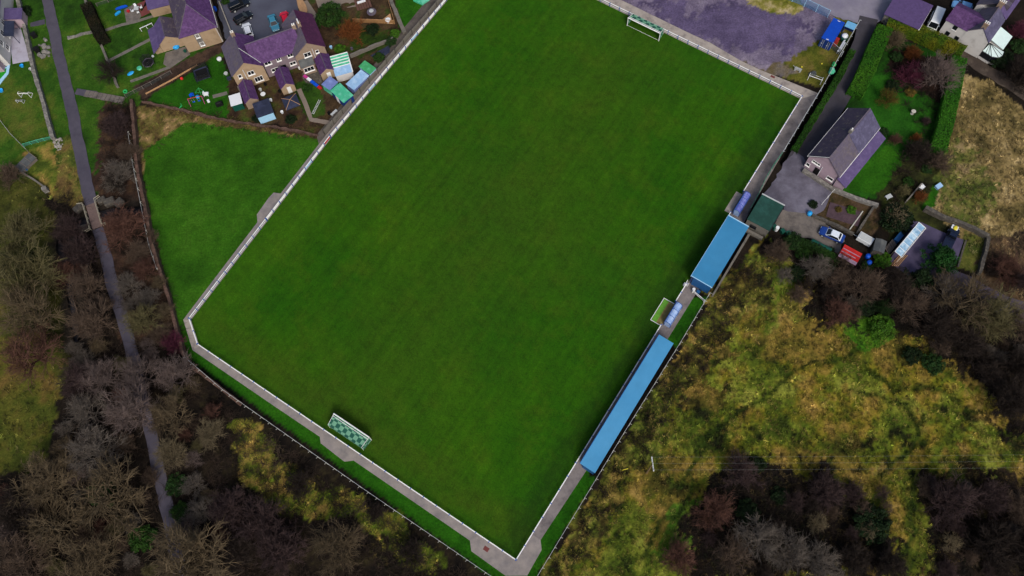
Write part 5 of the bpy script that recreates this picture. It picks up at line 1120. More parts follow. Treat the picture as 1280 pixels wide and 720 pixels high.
# footbridge
a, b = at(113.6, 255.2), at(122.2, 285); d = b - a; ang = math.atan2(d.y, d.x)
t = T('footbridge', 'timber decked footbridge with pale railings carrying the footpath over the stream', 'bridge', a, ang); L_ = d.length
dk = MB(); n = 18
for k in range(n): dk.box(k * L_ / n + .02, (k + 1) * L_ / n - .02, -.95, .95, .08, .15)
dk.build('deck', mat('bridge_deck', '#6b5a56', .9, .16, 2), t); MB().box(0, L_, -.8, -.6, -.35, .077).box(0, L_, .6, .8, -.35, .077).build('beam', M['wood_grey'], t)
for s in (-1, 1):
    r_ = MB()
    for z in (.6, 1.1): r_.tube((-.2, s * 1.15, z), (L_ + .1, s * 1.15, z), .06, n=5).tube((-.2, s * 1.15, z), (-.5, s * 2.2, z), .06, n=5).tube((L_ + .1, s * 1.15, z), (L_ + .3, s * 2.1, z), .06, n=5)
    for k in range(5): r_.box(k * L_ / 4 - .05, k * L_ / 4 + .05, s * 1.15 - .05, s * 1.15 + .05, 0, 1.12)
    r_.build('railing', mat('pale_rail', '#a7a08c', .8, .1, 3), t)
# steps
a, b = at(106, 116.5), at(155, 126.5); d = b - a; t = T('stone_steps', 'flight of grey stone steps from the footpath to the back lane', 'steps', a, math.atan2(d.y, d.x)); n = 9
for k in range(n): MB().box(k * d.length / n + .06, (k + 1) * d.length / n - .06, -.75 + random.uniform(-.06, .06), .75, -.1, .06 + .04 * k).build('step', M['slab'], t)
fence('wooden_fence', 'new pale board fence between the back lane and the trampoline lawn', [at(183, 118), at(215, 101), at(247, 82)], .42, 2.0, M['wood_pale'], M['wood_pale'], M['wood_pale'], 0)
fence('wooden_fence', 'grey post fence along the upper side of the back lane', [at(158, 122), at(190, 106), at(215, 92)], 1.0, 2.2, M['wood_grey'], M['wood_grey'], M['mesh'], 0)
fence('wooden_fence', 'yellowish board fence along the lower side of the earth yard', [at(442, 28), at(468, 29), at(493, 30)], 1.2, 2.0, M['wood'], M['wood_pale'], M['wood'], 0)
fence('wooden_fence', 'yellowish board fence down the right side of the earth yard', [at(493.5, 29.5), at(489, 14), at(484, -4)], 1.2, 2.0, M['wood'], M['wood_pale'], M['wood'], 0)
fence('wire_fence', 'low turquoise netting fence below the left garden', [at(31, 183), at(48, 178), at(65, 174)], .9, 1.8, M['sheet_turq'], M['sheet_turq'], M['mesh_green'], 0)
fence('wire_fence', 'thin post and wire fence running to the grey pen at the left edge', [at(-4, 144), at(16, 170), at(36, 190)], 1.0, 2.2, M['wood_grey'], M['galv'], M['mesh'], 0)
fence('wire_fence', 'sagging wire fence on pale posts on top of the brown field wall', [at(164, 170), at(169, 205), at(176, 240), at(183, 275), at(190, 310), at(200, 340)], 1.5, 2.6, M['conc_post'], M['galv'], None, .25, side=-1)
fence('wooden_fence', 'white pole fence at the left of the vegetable plot', [at(1041, 240), at(1027, 256)], .9, 1.6, M['white_paint'], M['white_paint'], None, 0)
fence('wooden_fence', 'dark slatted fence across the top left gardens, upper of two', [at(122, 8), at(150, -2)], .9, 2.0, M['wood_grey'], M['wood_grey'], M['mesh'], 0)
# paths, patios and plots of the gardens
for pts, w_ in (([(128, 39), (152, 31), (170, 27), (195, 19), (214, 12)], .7), ([(136, 76), (165, 61), (192, 47)], .7), ([(163, 102), (185, 94), (212, 84)], .7), ([(266, 121), (284, 116)], .8)): ribbon('garden_path', pts, w_, .03, M['panel_concrete'], wob=.04)
sheet('patio', [(155, 12), (168, 5), (176, 8), (177, 20), (172, 27), (158, 28)], .026, M['slab']); sheet('patio', [(171, 5), (183, 0), (192, 14), (177, 21)], .034, M['red_paving'])
sheet('patio', [(207, 66), (232, 58), (238, 68), (212, 86), (204, 80)], .028, M['slab']); sheet('patio', [(296, 108), (312, 104), (320, 122), (306, 128)], .02, M['slab'])
sheet('patio', [(374, 92), (398, 86), (404, 104), (384, 106)], .02, M['stone_dark']); sheet('patio', [(372, 4), (384, 0), (400, 24), (390, 26)], .025, M['deck'])
sheet('patio', [(388, -20), (440, -20), (446, 8), (420, 12), (398, 10)], .02, M['deck'])
single('garden_bed', 'stone edged vegetable bed with bare plum soil in the walled plot', 'bed', MB().box(-3, 3, -1.6, 1.6, -.1, .09), mat('plum_soil', '#4a3a40', .98, .3, 1.2, bump=.5), at(1055, 268), -.45)
tag(MB().box(-.1, .1, -2.4, 2.4, 0, .25).build('edging', M['conc_post'], loc=at(1070, 276), rot=-.75), 'pale edging board across the walled vegetable plot', 'edging')
g = MB().prism([tuple((at(*p) - at(480, 66))[:2]) for p in ((463, 70), (488, 56), (487, 66), (474, 74))], -.05, .12)
single('tarpaulin', 'dark blue tarpaulin spread in the corner by the panel wall', 'tarpaulin', g, M['felt_navy'], at(480, 66))
g = MB().prism([tuple((at(*p) - at(527, 0))[:2]) for p in ((514, -6), (536, -8), (538, 0), (528, 7), (517, 2))], -.05, .35)
single('tarpaulin', 'turquoise groundsheet on the upper lawn at the top edge', 'tarpaulin', g, M['sheet_turq'], at(527, 0))
g = MB().prism([tuple((at(*p) - at(480, 26))[:2]) for p in ((474, 29), (488, 18), (491, 30))], -.05, .3)
single('corner_deck', 'tan timber corner deck at the bottom of the earth yard', 'deck', g, M['wood_pale'], at(480, 26))
t = T('garden_table', 'round white table on the tan corner deck', 'table', at(485.5, 27.5, .3)); MB().lathe([(.55, .68), (.58, .74)], 16).build('tabletop', M['white_plastic'], t); MB().tube((0, 0, 0), (0, 0, .69), .06).lathe([(.3, 0), (.25, .05)], 10).build('pedestal', M['white_plastic'], t)
t = T('fire_pit', 'grey violet round slab with a fire bowl in the earth yard', 'fire pit', at(464.5, 15)); MB().lathe([(1.0, -.05), (1.0, .12), (.95, .15)], 18).build('base', M['slate_grey'], t); MB().lathe([(.25, .153), (.5, .4), (.45, .42)], 12).build('bowl', M['galv'], t)
g = MB()
for k in range(6): g.box(k * .55, k * .55 + .45, 0, 3.4, .1, .2)
single('pallet_deck', 'reddish board platform at the top of the earth yard', 'platform', g, mat('reddish_board', '#5d4038', .9, .2, 2), at(447, 14), .25)
single('planter_trough', 'long white trough on the reddish board platform', 'trough', MB().box(-.9, .9, -.2, .2, .2, .5), M['white_plastic'], at(452, 3.5), .3)
g = MB(); prof = [(-2.6, .05), (-2.0, .6), (0, .85), (1.6, .75), (2.7, .08)]
vs = []
for x, w_ in prof: vs += [(x, -w_, .35), (x, -w_ * .6, .05), (x, w_ * .6, .05), (x, w_, .35), (x, 0, .75)]
g.add(vs, [(i * 5 + j, i * 5 + (j + 1) % 5, (i + 1) * 5 + (j + 1) % 5, (i + 1) * 5 + j) for i in range(4) for j in range(5)] + [tuple(range(5))[::-1], tuple(range(20, 25))])
single('covered_boat', 'tan covered dinghy beside the car park, above the maroon roof', 'boat', g, M['wood_pale'], at(378, 9), math.radians(-72))
# pen by the stream
fr = Frame((18, 208.5), (27, 215), .9); x, d = fr.l(35, 189.6, .9)
t = FT('animal_pen', 'low grey roofed pen at the foot of the left garden', 'pen', fr); MB().box(.1, fr.len - .1, .1, d - .1, 0, .8).build('wall', M['wood_grey'], t); MB().box(0, fr.len, 0, d, .803, .9).build('roof', M['felt_grey'], t)
for k in range(4): MB().box(-.03, fr.len + .03, k * (d - .1) / 3, k * (d - .1) / 3 + .1, .903, .96).build('roof_batten', M['wood_grey'], t)
single('plank', 'white plank leaning beside the grey pen', 'plank', MB().box(-1, 1, -.12, .12, .0, .5), M['white_paint'], at(39.5, 203), math.radians(38))
single('crate', 'blue crate at the corner of the grey pen', 'crate', MB().box(-.5, .5, -.35, .35, 0, .5).box(-.55, .55, -.4, .4, .5, .56), M['blue_wall'], at(31.5, 213), .6)

# ------------------------------------------------------------------ garden things
small_goal('garden_goal', 'white framed garden goal on the lawn at the left edge', 'goal', at(33, 122), math.radians(-8), 2.1, 1.4, 1.1, None, M['white_paint'])
small_goal('garden_goal', 'small grey folded rebound goal below the white framed one', 'goal', at(26, 129), math.radians(-12), 1.3, .8, .8, M['debris_net'], M['galv'])
t = T('toy_pitch', 'green artificial turf corner with a pale kerb at the left edge', 'play area', at(-6, 92)); P = [tuple((at(*p) - at(-6, 92))[:2]) for p in ((-30, 84), (8, 84), (13, 80), (11, 92), (0, 106), (-30, 112))]; g = MB().prism(P, -.05, .12); g.build('kerb', M['pale_blue'], t)
Q = [tuple((at(*p) - at(-6, 92))[:2]) for p in ((-30, 87), (8.5, 86), (8, 91), (-1, 101), (-30, 108))]; MB().prism(Q, .122, .14).build('turf', M['astro'], t)
def trampoline(label, px, py, r_, m, net=True, square=None, rot=0):
    t = T('trampoline', label, 'trampoline', at(px, py), rot)
    if square:
        a, b = square; MB().box(-a, a, -b, b, .72, .74).build('mat', M['black'], t)
        MB().box(-a - .3, a + .3, -b - .3, -b - .003, .7, .8).box(-a - .3, a + .3, b + .003, b + .3, .7, .8).box(-a - .3, -a - .003, -b, b, .7, .8).box(a + .003, a + .3, -b, b, .7, .8).build('pad', m, t)
        cs = [(-a - .3, -b - .3), (a + .3, -b - .3), (a + .3, b + .3), (-a - .3, b + .3)]; n = 4
    else:
        MB().lathe([(r_ * .8, .74), (r_ * .8, .76)], 24).build('mat', M['black'], t); n = 6
        vs = [(r_ * k * math.cos(2 * math.pi * i / 24), r_ * k * math.sin(2 * math.pi * i / 24), .78) for k in (.8, 1) for i in range(24)]; MB().add(vs, [(i, (i + 1) % 24, 24 + (i + 1) % 24, 24 + i) for i in range(24)]).build('pad', m, t); cs = [(r_ * math.cos(2 * math.pi * i / n), r_ * math.sin(2 * math.pi * i / n)) for i in range(n)]
    for x, y in cs: MB().tube((x, y, 0), (x, y, 2.3 if net else .75), .04).build('leg', M['dark_metal'], t)
    if net: MB().add([(x, y, z) for x, y in cs for z in (.8, 2.2)], [(2 * i, 2 * ((i + 1) % n), 2 * ((i + 1) % n) + 1, 2 * i + 1) for i in range(n)]).build('safety_net', NETM, t)
NETM = checker('safety_netting', '#101215', '#0a0b0d', 12, .6)
trampoline('round black trampoline with a grey rim on the middle lawn', 187, 81, 1.2, M['slate_grey'])
trampoline('big square netted trampoline with navy pads on the right lawn', 254, 95, 0, M['felt_navy'], True, (1.2, 1.2), fr2.rot + .1)
def tub(px, py, m, lb, r_=.3, h=.4, name='bucket', cat='bucket'): single(name, lb, cat, MB().lathe([(r_ * .8, 0), (r_, h), (r_ * .9, h + .01), (r_ * .7, .12)], 12), M[m], at(px, py), smooth=False)
tub(28, 83, 'toy_cyan', 'turquoise tub below the white patio', .42); tub(41, 79, 'pale_blue', 'pale blue tub at the corner of the white patio', .4); tub(2, 114, 'toy_cyan', 'blue tub at the left edge beside the turf corner', .5)
tub(38.5, 87, 'galv', 'small grey pail on the lawn below the patio', .3)
single('football', 'white ball on the lawn beside the round trampoline', 'ball', MB().ball((0, 0, .2), .28), M['white_plastic'], at(191.5, 71), smooth=True)
single('play_ball', 'red ball on the lawn left of the square trampoline', 'ball', MB().ball((0, 0, .25), .34), M['toy_red'], at(227.6, 99), smooth=True)
single('paddling_pool', 'cyan toy boat shaped pool on the middle lawn', 'paddling pool', MB().ball((0, 0, .1), .8, .45, .2, 12, 6), M['toy_cyan'], at(163.5, 92), .6, smooth=True)
single('sand_pit', 'round green sand pit lid between the pool and the round trampoline', 'sand pit', MB().lathe([(.55, 0), (.55, .18), (.4, .26)], 14), M['sheet_turq'], at(174.5, 85.5))
single('toy_ring', 'bright green ring toy by the stone steps', 'toy', MB().lathe([(.42, .0), (.45, .3), (.25, .3), (.25, 0)], 14), M['toy_green'], at(157, 115))
def hull(px, py, rot, m, lb, L_=2.8, w_=.38):
    vs = []; pr = [(-.5, .1), (-.35, .8), (0, 1), (.35, .8), (.5, .1)]
    for x, k in pr: vs += [(x * L_, -w_ * k, .38), (x * L_, -w_ * k * .6, .05), (x * L_, w_ * k * .6, .05), (x * L_, w_ * k, .38)]
    single('kayak', lb, 'kayak', MB().add(vs, [(i * 4 + j, i * 4 + (j + 1) % 4, (i + 1) * 4 + (j + 1) % 4, (i + 1) * 4 + j) for i in range(4) for j in range(4)] + [(3, 2, 1, 0), (16, 17, 18, 19)]), M[m], at(px, py), rot)
hull(152.5, 10.5, .28, 'toy_blue', 'long dark blue kayak on the top garden lawn', 2.6); hull(148, 17.5, .75, 'toy_cyan', 'shorter bright blue kayak on the top garden lawn', 1.5, .34)
t = T('patio_set', 'white garden chairs round a grey table on the paved patio', 'garden furniture', at(172, 13)); MB().box(-.5, .5, -.5, .5, .68, .72).tube((0, 0, 0), (0, 0, .68), .05).build('table', M['galv'], t)
for k in range(4):
    a_ = k * 1.57 + .4; c = MB().cbox(math.cos(a_) * .95, math.sin(a_) * .95, .5, .5, .4, .45, a_).cbox(math.cos(a_) * 1.2, math.sin(a_) * 1.2, .06, .5, .45, .9, a_).build('chair', M['white_plastic'], t)
single('plant_tub', 'small dark red tub with earth on the paved patio', 'tub', MB().lathe([(.25, 0), (.35, .4), (.3, .38)], 10), M['red_paint'], at(161, 15))
g = MB().box(-1.4, 1.4, -.06, .06, .9, 1.0)
for k in (-1.3, 0, 1.3): g.box(k - .05, k + .05, -.05, .05, 0, .9)
single('clothes_rail', 'long white rail standing in the middle garden', 'rail', g, M['white_plastic'], at(184.5, 36), .45)
single('water_toy', 'crumpled bright blue cover behind the tan hipped house', 'cover', MB().ball((0, 0, .4), .75, .6, .5, 9, 6), M['toy_cyan'], at(221, 60), .3)
single('plant_pot', 'dark green planter at the corner of the tan hipped house', 'planter', MB().lathe([(.25, 0), (.35, .5), (.3, .5)], 10), M['green_plastic'], at(232, 65))
single('plastic_barrel', 'blue barrel behind the tan hipped house, by the car park wall', 'barrel', MB().lathe([(.35, 0), (.42, .35), (.36, .95)], 12), M['toy_blue'], at(269.5, 13))
# swing and toys on the right lawn
t = T('play_swing', 'pink and red swing frame with trailing ropes on the right lawn', 'swing', at(247, 128), .15); g = MB()
for x in (-1.4, 1.4):
    for y in (-.7, .7): g.tube((x, y, 0), (x, 0, 1.7), .05)
g.build('swing_frame', M['toy_pink'], t); MB().tube((-1.4, 0, 1.72), (1.4, 0, 1.72), .06).build('top_bar', M['red_paint'], t)
for x in (-.6, .5):
    s_ = MB().box(x - .25, x + .25, -.12, .12, .4, .45).build('swing_seat', M['toy_blue'], t); MB().tube((x - .22, 0, .45), (x - .22, 0, 1.7), .015, n=4).tube((x + .22, 0, .45), (x + .22, 0, 1.7), .015, n=4).build('rope', M['galv'], s_)
single('gym_ball', 'large cyan ball beside the pink swing frame', 'ball', MB().ball((0, 0, .4), .42, nu=12, nv=8), M['toy_cyan'], at(248, 122.5), smooth=True)
single('toy_car', 'blue ride on toy car left of the cyan ball', 'toy', MB().box(-.45, .45, -.25, .25, .15, .4).box(-.2, .2, -.2, .2, .4, .6).tube((-.3, -.3, .14), (-.3, .3, .14), .14, n=8).tube((.3, -.3, .14), (.3, .3, .14), .14, n=8), M['toy_blue'], at(240, 119.5), .4)
g = MB().tube((-1, 0, .05), (0, .5, 1.0), .03).tube((0, .5, 1.0), (1.1, .1, .05), .03).tube((0, .5, 1.0), (.3, -.6, .05), .03).tube((-1, 0, .05), (1.1, .1, .05), .03)
single('climbing_frame', 'thin green climbing frame above the pink swing', 'climbing frame', g, M['toy_green'], at(250, 116))
g = MB().box(-.5, .5, -.35, .35, .3, .6).box(-.5, -.3, -.35, .35, .6, 1.0)
for x in (-.4, .4):
    for y in (-.3, .3): g.box(x - .04, x + .04, y - .04, y + .04, 0, .3)
single('play_table', 'white plastic play table right of the cyan ball', 'toy table', g, M['white_plastic'], at(258.5, 119)); single('play_stool', 'white plastic stool at the end of the pink swing', 'stool', MB().lathe([(.3, 0), (.22, .4), (.28, .45)], 10), M['white_plastic'], at(261, 127))
single('toy_scooter', 'small green toy on the grass left of the pink swing', 'toy', MB().box(-.4, .4, -.1, .1, .05, .15).tube((.3, 0, .1), (.4, 0, .7), .04).tube((.4, -.2, .7), (.4, .2, .7), .03), M['toy_green'], at(226, 134), .9)
single('barbecue_cover', 'black covered barbecue right of the pink swing', 'barbecue', MB().box(-.7, .7, -.35, .35, .0, .8).ball((0, 0, .85), .65, .35, .25, 10, 6), M['black'], at(275, 131.5), .3)
single('dog_bowl', 'grey washing basket by the tan gable wall', 'basket', MB().lathe([(.3, 0), (.42, .45), (.36, .45)], 12), M['galv'], at(283, 93)); single('satellite_tub', 'white round lid at the tan gable, on the lawn edge', 'lid', MB().lathe([(.45, .0), (.5, .35), (.2, .45)], 14), M['white_plastic'], at(274.5, 74.5))
single('garden_box', 'small navy box on the lawn by the tan gable', 'box', MB().box(-.4, .4, -.3, .3, 0, .5).box(-.44, .44, -.34, .34, .5, .56), M['felt_navy'], at(287, 99), .3)
t = T('garden_table', 'oval white table on the slab yard between the left outhouse and the row', 'table', at(330, 120)); MB().lathe([(.5, .66), (.52, .72)], 14).build('tabletop', M['white_plastic'], t); MB().tube((0, 0, 0), (0, 0, .67), .06).build('leg', M['white_plastic'], t)
for px, py, m, lb in ((339, 126, 'white_plastic', 'white pot at the right of the navy felt shed'), (353, 141, 'white_plastic', 'white pot below the gazebo'), (326, 113, 'galv', 'grey pot in the slab yard by the tan gable'), (332, 106, 'black', 'black planter under the tan gable window'), (350, 115, 'black', 'black tub left of the free standing outhouse'), (375, 86, 'white_plastic', 'white pot by the porch of the right wing'), (414, 60, 'pale_blue', 'pale blue garden lantern under the big evergreen'), (440, 62, 'slate_grey', 'dark ring planter above the low wall')): tub(px, py, m, lb, .32, .5, 'plant_pot', 'pot')
t = T('ladder', 'white ladder lying on the ground behind the right wing', 'ladder', at(391, 143), 0); a, b = at(391, 143), at(400, 125); d = b - a; t.rotation_euler.z = math.atan2(d.y, d.x); g = MB().box(0, d.length, -.24, -.18, .08, .14).box(0, d.length, .18, .24, .08, .14); g.build('stile', M['galv'], t); g = MB()
for k in range(10): g.box(.15 + k * d.length / 10.5, .2 + k * d.length / 10.5, -.178, .178, .09, .13)
g.build('rungs', M['white_paint'], t)
a, b = at(381, 97), at(402, 112); d = b - a; t = T('play_slide', 'long slide in red, white and blue sections beside the slate blue shed', 'slide', a, math.atan2(d.y, d.x))
for k, m in enumerate(('toy_pink', 'white_plastic', 'toy_blue', 'toy_blue', 'red_paint')): MB().box(k * d.length / 5, (k + 1) * d.length / 5 - .05, -.3, .3, .1 + .12 * (4 - k), .35 + .12 * (4 - k)).build('slide_section', M[m], t)
t = T('garden_bench', 'stone coloured bench and clutter on the slabs at the end of the panel wall path', 'bench', at(418, 142), .8); MB().box(-.8, .8, -.25, .25, .4, .48).build('seat', M['galv'], t)
for x in (-.6, .6): MB().box(x - .08, x + .08, -.2, .2, 0, .398).build('leg', M['galv'], t)
tub(412, 143, 'black', 'black tub at the end of the panel wall path', .35, .6, 'plant_pot', 'pot')
for px, py, lb, m in ((44, 46, 'dark covered barbecue by the garden wall', 'black'), (47.5, 64, 'black bin against the garden wall beside the rocks', 'black')):
    single('outdoor_bin', lb, 'bin', MB().cbox(0, 0, 1.0, .8, 0, 1.0, .3).cbox(0, 0, 1.1, .9, 1.0, 1.08, .3), M[m], at(px, py), .2)
single('bird_bath', 'pale stone bird bath on the cottage garden lawn', 'bird bath', MB().lathe([(.35, 0), (.15, .2), (.15, .7), (.45, .85), (.35, .88)], 12), M['conc_post'], at(1140, 142))
g = MB()
for x in (-.5, .5): g.box(x - .06, x + .06, -.4, .4, .4, .46).box(x - .06, x + .06, -.4, -.3, 0, .4).box(x - .06, x + .06, .3, .4, 0, .4)
g.box(-.6, .6, -.4, .4, .46, .5); single('garden_bench', 'grey bench at the edge of the lawn below the cottage', 'bench', g, M['galv'], at(1110, 247), .4)
single('cold_frame', 'white lidded cold frame beside the rust coloured bush', 'cold frame', MB().box(-.5, .5, -.4, .4, 0, .5).slab([(-.55, -.45, .5), (.55, -.45, .5), (.55, .45, .62), (-.55, .45, .62)], .05), M['white_plastic'], at(1151, 235), .6)
single('cold_frame', 'pale blue lidded cold frame on the little strip of lawn', 'cold frame', MB().box(-.6, .6, -.4, .4, 0, .5).slab([(-.65, -.45, .5), (.65, -.45, .5), (.65, .45, .62), (-.65, .45, .62)], .05), M['sheet_pale'], at(1172.5, 234), .5)
# power pole and lines
pb = at(808, 591.5); t = T('power_pole', 'wooden power pole with a pale crossarm in the rough field', 'power pole', pb); pt_ = at(815.5, 584.5, 8.5) - pb; top = Vector((0, 0, 8.6))
MB().tube((0, 0, -.3), top, .17, .12, 8).build('pole', mat('pole_wood', '#6d5a3c', .9, .15, 3), t); MB().box(-.09, .09, -1.15, 1.15, 8.4, 8.58).build('crossarm', M['galv'], t)
for y in (-1.0, 0, 1.0): MB().lathe([(.07, 8.58), (.05, 8.7), (.08, 8.74), (.05, 8.86)], 8, (0, y)).build('insulator', M['white_plastic'], t)
far = pb + Vector((95, -7, 0)); t2 = dup(t, far, 0, 'far wooden power pole at the other end of the overhead wires, outside the right edge')
t = T('power_lines', 'three thin overhead wires crossing the lower right of the field', 'power line', pb)
for y in (-1.0, 0, 1.0):
    pts = []
    for k in range(13): u = k / 12; pts.append((95 * u, y - 7 * u, 8.86 - 4 * 1.2 * u * (1 - u))) 
    MB().path(pts, .005, 4).build('wire', M['grey_metal'], t)
single('orange_pole', 'yellow orange rod lying in the brambles left of the power pole', 'rod', MB().tube((0, 0, .15), (1.1, .15, .35), .06), M['toy_yellow'], at(777, 588))
# ------------------------------------------------------------------ trees, shrubs, hedges
M['twig'] = leafmat('twig_bark', .9); M['leaf'] = leafmat('leaf', .75); M['blade'] = leafmat('grass_blade', .9, fixed=True)

def seg_mesh(S, n, taper_close):
    """S: rows p0(3) p1(3) r0 r1 shade -> arrays for n sided tubes (or cones closing to a tip)"""
    S = np.asarray(S); p0, p1, r0, r1, sh_ = S[:, :3], S[:, 3:6], S[:, 6], S[:, 7], S[:, 8]
    d = p1 - p0; d /= np.linalg.norm(d, axis=1, keepdims=True) + 1e-9
    ref = np.where(np.abs(d[:, 2:3]) > .9, np.array([[1., 0, 0]]), np.array([[0, 0, 1.]]))
    a = np.cross(d, ref); a /= np.linalg.norm(a, axis=1, keepdims=True); b = np.cross(d, a)
    ang = 2 * np.pi * np.arange(n) / n; ca, sa = np.cos(ang)[None, :, None], np.sin(ang)[None, :, None]
    ring = a[:, None, :] * ca + b[:, None, :] * sa
    A = p0[:, None, :] + ring * r0[:, None, None]
    N = len(S)
    if taper_close:
        V = np.concatenate([A, p1[:, None, :]], 1); k = n + 1; base = (np.arange(N) * k)[:, None]
        F = np.concatenate([np.stack([base[:, 0] + i, base[:, 0] + (i + 1) % n, base[:, 0] + n], 1) for i in range(n)])
    else:
        B = p1[:, None, :] + ring * r1[:, None, None]; V = np.concatenate([A, B], 1); k = 2 * n; base = np.arange(N) * k
        F = np.concatenate([np.stack([base + i, base + (i + 1) % n, base + n + (i + 1) % n, base + n + i], 1) for i in range(n)])
    colr = np.repeat(sh_[:, None], k, 1).reshape(-1, 1) * np.ones((1, 3))
    return V.reshape(-1, 3), F, colr

def grow(seed, kind):
    r = random.Random(seed); limbs, twigs = [], []
    P = dict(tree=dict(tr=.35, nl=7, el=(28, 62), L=(.62, .42, .30, .20), ch=(6, 6, 5), rad=(.028, .013, .0075, .0048), up=.12),
             fan=dict(tr=.16, nl=11, el=(30, 75), L=(.72, .40, .27, .17), ch=(6, 6, 5), rad=(.022, .012, .0078, .005), up=.05),
             shrub=dict(tr=.02, nl=22, el=(18, 80), L=(.55, .33, .22, .14), ch=(5, 5, 4), rad=(.013, .009, .006, .0046), up=.10),
             bold=dict(tr=.22, nl=9, el=(22, 60), L=(.66, .44, .28, .17), ch=(6, 5, 4), rad=(.032, .018, .0105, .006), up=.04))[kind]
    def jit(d, a):
        v = Vector((r.gauss(0, 1), r.gauss(0, 1), r.gauss(0, 1))); v -= d * v.dot(d); v.normalize(); return (d * math.cos(a) + v * math.sin(a)).normalized()
    def branch(p, d, L_, lv):
        n = 4 if lv < 2 else 2; pts = [p]; q = p; rad = P['rad'][lv]; out = limbs if lv < 2 else twigs
        for i in range(n):
            d = jit(d, r.uniform(.02, .15)); d = (d + Vector((0, 0, P['up'] * r.uniform(.2, 1.2)))).normalized(); q2 = q + d * L_ / n
            k0, k1 = 1 - .55 * i / n, 1 - .55 * (i + 1) / n
            out.append((*q, *q2, rad * k0, rad * k1, r.uniform(.75, 1.2))); q = q2; pts.append(q)
        if lv < 3:
            for c in range(P['ch'][lv]):
                t = r.uniform(.28, 1.0) * n; i = min(int(t), n - 1); s = pts[i].lerp(pts[i + 1], t - i)
                branch(s, jit((pts[i + 1] - pts[i]).normalized(), math.radians(r.uniform(22, 58))), P['L'][lv + 1] * r.uniform(.65, 1.25), lv + 1)
    top = Vector((r.uniform(-.04, .04), r.uniform(-.04, .04), P['tr']))
    limbs.append((0, 0, -.06, *top, .052 if kind != 'shrub' else .02, .04 if kind != 'shrub' else .018, 1.0))
    for i in range(P['nl']):
        az = 2 * math.pi * (i + r.uniform(-.35, .35)) / P['nl']; el = math.radians(r.uniform(*P['el'])); h0 = r.uniform(.5, 1.0)
        branch(top * h0, Vector((math.cos(az) * math.cos(el), math.sin(az) * math.cos(el), math.sin(el))), P['L'][0] * r.uniform(.75, 1.2), 0)
    if kind in ('tree', 'bold'): branch(top, Vector((0, 0, 1)), P['L'][0] * .9, 0)
    limbs = np.array(limbs); twigs = np.array(twigs)
    q = np.quantile(np.hypot(twigs[:, 3], twigs[:, 4]), .93)
    for a in (limbs, twigs): a[:, :8] /= q
    return limbs, twigs

PROTO = {}
def bare_proto(kind, seed):
    k = (kind, seed)
    if k not in PROTO:
        l, t = grow(seed, kind); V, F, c = seg_mesh(l, 5, False)
        a = npmesh('trunk', V, F, M['twig'], col=c * .8); V, F, c = seg_mesh(t, 3, False); b = npmesh('crown', V, F, M['twig'], col=c)
        PROTO[k] = (a.data, b.data); bpy.data.objects.remove(a); bpy.data.objects.remove(b)
    return PROTO[k]
def leaf_quads(Pc, size, r, nbias, cols):
    """small two triangle leaves (folded quads) at the points Pc with normals near nbias"""
    N = len(Pc); nrm = nbias + r.normal(0, .7, (N, 3)); nrm /= np.linalg.norm(nrm, axis=1, keepdims=True)
    ref = r.normal(0, 1, (N, 3)); a = np.cross(nrm, ref); a /= np.linalg.norm(a, axis=1, keepdims=True) + 1e-9; b = np.cross(nrm, a)
    s = (size * r.uniform(.6, 1.4, N))[:, None]
    V = np.stack([Pc - a * s, Pc - b * s * .55 + nrm * s * .15, Pc + a * s, Pc + b * s * .55 + nrm * s * .15], 1).reshape(-1, 3)
    F = (np.arange(N) * 4)[:, None] + np.array([[0, 1, 2, 3]]); return V, F, np.repeat(cols, 4, 0)
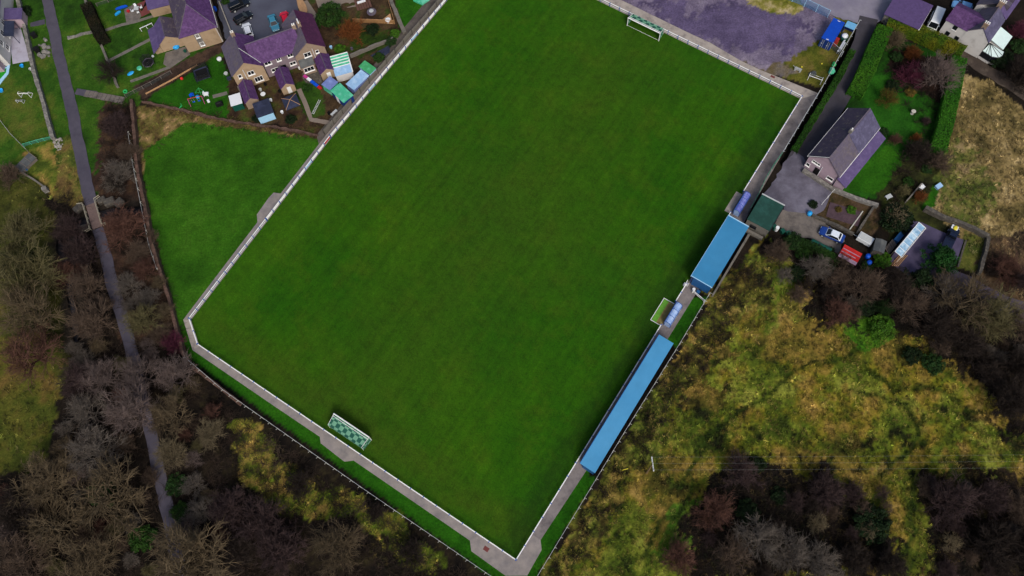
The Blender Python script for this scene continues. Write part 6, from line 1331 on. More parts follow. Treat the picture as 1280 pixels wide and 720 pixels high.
def leafy_proto(kind, seed):
    k = (kind, seed)
    if k in PROTO: return PROTO[k]
    r = np.random.default_rng(seed); pts, nb, cl = [], [], []
    ncl, per, flat_ = dict(leafy=(70, 60, .8), dome=(45, 60, .62), conifer=(75, 55, 1.2), column=(50, 55, 1.7))[kind]
    for i in range(ncl):
        u = r.uniform(0, 2 * np.pi); v = r.uniform(-.15, 1); rad = (1 - .35 * r.random() ** 2)
        rr = np.sqrt(max(0, 1 - v * v)) if kind != 'conifer' else (1 - .75 * max(v, 0)) * r.uniform(.55, 1.1)
        c = np.array([rr * rad * np.cos(u), rr * rad * np.sin(u), (.35 + .75 * v * rad) * flat_]); s = r.uniform(.13, .27) if kind != 'conifer' else r.uniform(.13, .24)
        q = r.normal(0, 1, (per, 3)); q /= np.linalg.norm(q, axis=1, keepdims=True); q[:, 2] = np.abs(q[:, 2]) * .8 - .1
        pts.append(c + q * s * r.uniform(.5, 1, (per, 1))); nb.append(q * .8 + np.array([0, 0, .5])); tone = r.uniform(.6, 1.3)
        cl.append((tone * r.uniform(.7, 1.3, (per, 1))) * np.array([[1 + r.uniform(-.12, .12), 1, 1 + r.uniform(-.1, .1)]]))
    m = 1600; u = r.uniform(0, 2 * np.pi, m); v = r.uniform(-.1, 1, m); q = np.stack([np.sqrt(1 - v * v) * np.cos(u), np.sqrt(1 - v * v) * np.sin(u), v], 1)
    if kind == 'conifer': q *= .72; q[:, :2] *= (1 - .5 * np.clip(v, 0, 1))[:, None]
    kk = .72 + .5 * (fbm(q[:, 0] * 3 + 9, q[:, 1] * 3 + q[:, 2] * 2, 1.0, seed) - .5) + r.normal(0, .05, m); q2 = q * kk[:, None]; q2[:, 2] = (.35 + .75 * q2[:, 2]) * flat_
    pts.append(q2); nb.append(q + np.array([0, 0, .5])); cl.append((.55 + .5 * fbm(q[:, 0] * 3, q[:, 1] * 3, .8, seed + 2))[:, None] * r.uniform(.7, 1.3, (m, 1)) * np.ones((1, 3)))
    Pc = np.concatenate(pts); Pc[:, :2] *= .88
    V, F, c = leaf_quads(Pc, .05 if kind != 'conifer' else .045, r, np.concatenate(nb), np.concatenate(cl)); b = npmesh('crown', V, F, M['leaf'], col=c)
    l = [(0, 0, -.05, .02, .01, .3 * flat_, .06, .05, 1.0)] + [(.02, .01, .3 * flat_, *(np.array(p.mean(0)) * .8), .03, .012, 1.0) for p in pts[:-1:4]]
    V, F, c = seg_mesh(l, 5, False); a = npmesh('trunk', V, F, M['twig'], col=c)
    PROTO[k] = (a.data, b.data); bpy.data.objects.remove(a); bpy.data.objects.remove(b); return PROTO[k]
TINT = dict(grey='#665e56', tan='#625541', olive='#635d3e', red='#5e4238', plum='#443635', dark='#302823', pale='#766a52', mauve='#6e605b', brown='#5b4c40', maroon='#57283a',
            green='#23400f', dgreen='#12240a', lgreen='#3b6212', pine='#173d10', yellow='#5f5020', orange='#70411f', ivy='#203a14')
def plant(kind, name, px, py, r_px, tint, label, cat, seed, group=None, hscale=1.0, base=True):
    """px py: centre of the crown in the photograph; it stands below it"""
    hz = {'tree': .95, 'fan': .75, 'bold': .85, 'shrub': .5, 'leafy': .55, 'dome': .3, 'conifer': .7, 'column': 1.0}[kind] * hscale
    g = at(px, py); R_ = r_px / ((at(px + 10, py) - g).length ** -1 * 10); loc = at(px, py, hz * R_ * .55); loc.z = -.05
    dat = bare_proto(kind, seed) if kind in ('tree', 'fan', 'bold', 'shrub') else leafy_proto(kind, seed)
    rot = random.uniform(0, 6.28); t = T(name, label, cat, loc, rot, group); t.scale = (R_, R_, R_ * hscale)
    c = C(TINT[tint]); v = random.uniform(.88, 1.12); c = (c[0] * v, c[1] * v, c[2] * v, 1)
    for nm, d in zip(('trunk', 'crown'), dat):
        o = bpy.data.objects.new(nm, d); COL.objects.link(o); o.parent = t
        o.color = c if (nm == 'crown' or kind in ('tree', 'fan', 'bold', 'shrub')) else C('#4a3b2c')
    return t
BT, SH = 'bare_tree', 'shrub'
TREES = [
 # left edge and the stream
 ('tree', BT, 33, 296, 33, 'olive', 'pale olive bare tree at the left edge, level with the footbridge', 'tree', 1),
 ('fan', BT, 44, 350, 40, 'olive', 'broad olive bare tree directly below the pale olive one at the left edge', 'tree', 2),
 ('tree', BT, 46, 398, 40, 'tan', 'broad tan bare tree at the left edge, above the reddish one', 'tree', 3),
 ('tree', BT, 46, 446, 36, 'red', 'reddish bare tree at the left edge beside the olive meadow', 'tree', 4),
 ('shrub', SH, 18, 222, 15, 'brown', 'brown bare shrub below the grey shed with the blue crate', 'shrub', 5),
 ('shrub', SH, 90, 290, 20, 'plum', 'plum brown shrub on the stream bank left of the footbridge', 'shrub', 6),
 ('shrub', SH, 108, 318, 22, 'plum', 'dark plum shrub left of the tarmac footpath just below the footbridge', 'shrub', 7),
 ('tree', BT, 115, 360, 25, 'brown', 'brown bare tree left of the footpath, halfway from the bridge to the wooded bend', 'tree', 1),
 ('shrub', SH, 84, 345, 18, 'red', 'russet shrub on the stream bank between the tan tree and the footpath', 'shrub', 5),
 ('tree', BT, 120, 408, 28, 'brown', 'brown bare tree between the stream and the footpath, opposite the grey olive round one', 'tree', 2),
 ('shrub', SH, 152, 222, 20, 'grey', 'grey shrub on the right verge of the footpath, above the footbridge', 'shrub', 6),
 ('shrub', SH, 152, 160, 18, 'plum', 'plum brown thicket below the stone steps', 'shrub', 7),
 ('shrub', SH, 163, 195, 15, 'brown', 'brown thicket against the brown wall, above the footbridge', 'shrub', 5),
 ('shrub', SH, 148, 228, 14, 'dark', 'dark low shrub beside the stream boulders', 'shrub', 7),
 ('shrub', SH, 158, 290, 26, 'red', 'reddish brown shrub between the footbridge and the brown wall', 'shrub', 5),
 ('shrub', SH, 178, 318, 17, 'brown', 'brown shrub growing against the brown wall of the green field', 'shrub', 6),
 ('tree', BT, 163, 358, 18, 'grey', 'small grey bare tree on the right edge of the footpath, above the grey olive one', 'tree', 3),
 ('tree', BT, 180, 407, 23, 'olive', 'round grey olive bare tree on the right of the footpath', 'tree', 4),
 ('shrub', SH, 219, 430, 16, 'maroon', 'maroon shrub at the left corner of the pitch walkway', 'shrub', 6),
 # the wooded bend
 ('tree', BT, 133, 472, 27, 'mauve', 'mauve grey bare tree left of the footpath, where the wood closes over it', 'tree', 1),
 ('tree', BT, 104, 478, 24, 'plum', 'plum bare tree left of the mauve grey one, near the stream', 'tree', 2),
 ('tree', BT, 178, 470, 28, 'mauve', 'mauve grey bare tree overhanging the footpath on its right side', 'tree', 3),
 ('tree', BT, 223, 468, 24, 'mauve', 'mauve grey bare tree next to the corner of the pitch fence', 'tree', 4),
 ('tree', BT, 172, 518, 33, 'mauve', 'largest mauve bare tree, hiding the footpath under its crown', 'tree', 2),
 ('tree', BT, 214, 522, 28, 'tan', 'brownish tan bare tree right of the hidden footpath', 'tree', 1),
 ('tree', BT, 112, 514, 26, 'grey', 'grey bare tree left of the hidden stretch of footpath', 'tree', 3),
 ('fan', BT, 125, 562, 34, 'grey', 'grey fan shaped bare tree left of the footpath, above the bold branched one', 'tree', 4),
 ('fan', BT, 266, 545, 19, 'pale', 'small pale fan shaped tree beside the bright green mound', 'tree', 1),
 ('tree', BT, 216, 568, 21, 'pale', 'pale grey bare tree right of where the footpath comes out of the wood', 'tree', 2),
 ('fan', BT, 62, 606, 38, 'tan', 'tan fan shaped tree at the left, below the olive meadow', 'tree', 3),
 ('bold', BT, 142, 622, 48, 'tan', 'big tree with bold bare branches over green ivy, lower left', 'tree', 1),
 ('bold', BT, 70, 664, 42, 'tan', 'bare tree with bold tan branches near the lower left corner', 'tree', 2),
 ('fan', BT, 30, 640, 30, 'dark', 'dark bare tree at the left edge below the olive meadow', 'tree', 2),
 ('fan', BT, 30, 700, 40, 'brown', 'brown bare tree in the lower left corner', 'tree', 4),
 ('fan', BT, 122, 704, 36, 'tan', 'tan bare tree at the bottom edge, left of the footpath end', 'tree', 1),
 ('dome', SH, 178, 672, 20, 'green', 'green ivy covered bush left of the lower footpath', 'shrub', 11),
 ('dome', SH, 222, 606, 16, 'ivy', 'dark green ivy bush right of the lower footpath', 'shrub', 12),
 ('dome', SH, 226, 640, 14, 'green', 'green ivy bush right of the footpath, nearest the large fan shaped tree', 'shrub', 13),
 ('tree', BT, 244, 606, 16, 'grey', 'small grey bare tree beside the ivy bushes on the right of the footpath', 'tree', 3),
 ('tree', BT, 254, 640, 18, 'grey', 'thin grey tree between the ivy bushes and the dark plum thicket', 'tree', 4),
 ('fan', BT, 250, 698, 48, 'tan', 'large fan shaped tree at the bottom edge, right of the footpath', 'tree', 2),
 ('dome', SH, 130, 615, 22, 'ivy', 'ivy mass under the big tree with bold bare branches', 'shrub', 12),
 ('shrub', SH, 290, 640, 26, 'plum', 'plum thicket left of the dark plum mass below the bottom fence', 'shrub', 5),
 ('shrub', SH, 330, 655, 34, 'plum', 'largest dark plum thicket below the bottom fence', 'shrub', 6),
 ('shrub', SH, 352, 690, 30, 'plum', 'dark plum thicket at the bottom edge, left of the tan round tree', 'shrub', 7),
 ('shrub', SH, 300, 690, 26, 'dark', 'dark thicket at the bottom edge, right of the large fan shaped tree', 'shrub', 5),
 ('tree', BT, 428, 682, 33, 'tan', 'round tan bare tree at the bottom edge, below the fence', 'tree', 3),
 ('shrub', SH, 378, 606, 18, 'dark', 'dark bramble clump ringed by yellow grass, below the bottom goal', 'shrub', 7),
 ('shrub', SH, 515, 690, 20, 'dark', 'dark bramble clump at the bottom edge ringed by yellow green grass', 'shrub', 6),
 ('shrub', SH, 470, 640, 14, 'dark', 'small dark bramble against the chain link fence right of the tan tree', 'shrub', 5),
 # rough field and lower right
 ('shrub', SH, 925, 592, 23, 'plum', 'plum shrub topmost of the thickets in the rough field', 'shrub', 5),
 ('dome', SH, 946, 582, 13, 'dgreen', 'dark green bush beside the topmost plum shrub of the rough field', 'shrub', 11),
 ('shrub', SH, 892, 640, 26, 'red', 'reddish brown shrub right of the bright green patch in the rough field', 'shrub', 6),
 ('shrub', SH, 1026, 616, 24, 'plum', 'tall plum shrub above the small pale bare tree', 'shrub', 7),
 ('tree', BT, 1021, 655, 13, 'pale', 'small pale mauve bare tree below the tall plum shrub', 'tree', 4),
 ('dome', SH, 1088, 655, 27, 'dgreen', 'dark green thicket with a bare pale tree in its middle', 'shrub', 12),
 ('bold', BT, 1085, 662, 13, 'pale', 'little pale bare tree standing up out of the dark green thicket', 'tree', 1),
 ('tree', BT, 948, 672, 30, 'grey', 'grey bare tree at the bottom edge, between reddish and plum thickets', 'tree', 1),
 ('tree', BT, 985, 690, 28, 'grey', 'grey brown bare tree at the bottom edge right of the first grey one', 'tree', 2),
 ('tree', BT, 1022, 702, 28, 'grey', 'grey bare tree at the bottom edge, below the small pale mauve one', 'tree', 3),
 ('tree', BT, 912, 692, 25, 'brown', 'brown bare tree at the bottom edge, right of the reddish bramble', 'tree', 4),
 ('dome', SH, 975, 620, 13, 'dgreen', 'small dark green bush between two plum shrubs of the rough field', 'shrub', 13),
 ('dome', SH, 935, 640, 18, 'dgreen', 'dark bush between the reddish brown shrub and the grey trees', 'shrub', 11),
 ('shrub', SH, 849, 696, 22, 'red', 'reddish bramble at the bottom edge, below the bright green patch', 'shrub', 7),
 ('shrub', SH, 1062, 700, 24, 'dark', 'dark shrub at the bottom edge below the dark green thicket', 'shrub', 6),
 ('shrub', SH, 1108, 706, 22, 'dark', 'dark shrub at the bottom edge, left of the green trodden line', 'shrub', 5),
 ('shrub', SH, 1180, 628, 31, 'plum', 'broad plum thicket right of the green trodden line', 'shrub', 5),
 ('tree', BT, 1190, 678, 13, 'pale', 'small pale mauve tree at the foot of the broad plum thicket', 'tree', 3),
 ('shrub', SH, 1232, 625, 26, 'plum', 'plum thicket right of the broad one, towards the right edge', 'shrub', 6),
 ('shrub', SH, 1236, 680, 34, 'dark', 'dark thicket near the lower right corner', 'shrub', 7),
 ('shrub', SH, 1274, 690, 30, 'dark', 'dark thicket in the lower right corner itself', 'shrub', 5),
 ('shrub', SH, 1270, 640, 22, 'brown', 'brown thicket at the right edge above the corner', 'shrub', 6),
 ('shrub', SH, 1258, 500, 28, 'dark', 'dark scrub clump at the right edge of the rough field', 'shrub', 7),
 ('shrub', SH, 1268, 462, 26, 'dark', 'dark scrub at the right edge, below the fanned bare trees', 'shrub', 6),
 ('shrub', SH, 1234, 470, 20, 'dark', 'dark scrub left of the right edge, above the clump in the rough field', 'shrub', 5),
 ('dome', SH, 1100, 410, 19, 'lgreen', 'bright green grassy mound bush at the top of the rough field', 'shrub', 13),
 ('shrub', SH, 1046, 394, 19, 'red', 'russet bramble left of the bright green mound', 'shrub', 5),
 ('dome', SH, 1140, 445, 14, 'dgreen', 'dark bush at the upper right border of the rough field', 'shrub', 11),
 ('dome', SH, 1165, 455, 16, 'ivy', 'green bush along the upper right border of the rough field', 'shrub', 12),
 # scrub belt below the yard
 ('dome', SH, 990, 303, 15, 'ivy', 'dark green bush beside the green flat roof and bins', 'shrub', 11),
 ('dome', SH, 1004, 318, 12, 'green', 'green bush below the dark green oil tank, left end', 'shrub', 12),
 ('dome', SH, 1032, 318, 13, 'ivy', 'ivy hedge bush below the dark green oil tank', 'shrub', 13),
 ('shrub', SH, 970, 320, 16, 'brown', 'brown scrub behind the shorter stand', 'shrub', 7),
 ('tree', BT, 1018, 340, 20, 'grey', 'grey bare tree below the green oil tank', 'tree', 4),
 ('dome', SH, 994, 344, 14, 'dgreen', 'dark bush at the top of the rough field, left of the grey tree', 'shrub', 11),
 ('tree', BT, 1046, 352, 20, 'brown', 'brown bare tree below the red roofed shed', 'tree', 3),
 ('shrub', SH, 1036, 372, 18, 'dark', 'dark scrub below the grey tree at the top of the rough field', 'shrub', 6),
 ('tree', BT, 1080, 360, 24, 'brown', 'brown bare tree right of the red roofed shed', 'tree', 2),
 ('dome', SH, 1102, 325, 13, 'lgreen', 'light green bush between the red roofed shed and the glazed canopy', 'shrub', 12),
 ('dome', SH, 1084, 334, 9, 'green', 'small green bush beside the blue barrels', 'shrub', 13),
 ('tree', BT, 1112, 362, 25, 'dark', 'dark bare tree below the glazed canopy', 'tree', 1),
 ('dome', SH, 1082, 385, 16, 'dgreen', 'dark ivy bush in the scrub belt above the bright green mound', 'shrub', 11),
 ('tree', BT, 1136, 385, 24, 'brown', 'brown bare tree in the scrub belt, below the conifer', 'tree', 4),
 ('shrub', SH, 1166, 412, 26, 'dark', 'dark scrub at the lower side of the belt, above the rough field border', 'shrub', 7),
 ('shrub', SH, 1206, 432, 24, 'dark', 'dark scrub under the fanned bare tree', 'shrub', 5),
 ('conifer', 'conifer_tree', 1175, 325, 27, 'pine', 'dark green conifer beside the dark pickup', 'tree', 21),
 ('conifer', 'conifer_tree', 1150, 350, 22, 'dgreen', 'darker conifer at the foot of the violet yard', 'tree', 22),
 ('dome', 'ivy_tree', 1118, 275, 24, 'dgreen', 'ivy covered tree top left of the glazed canopy', 'tree', 11),
 ('bold', BT, 1120, 272, 17, 'pale', 'pale bare branches rising out of the dark ivy above the white trailer', 'tree', 2),
 ('bold', BT, 1205, 378, 42, 'tan', 'wide tan bare tree spreading over the mauve track', 'tree', 1),
 ('fan', BT, 1238, 400, 34, 'olive', 'olive fanned bare tree on the lower side of the mauve track', 'tree', 2),
 ('tree', BT, 1180, 372, 24, 'grey', 'grey bare tree between the conifers and the wide tan one', 'tree', 3),
 ('tree', BT, 1268, 412, 28, 'brown', 'brown bare tree at the right edge beside the mauve track', 'tree', 4),
 ('shrub', SH, 1255, 338, 22, 'red', 'russet brown scrub on the straw field near the mauve track', 'shrub', 6),
 ('shrub', SH, 1240, 340, 9, 'dark', 'small dark bush on the straw field right of the walled plot', 'shrub', 7),
 ('shrub', SH, 1276, 355, 16, 'plum', 'plum scrub at the right edge of the straw field', 'shrub', 5),
 # the cottage garden
 ('tree', BT, 1168, 98, 26, 'mauve', 'large mauve bare tree in the hedged garden', 'tree', 2),
 ('shrub', SH, 1138, 98, 18, 'maroon', 'maroon twiggy shrub in the middle of the hedged garden', 'shrub', 6),
 ('shrub', SH, 1118, 55, 13, 'tan', 'tan bare shrub in the top corner of the hedged garden', 'shrub', 5),
 ('shrub', SH, 1140, 70, 11, 'orange', 'orange brown shrub beneath the long hedge', 'shrub', 7),
 ('dome', SH, 1120, 72, 9, 'ivy', 'blue green bush beside the orange brown shrub', 'shrub', 12),
 ('dome', SH, 1114, 108, 10, 'dgreen', 'dark round evergreen on the lawn of the hedged garden', 'shrub', 11),
 ('tree', BT, 1110, 126, 14, 'yellow', 'yellowish bare tree on the lawn behind the pink cottage', 'tree', 3),
 ('dome', SH, 1138, 116, 8, 'yellow', 'straw coloured pampas clump on the garden lawn', 'shrub', 13),
 ('shrub', SH, 1156, 152, 6, 'plum', 'small plum bush on the lawn by the right hedge', 'shrub', 7),
 ('shrub', SH, 1144, 174, 7, 'orange', 'small orange brown bush at the lower end of the upper lawn', 'shrub', 5),
 ('shrub', SH, 1118, 176, 9, 'red', 'low russet border plant at the far corner of the cottage', 'shrub', 6),
 ('dome', SH, 1105, 165, 7, 'ivy', 'pale green border plant at the back gable of the cottage', 'shrub', 12),
 ('shrub', SH, 1145, 195, 18, 'dark', 'dark thicket between the two lawns behind the cottage', 'shrub', 7),
 ('dome', SH, 1158, 212, 8, 'ivy', 'green bush in the thicket between the little lawn and the cottage lawn', 'shrub', 13),
 ('dome', SH, 1135, 228, 8, 'green', 'green bush at the bottom corner of the cottage lawn', 'shrub', 12),
 ('shrub', SH, 1128, 240, 9, 'olive', 'olive shrub below the green bush at the cottage lawn', 'shrub', 6),
 ('shrub', SH, 1172, 205, 16, 'brown', 'brown thicket at the bottom end of the right hedge', 'shrub', 6),
 ('shrub', SH, 1148, 248, 9, 'orange', 'rust coloured round bush beside the little strip of lawn', 'shrub', 5),
 ('dome', SH, 1064, 263, 7, 'lgreen', 'bright yellow green bush in the walled vegetable plot', 'shrub', 13),
 ('dome', SH, 1048, 262, 5, 'yellow', 'small yellow bush in the walled vegetable plot', 'shrub', 12),
 ('dome', SH, 1016, 256, 7, 'dgreen', 'dark bush at the gate of the vegetable plot', 'shrub', 11),
 ('dome', SH, 1252, 76, 18, 'dgreen', 'dark bush below the conservatory of the white house', 'shrub', 11),
 ('shrub', SH, 1270, 100, 22, 'dark', 'dark scrub at the right edge, above the straw field', 'shrub', 7),
 ('dome', SH, 1274, 60, 14, 'ivy', 'green scrub at the right edge next to the white house', 'shrub', 12),
 ('shrub', SH, 1272, 42, 14, 'maroon', 'maroon shrub at the right edge behind the white house', 'shrub', 5),
 # top left gardens
 ('leafy', 'evergreen_tree', 413, 21, 20, 'green', 'big round evergreen tree beside the maroon roof', 'tree', 31),
 ('shrub', SH, 442, 44, 16, 'orange', 'rust orange bare shrub right of the big evergreen', 'shrub', 5),
 ('dome', SH, 466, 38, 10, 'dgreen', 'dark evergreen bush against the timber fence of the earth yard', 'shrub', 11),
 ('leafy', 'garden_tree', 494, 42, 7, 'lgreen', 'small light green tree at the corner of the earth yard fence', 'tree', 32),
 ('leafy', 'garden_tree', 488, 52, 8, 'ivy', 'green tree overhanging the concrete panel wall', 'tree', 31),
 ('leafy', SH, 474, 72, 8, 'green', 'green bush at the panel wall beside the green sheet roof', 'shrub', 32),
 ('dome', SH, 425, 62, 8, 'lgreen', 'round clipped light green bush above the glass lean-to', 'shrub', 13),
 ('dome', SH, 384, 110, 7, 'green', 'round green bush on the little lawn behind the right wing', 'shrub', 12),
 ('tree', BT, 141, 93, 17, 'dark', 'dark twiggy tree at the lower end of the garden hedge', 'tree', 3),
 ('dome', SH, 130, 62, 5, 'lgreen', 'bright green bush at the end of the dark garden hedge', 'shrub', 12),
 ('dome', SH, 33, 15, 9, 'dgreen', 'dark green hedge bush by the white patio wall', 'shrub', 11),
 ('dome', SH, 282, 2, 6, 'green', 'small green bush at the top edge beside the car park', 'shrub', 13),
 ('dome', SH, 322, 148, 8, 'dgreen', 'dark bush below the navy felt shed', 'shrub', 11),
 ('dome', SH, 364, 150, 8, 'dgreen', 'dark bush below the gazebo', 'shrub', 12),
]
for k, (kind, nm, px, py, r_, tint, lb, ct, sd) in enumerate(TREES): plant(kind, nm, px, py, r_, tint, lb, ct, sd, hscale=random.uniform(.9, 1.1))

def saplings(polys, n, gap, label, group, tints, seed):
    r = random.Random(seed); taken = [(q[2], q[3], q[4]) for q in TREES]; k = 0; tries = 0
    while k < n and tries < 6000:
        tries += 1; poly = r.choice(polys); xs = [p[0] for p in poly]; ys = [p[1] for p in poly]; px, py = r.uniform(max(4, min(xs)), min(1276, max(xs))), r.uniform(max(4, min(ys)), min(716, max(ys))); R_ = r.uniform(9, 16)
        if not inpoly(np.array([px]), np.array([py]), poly)[0]: continue
        if any(math.hypot(px - a, py - b) < gap * (c + R_) for a, b, c in taken): continue
        g = at(px, py)
        if any(inpoly(np.array([g.x]), np.array([g.y]), P)[0] for P in SHEETS): continue
        taken.append((px, py, R_)); k += 1; plant('tree' if r.random() < .5 else 'shrub', 'sapling', px, py, R_, r.choice(tints), label, 'sapling', r.choice((1, 2, 3, 4)), group)
WL = [[(95, 300), (118, 300), (135, 390), (165, 480), (190, 560), (205, 640), (212, 716), (4, 716), (4, 620), (60, 600), (85, 500), (95, 420)], [(140, 290), (185, 270), (205, 350), (215, 425), (270, 505), (265, 600), (300, 716), (235, 716), (205, 600), (195, 540), (175, 450), (150, 360)]]
saplings(WL, 44, .62, 'low thin sapling filling a gap between the bigger bare trees of the left wood', 'saplings in the left wood', ['mauve', 'brown', 'grey', 'olive', 'red', 'tan'], 5)
saplings([[(850, 610), (1110, 600), (1125, 716), (840, 716)], [(1150, 600), (1276, 600), (1276, 716), (1160, 716)]], 20, .6, 'low dark sapling in the thickets at the lower right', 'saplings in the lower right thickets', ['brown', 'dark', 'grey', 'plum'], 6)
saplings([[(950, 310), (1180, 345), (1276, 400), (1276, 520), (1235, 470), (1120, 405), (1000, 380)]], 16, .6, 'low dark sapling in the scrub belt below the yards', 'saplings in the scrub belt', ['brown', 'dark', 'grey', 'ivy'], 7)

# hedges: a dark core wrapped in leaves
HCORE = mat('hedge_core', '#16260b', .95, .3, 2)
def hedge(label, pts, width, h, tint, tint2=None, seed=3, name='hedge', jag=.07, dens=120):
    P = [at(*p) for p in pts]; org = P[0].copy(); t = T(name, label, 'hedge', org); r = np.random.default_rng(seed); Q = []; NB = []; core = MB(); c1 = np.array(C(TINT.get(tint, tint))[:3]); c2 = np.array(C(TINT.get(tint2 or tint, tint2 or tint))[:3]); CC = []
    tot = 0
    for a, b in zip(P[:-1], P[1:]):
        d = b - a; ln = d.length; ang = math.atan2(d.y, d.x); a_ = a - org; mid = a_ + d / 2
        core.cbox(mid.x, mid.y, ln - .5, width * .8, 0, h * .84, ang)
        n = int(ln * (width + 2 * h) * dens); u = r.uniform(-.15, ln + .15, n); v = r.uniform(-width / 2 - h, width / 2 + h, n)
        y = np.clip(v, -width / 2, width / 2); z = np.where(np.abs(v) > width / 2, h - (np.abs(v) - width / 2), h)
        lump = (fbm(u + tot, y * 1.5, 1.6, seed) - .5) * jag * 6
        nb = np.stack([np.zeros(n), np.where(np.abs(v) > width / 2, np.sign(v), 0), np.where(np.abs(v) > width / 2, .25, 1)], 1)
        loc = np.stack([u, y, z], 1) + nb * (lump[:, None] * .5 + r.uniform(-.08, .10, (n, 1)))
        c, s = math.cos(ang), math.sin(ang)
        Q.append(np.stack([a_.x + loc[:, 0] * c - loc[:, 1] * s, a_.y + loc[:, 0] * s + loc[:, 1] * c, np.maximum(loc[:, 2], .03)], 1))
        NB.append(np.stack([nb[:, 0] * c - nb[:, 1] * s, nb[:, 0] * s + nb[:, 1] * c, nb[:, 2]], 1))
        k = np.clip((fbm(u + tot, y, 2.6, seed + 4) - .5) * 3 + .5, 0, 1)[:, None]; CC.append((c1 * (1 - k) + c2 * k) * r.uniform(.65, 1.3, (n, 1))); tot += ln
    for p, q in ((P[0], P[1]), (P[-1], P[-2])):
        d = (p - q).normalized(); n = int(width * h * dens); v = r.uniform(-width / 2, width / 2, n); z = r.uniform(.05, h, n); e = p - org - d * .15
        Q.append(np.stack([e.x - d.y * v, e.y + d.x * v, z], 1) + r.normal(0, .06, (n, 3))); NB.append(np.tile([[d.x, d.y, .4]], (n, 1))); CC.append(c1 * r.uniform(.65, 1.3, (n, 1)))
    core.build('stems', HCORE, t); V, F, c = leaf_quads(np.concatenate(Q), .12, r, np.concatenate(NB), np.concatenate(CC)); npmesh('foliage', V, F, M['blade'], t, c); return t
hedge('tall clipped green hedge between the lane and the cottage garden', [(1102, 42), (1090, 68), (1079, 96), (1066, 122)], 3.0, 2.2, '#295a0e', '#386610', 5)
hedge('yellowish clipped hedge along the top of the cottage garden, below the purple garage', [(1106, 34), (1140, 44), (1170, 58), (1198, 72)], 2.7, 2.3, '#3f5c0e', '#6a6812', 6)
hedge('green clipped hedge down the right side of the cottage garden, by the straw field', [(1194, 80), (1186, 120), (1177, 160), (1168, 192)], 2.7, 2.2, '#275a10', '#336812', 7)
hedge('dark brown evergreen hedge between the grass verge and the top left gardens', [(112, 12), (120, 30), (128, 48), (133, 56)], 2.1, 2.0, '#17160c', '#25200f', 8)
hedge('low rough hedge beside the lane, opposite the pitch corner', [(1064, 66), (1044, 104), (1016, 150), (992, 190)], 1.1, .9, '#1f420d', '#2b5411', 9, jag=.2)
hedge('clipped dark hedge strip along the yard behind the oil tank', [(1000, 306), (1016, 312), (1034, 322), (1046, 330)], 1.2, 1.6, '#1a330c', '#2b4a14', 10)

# ------------------------------------------------------------------ ground cover (uncountable)
def scatter(polys, n, seed, holes=(), keep=None):
    r = np.random.default_rng(seed); out = []
    for poly in polys:
        W = W2(poly); xs = [p[0] for p in W]; ys = [p[1] for p in W]; A = (max(xs) - min(xs)) * (max(ys) - min(ys)); m = int(n * A / 1000)
        x = r.uniform(min(xs), max(xs), m); y = r.uniform(min(ys), max(ys), m); k = inpoly(x, y, W)
        k &= (x > -125) & (x < 122) & (y > -6) & (y < 142)
        out.append(np.stack([x[k], y[k]], 1))
    p = np.concatenate(out); bad = np.zeros(len(p), bool)
    for P in SHEETS: bad |= inpoly(p[:, 0], p[:, 1], P)
    bad |= dseg(p[:, 0], p[:, 1], STREAM) < 1.9
    return p[~bad], r
def tufts(name, polys, n, seed, palette, blades, hgt, spread, wid, nscale=3.0, lie=.9):
    p, r = scatter(polys, n, seed); N = len(p); k = (fbm(p[:, 0], p[:, 1], nscale, seed, 4, .7) - .5) * 2.2 + .5 + r.normal(0, .22, N); gc, tz = field_marks(p[:, 0], p[:, 1], ground_fields(p[:, 0], p[:, 1])[0]); dk = np.clip(gc.sum(1, keepdims=True) / .10, .25, 1); col = (.35 * pal(palette, np.clip(k, 0, 1)) * dk * (1 - tz[:, None]) + .78 * gc) * r.lognormal(-.05, .45, (N, 1))
    q = np.repeat(p, blades, 0); nb = len(q); az = r.uniform(0, 2 * np.pi, nb); h = hgt * r.uniform(.5, 1.4, nb); ln = spread * r.uniform(.4, 1.4, nb)
    bx = q[:, 0] + r.normal(0, .10, nb); by = q[:, 1] + r.normal(0, .10, nb); dx, dy = np.cos(az), np.sin(az); w_ = wid * r.uniform(.6, 1.3, nb)
    z0 = np.zeros(nb) - .02
    A = np.stack([bx - dy * w_, by + dx * w_, z0], 1); B = np.stack([bx + dy * w_, by - dx * w_, z0], 1)
    Cc = np.stack([bx + dx * ln * .55 + dy * w_ * .7, by + dy * ln * .55 - dx * w_ * .7, h], 1); D = np.stack([bx + dx * ln * .55 - dy * w_ * .7, by + dy * ln * .55 + dx * w_ * .7, h], 1)
    E = np.stack([bx + dx * ln, by + dy * ln, h * lie * .7], 1)
    V = np.stack([A, B, Cc, D, E], 1).reshape(-1, 3); b = np.arange(nb) * 5
    F = np.concatenate([np.stack([b, b + 1, b + 2], 1), np.stack([b, b + 2, b + 3], 1), np.stack([b + 3, b + 2, b + 4], 1)])
    c = np.repeat(np.repeat(col, blades, 0) * r.uniform(.7, 1.3, (nb, 1)), 5, 0)
    return tag(npmesh(name, V, F, M['blade'], col=c), kind='stuff')
ROUGH = [[(892, 372), (965, 300), (1050, 345), (1240, 430), (1330, 480), (1330, 800), (650, 800), (676, 728)]]
tag(tufts('tussock_grass', ROUGH, 3400, 41, ['#1a1d10', '#2a3412', '#425018', '#645c26', '#846c36', '#a2884f'], 8, .30, .36, .045, 3.2), 'rough dead and green tussock grass over the field below the stands', 'grass')
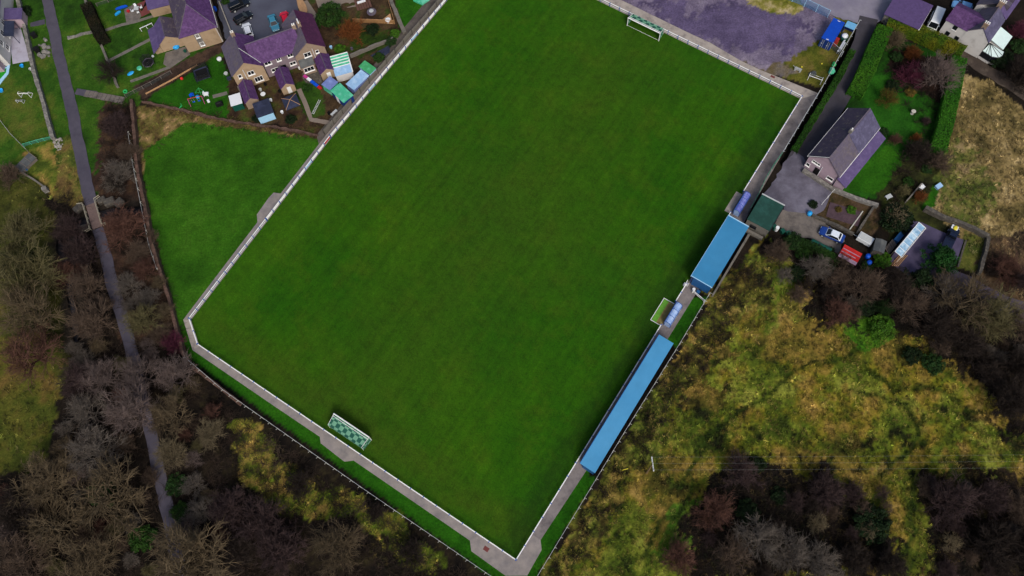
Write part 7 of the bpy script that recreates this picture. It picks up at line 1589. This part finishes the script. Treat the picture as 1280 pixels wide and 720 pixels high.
tag(tufts('straw_grass', [[(1198, 90), (1240, 100), (1300, 160), (1340, 300), (1340, 430), (1240, 345), (1165, 262), (1182, 200)]], 3000, 42, ['#3f3a26', '#5a5034', '#776746', '#917e57', '#a8966e'], 8, .28, .36, .045, 3.0), 'straw coloured dead grass on the field at the right edge', 'grass')
tag(tufts('rank_grass', [[(285, 520), (335, 525), (360, 575), (410, 600), (470, 620), (550, 690), (550, 730), (480, 720), (440, 650), (330, 640), (292, 600)]], 2600, 43, ['#22280f', '#3f4f17', '#62651f', '#85743a', '#a38a4e'], 9, .34, .4, .048, 2.0), 'yellow and green rank grass below the bottom fence', 'grass')
tag(tufts('meadow_grass', [[(-80, 200), (60, 225), (85, 420), (75, 520), (40, 600), (-80, 620)], [(70, 175), (98, 165), (114, 240), (98, 262), (66, 246)], [(165, 130), (300, 152), (400, 165), (395, 178), (230, 158), (185, 205)]], 900, 44, ['#22240f', '#343815', '#45451b', '#584d27', '#66583a'], 8, .25, .5, .05, 3.0), 'olive rough grass on the banks and meadow at the left', 'grass')

def brambles(name, polys, n, seed, palette, R_, H_, stems, label):
    p, r = scatter(polys, n, seed); N = len(p); k = (fbm(p[:, 0], p[:, 1], 4.0, seed, 4, .7) - .5) * 2 + .5; col = pal(palette, np.clip(k, 0, 1)); S = []; SC = []
    sz = r.uniform(.5, 1.25, N)
    q = np.repeat(np.arange(N), stems); nb = len(q); az = r.uniform(0, 2 * np.pi, nb); el = r.uniform(.15, 1.35, nb); ln = R_ * sz[q] * r.uniform(.5, 1.2, nb)
    p0 = np.stack([p[q, 0] + r.normal(0, .25, nb), p[q, 1] + r.normal(0, .25, nb), np.full(nb, -.05)], 1)
    d = np.stack([np.cos(az) * np.cos(el), np.sin(az) * np.cos(el), np.sin(el) * H_ / R_], 1); p1 = p0 + d * ln[:, None]
    az2 = az + r.normal(0, .7, nb); p2 = p1 + np.stack([np.cos(az2), np.sin(az2), r.uniform(-.4, .5, nb)], 1) * (ln * .55)[:, None]
    rad = r.uniform(.018, .034, nb)
    S = np.concatenate([np.concatenate([p0, p1, rad[:, None], rad[:, None] * .8, np.ones((nb, 1))], 1), np.concatenate([p1, p2, rad[:, None] * .8, rad[:, None] * .5, np.ones((nb, 1))], 1)])
    V, F, c = seg_mesh(S, 3, False); cc = np.concatenate([col[q], col[q]]) * r.uniform(.65, 1.35, (2 * nb, 1)); c = np.repeat(cc, 6, 0)
    return tag(npmesh(name, V, F, M['blade'], col=c), label, 'scrub', kind='stuff')
WOODL = [[(70, 240), (112, 262), (135, 400), (160, 440), (228, 452), (294, 516), (455, 626), (620, 745), (-80, 760), (-80, 610), (70, 590), (92, 480), (86, 380), (64, 300)], [(128, 134), (168, 130), (180, 255), (205, 345), (230, 430), (165, 440), (145, 330), (128, 250)]]
brambles('bramble_scrub', WOODL, 420, 51, ['#201915', '#302720', '#3f332b', '#4f4337'], 1.3, 1.0, 26, 'tangled brown bramble scrub under the trees on the left and along the bottom fence')
SCR = [[(940, 298), (1010, 312), (1050, 330), (1110, 345), (1140, 340), (1180, 345), (1330, 430), (1330, 540), (1268, 545), (1238, 490), (1190, 455), (1120, 425), (1085, 396), (1030, 410), (1005, 395), (1012, 365), (970, 330)], [(880, 605), (960, 570), (1040, 590), (1100, 640), (1125, 740), (835, 740), (850, 680)], [(1155, 590), (1340, 600), (1340, 740), (1162, 740)], [(1210, 60), (1330, 20), (1330, 150), (1250, 105)], [(1112, 64), (1188, 80), (1180, 150), (1160, 180), (1140, 145), (1122, 118), (1106, 98)], [(1125, 190), (1178, 192), (1178, 230), (1120, 262), (1100, 250)], [(892, 368), (952, 296), (975, 318), (900, 430), (800, 600), (740, 690), (676, 728)]]
brambles('dark_scrub', SCR, 300, 52, ['#130f0d', '#1f1814', '#2b221d', '#382f26'], 1.2, .9, 24, 'dark bramble scrub in belts round the rough field and gardens at the right')
brambles('bank_bramble', [[(172, 124), (300, 148), (402, 158), (404, 172), (392, 176), (300, 162), (240, 154), (200, 150)]], 700, 53, ['#2a2018', '#43342a', '#57462f', '#4a4a22'], .7, .6, 16, 'brown bramble bank along the top of the small green field')
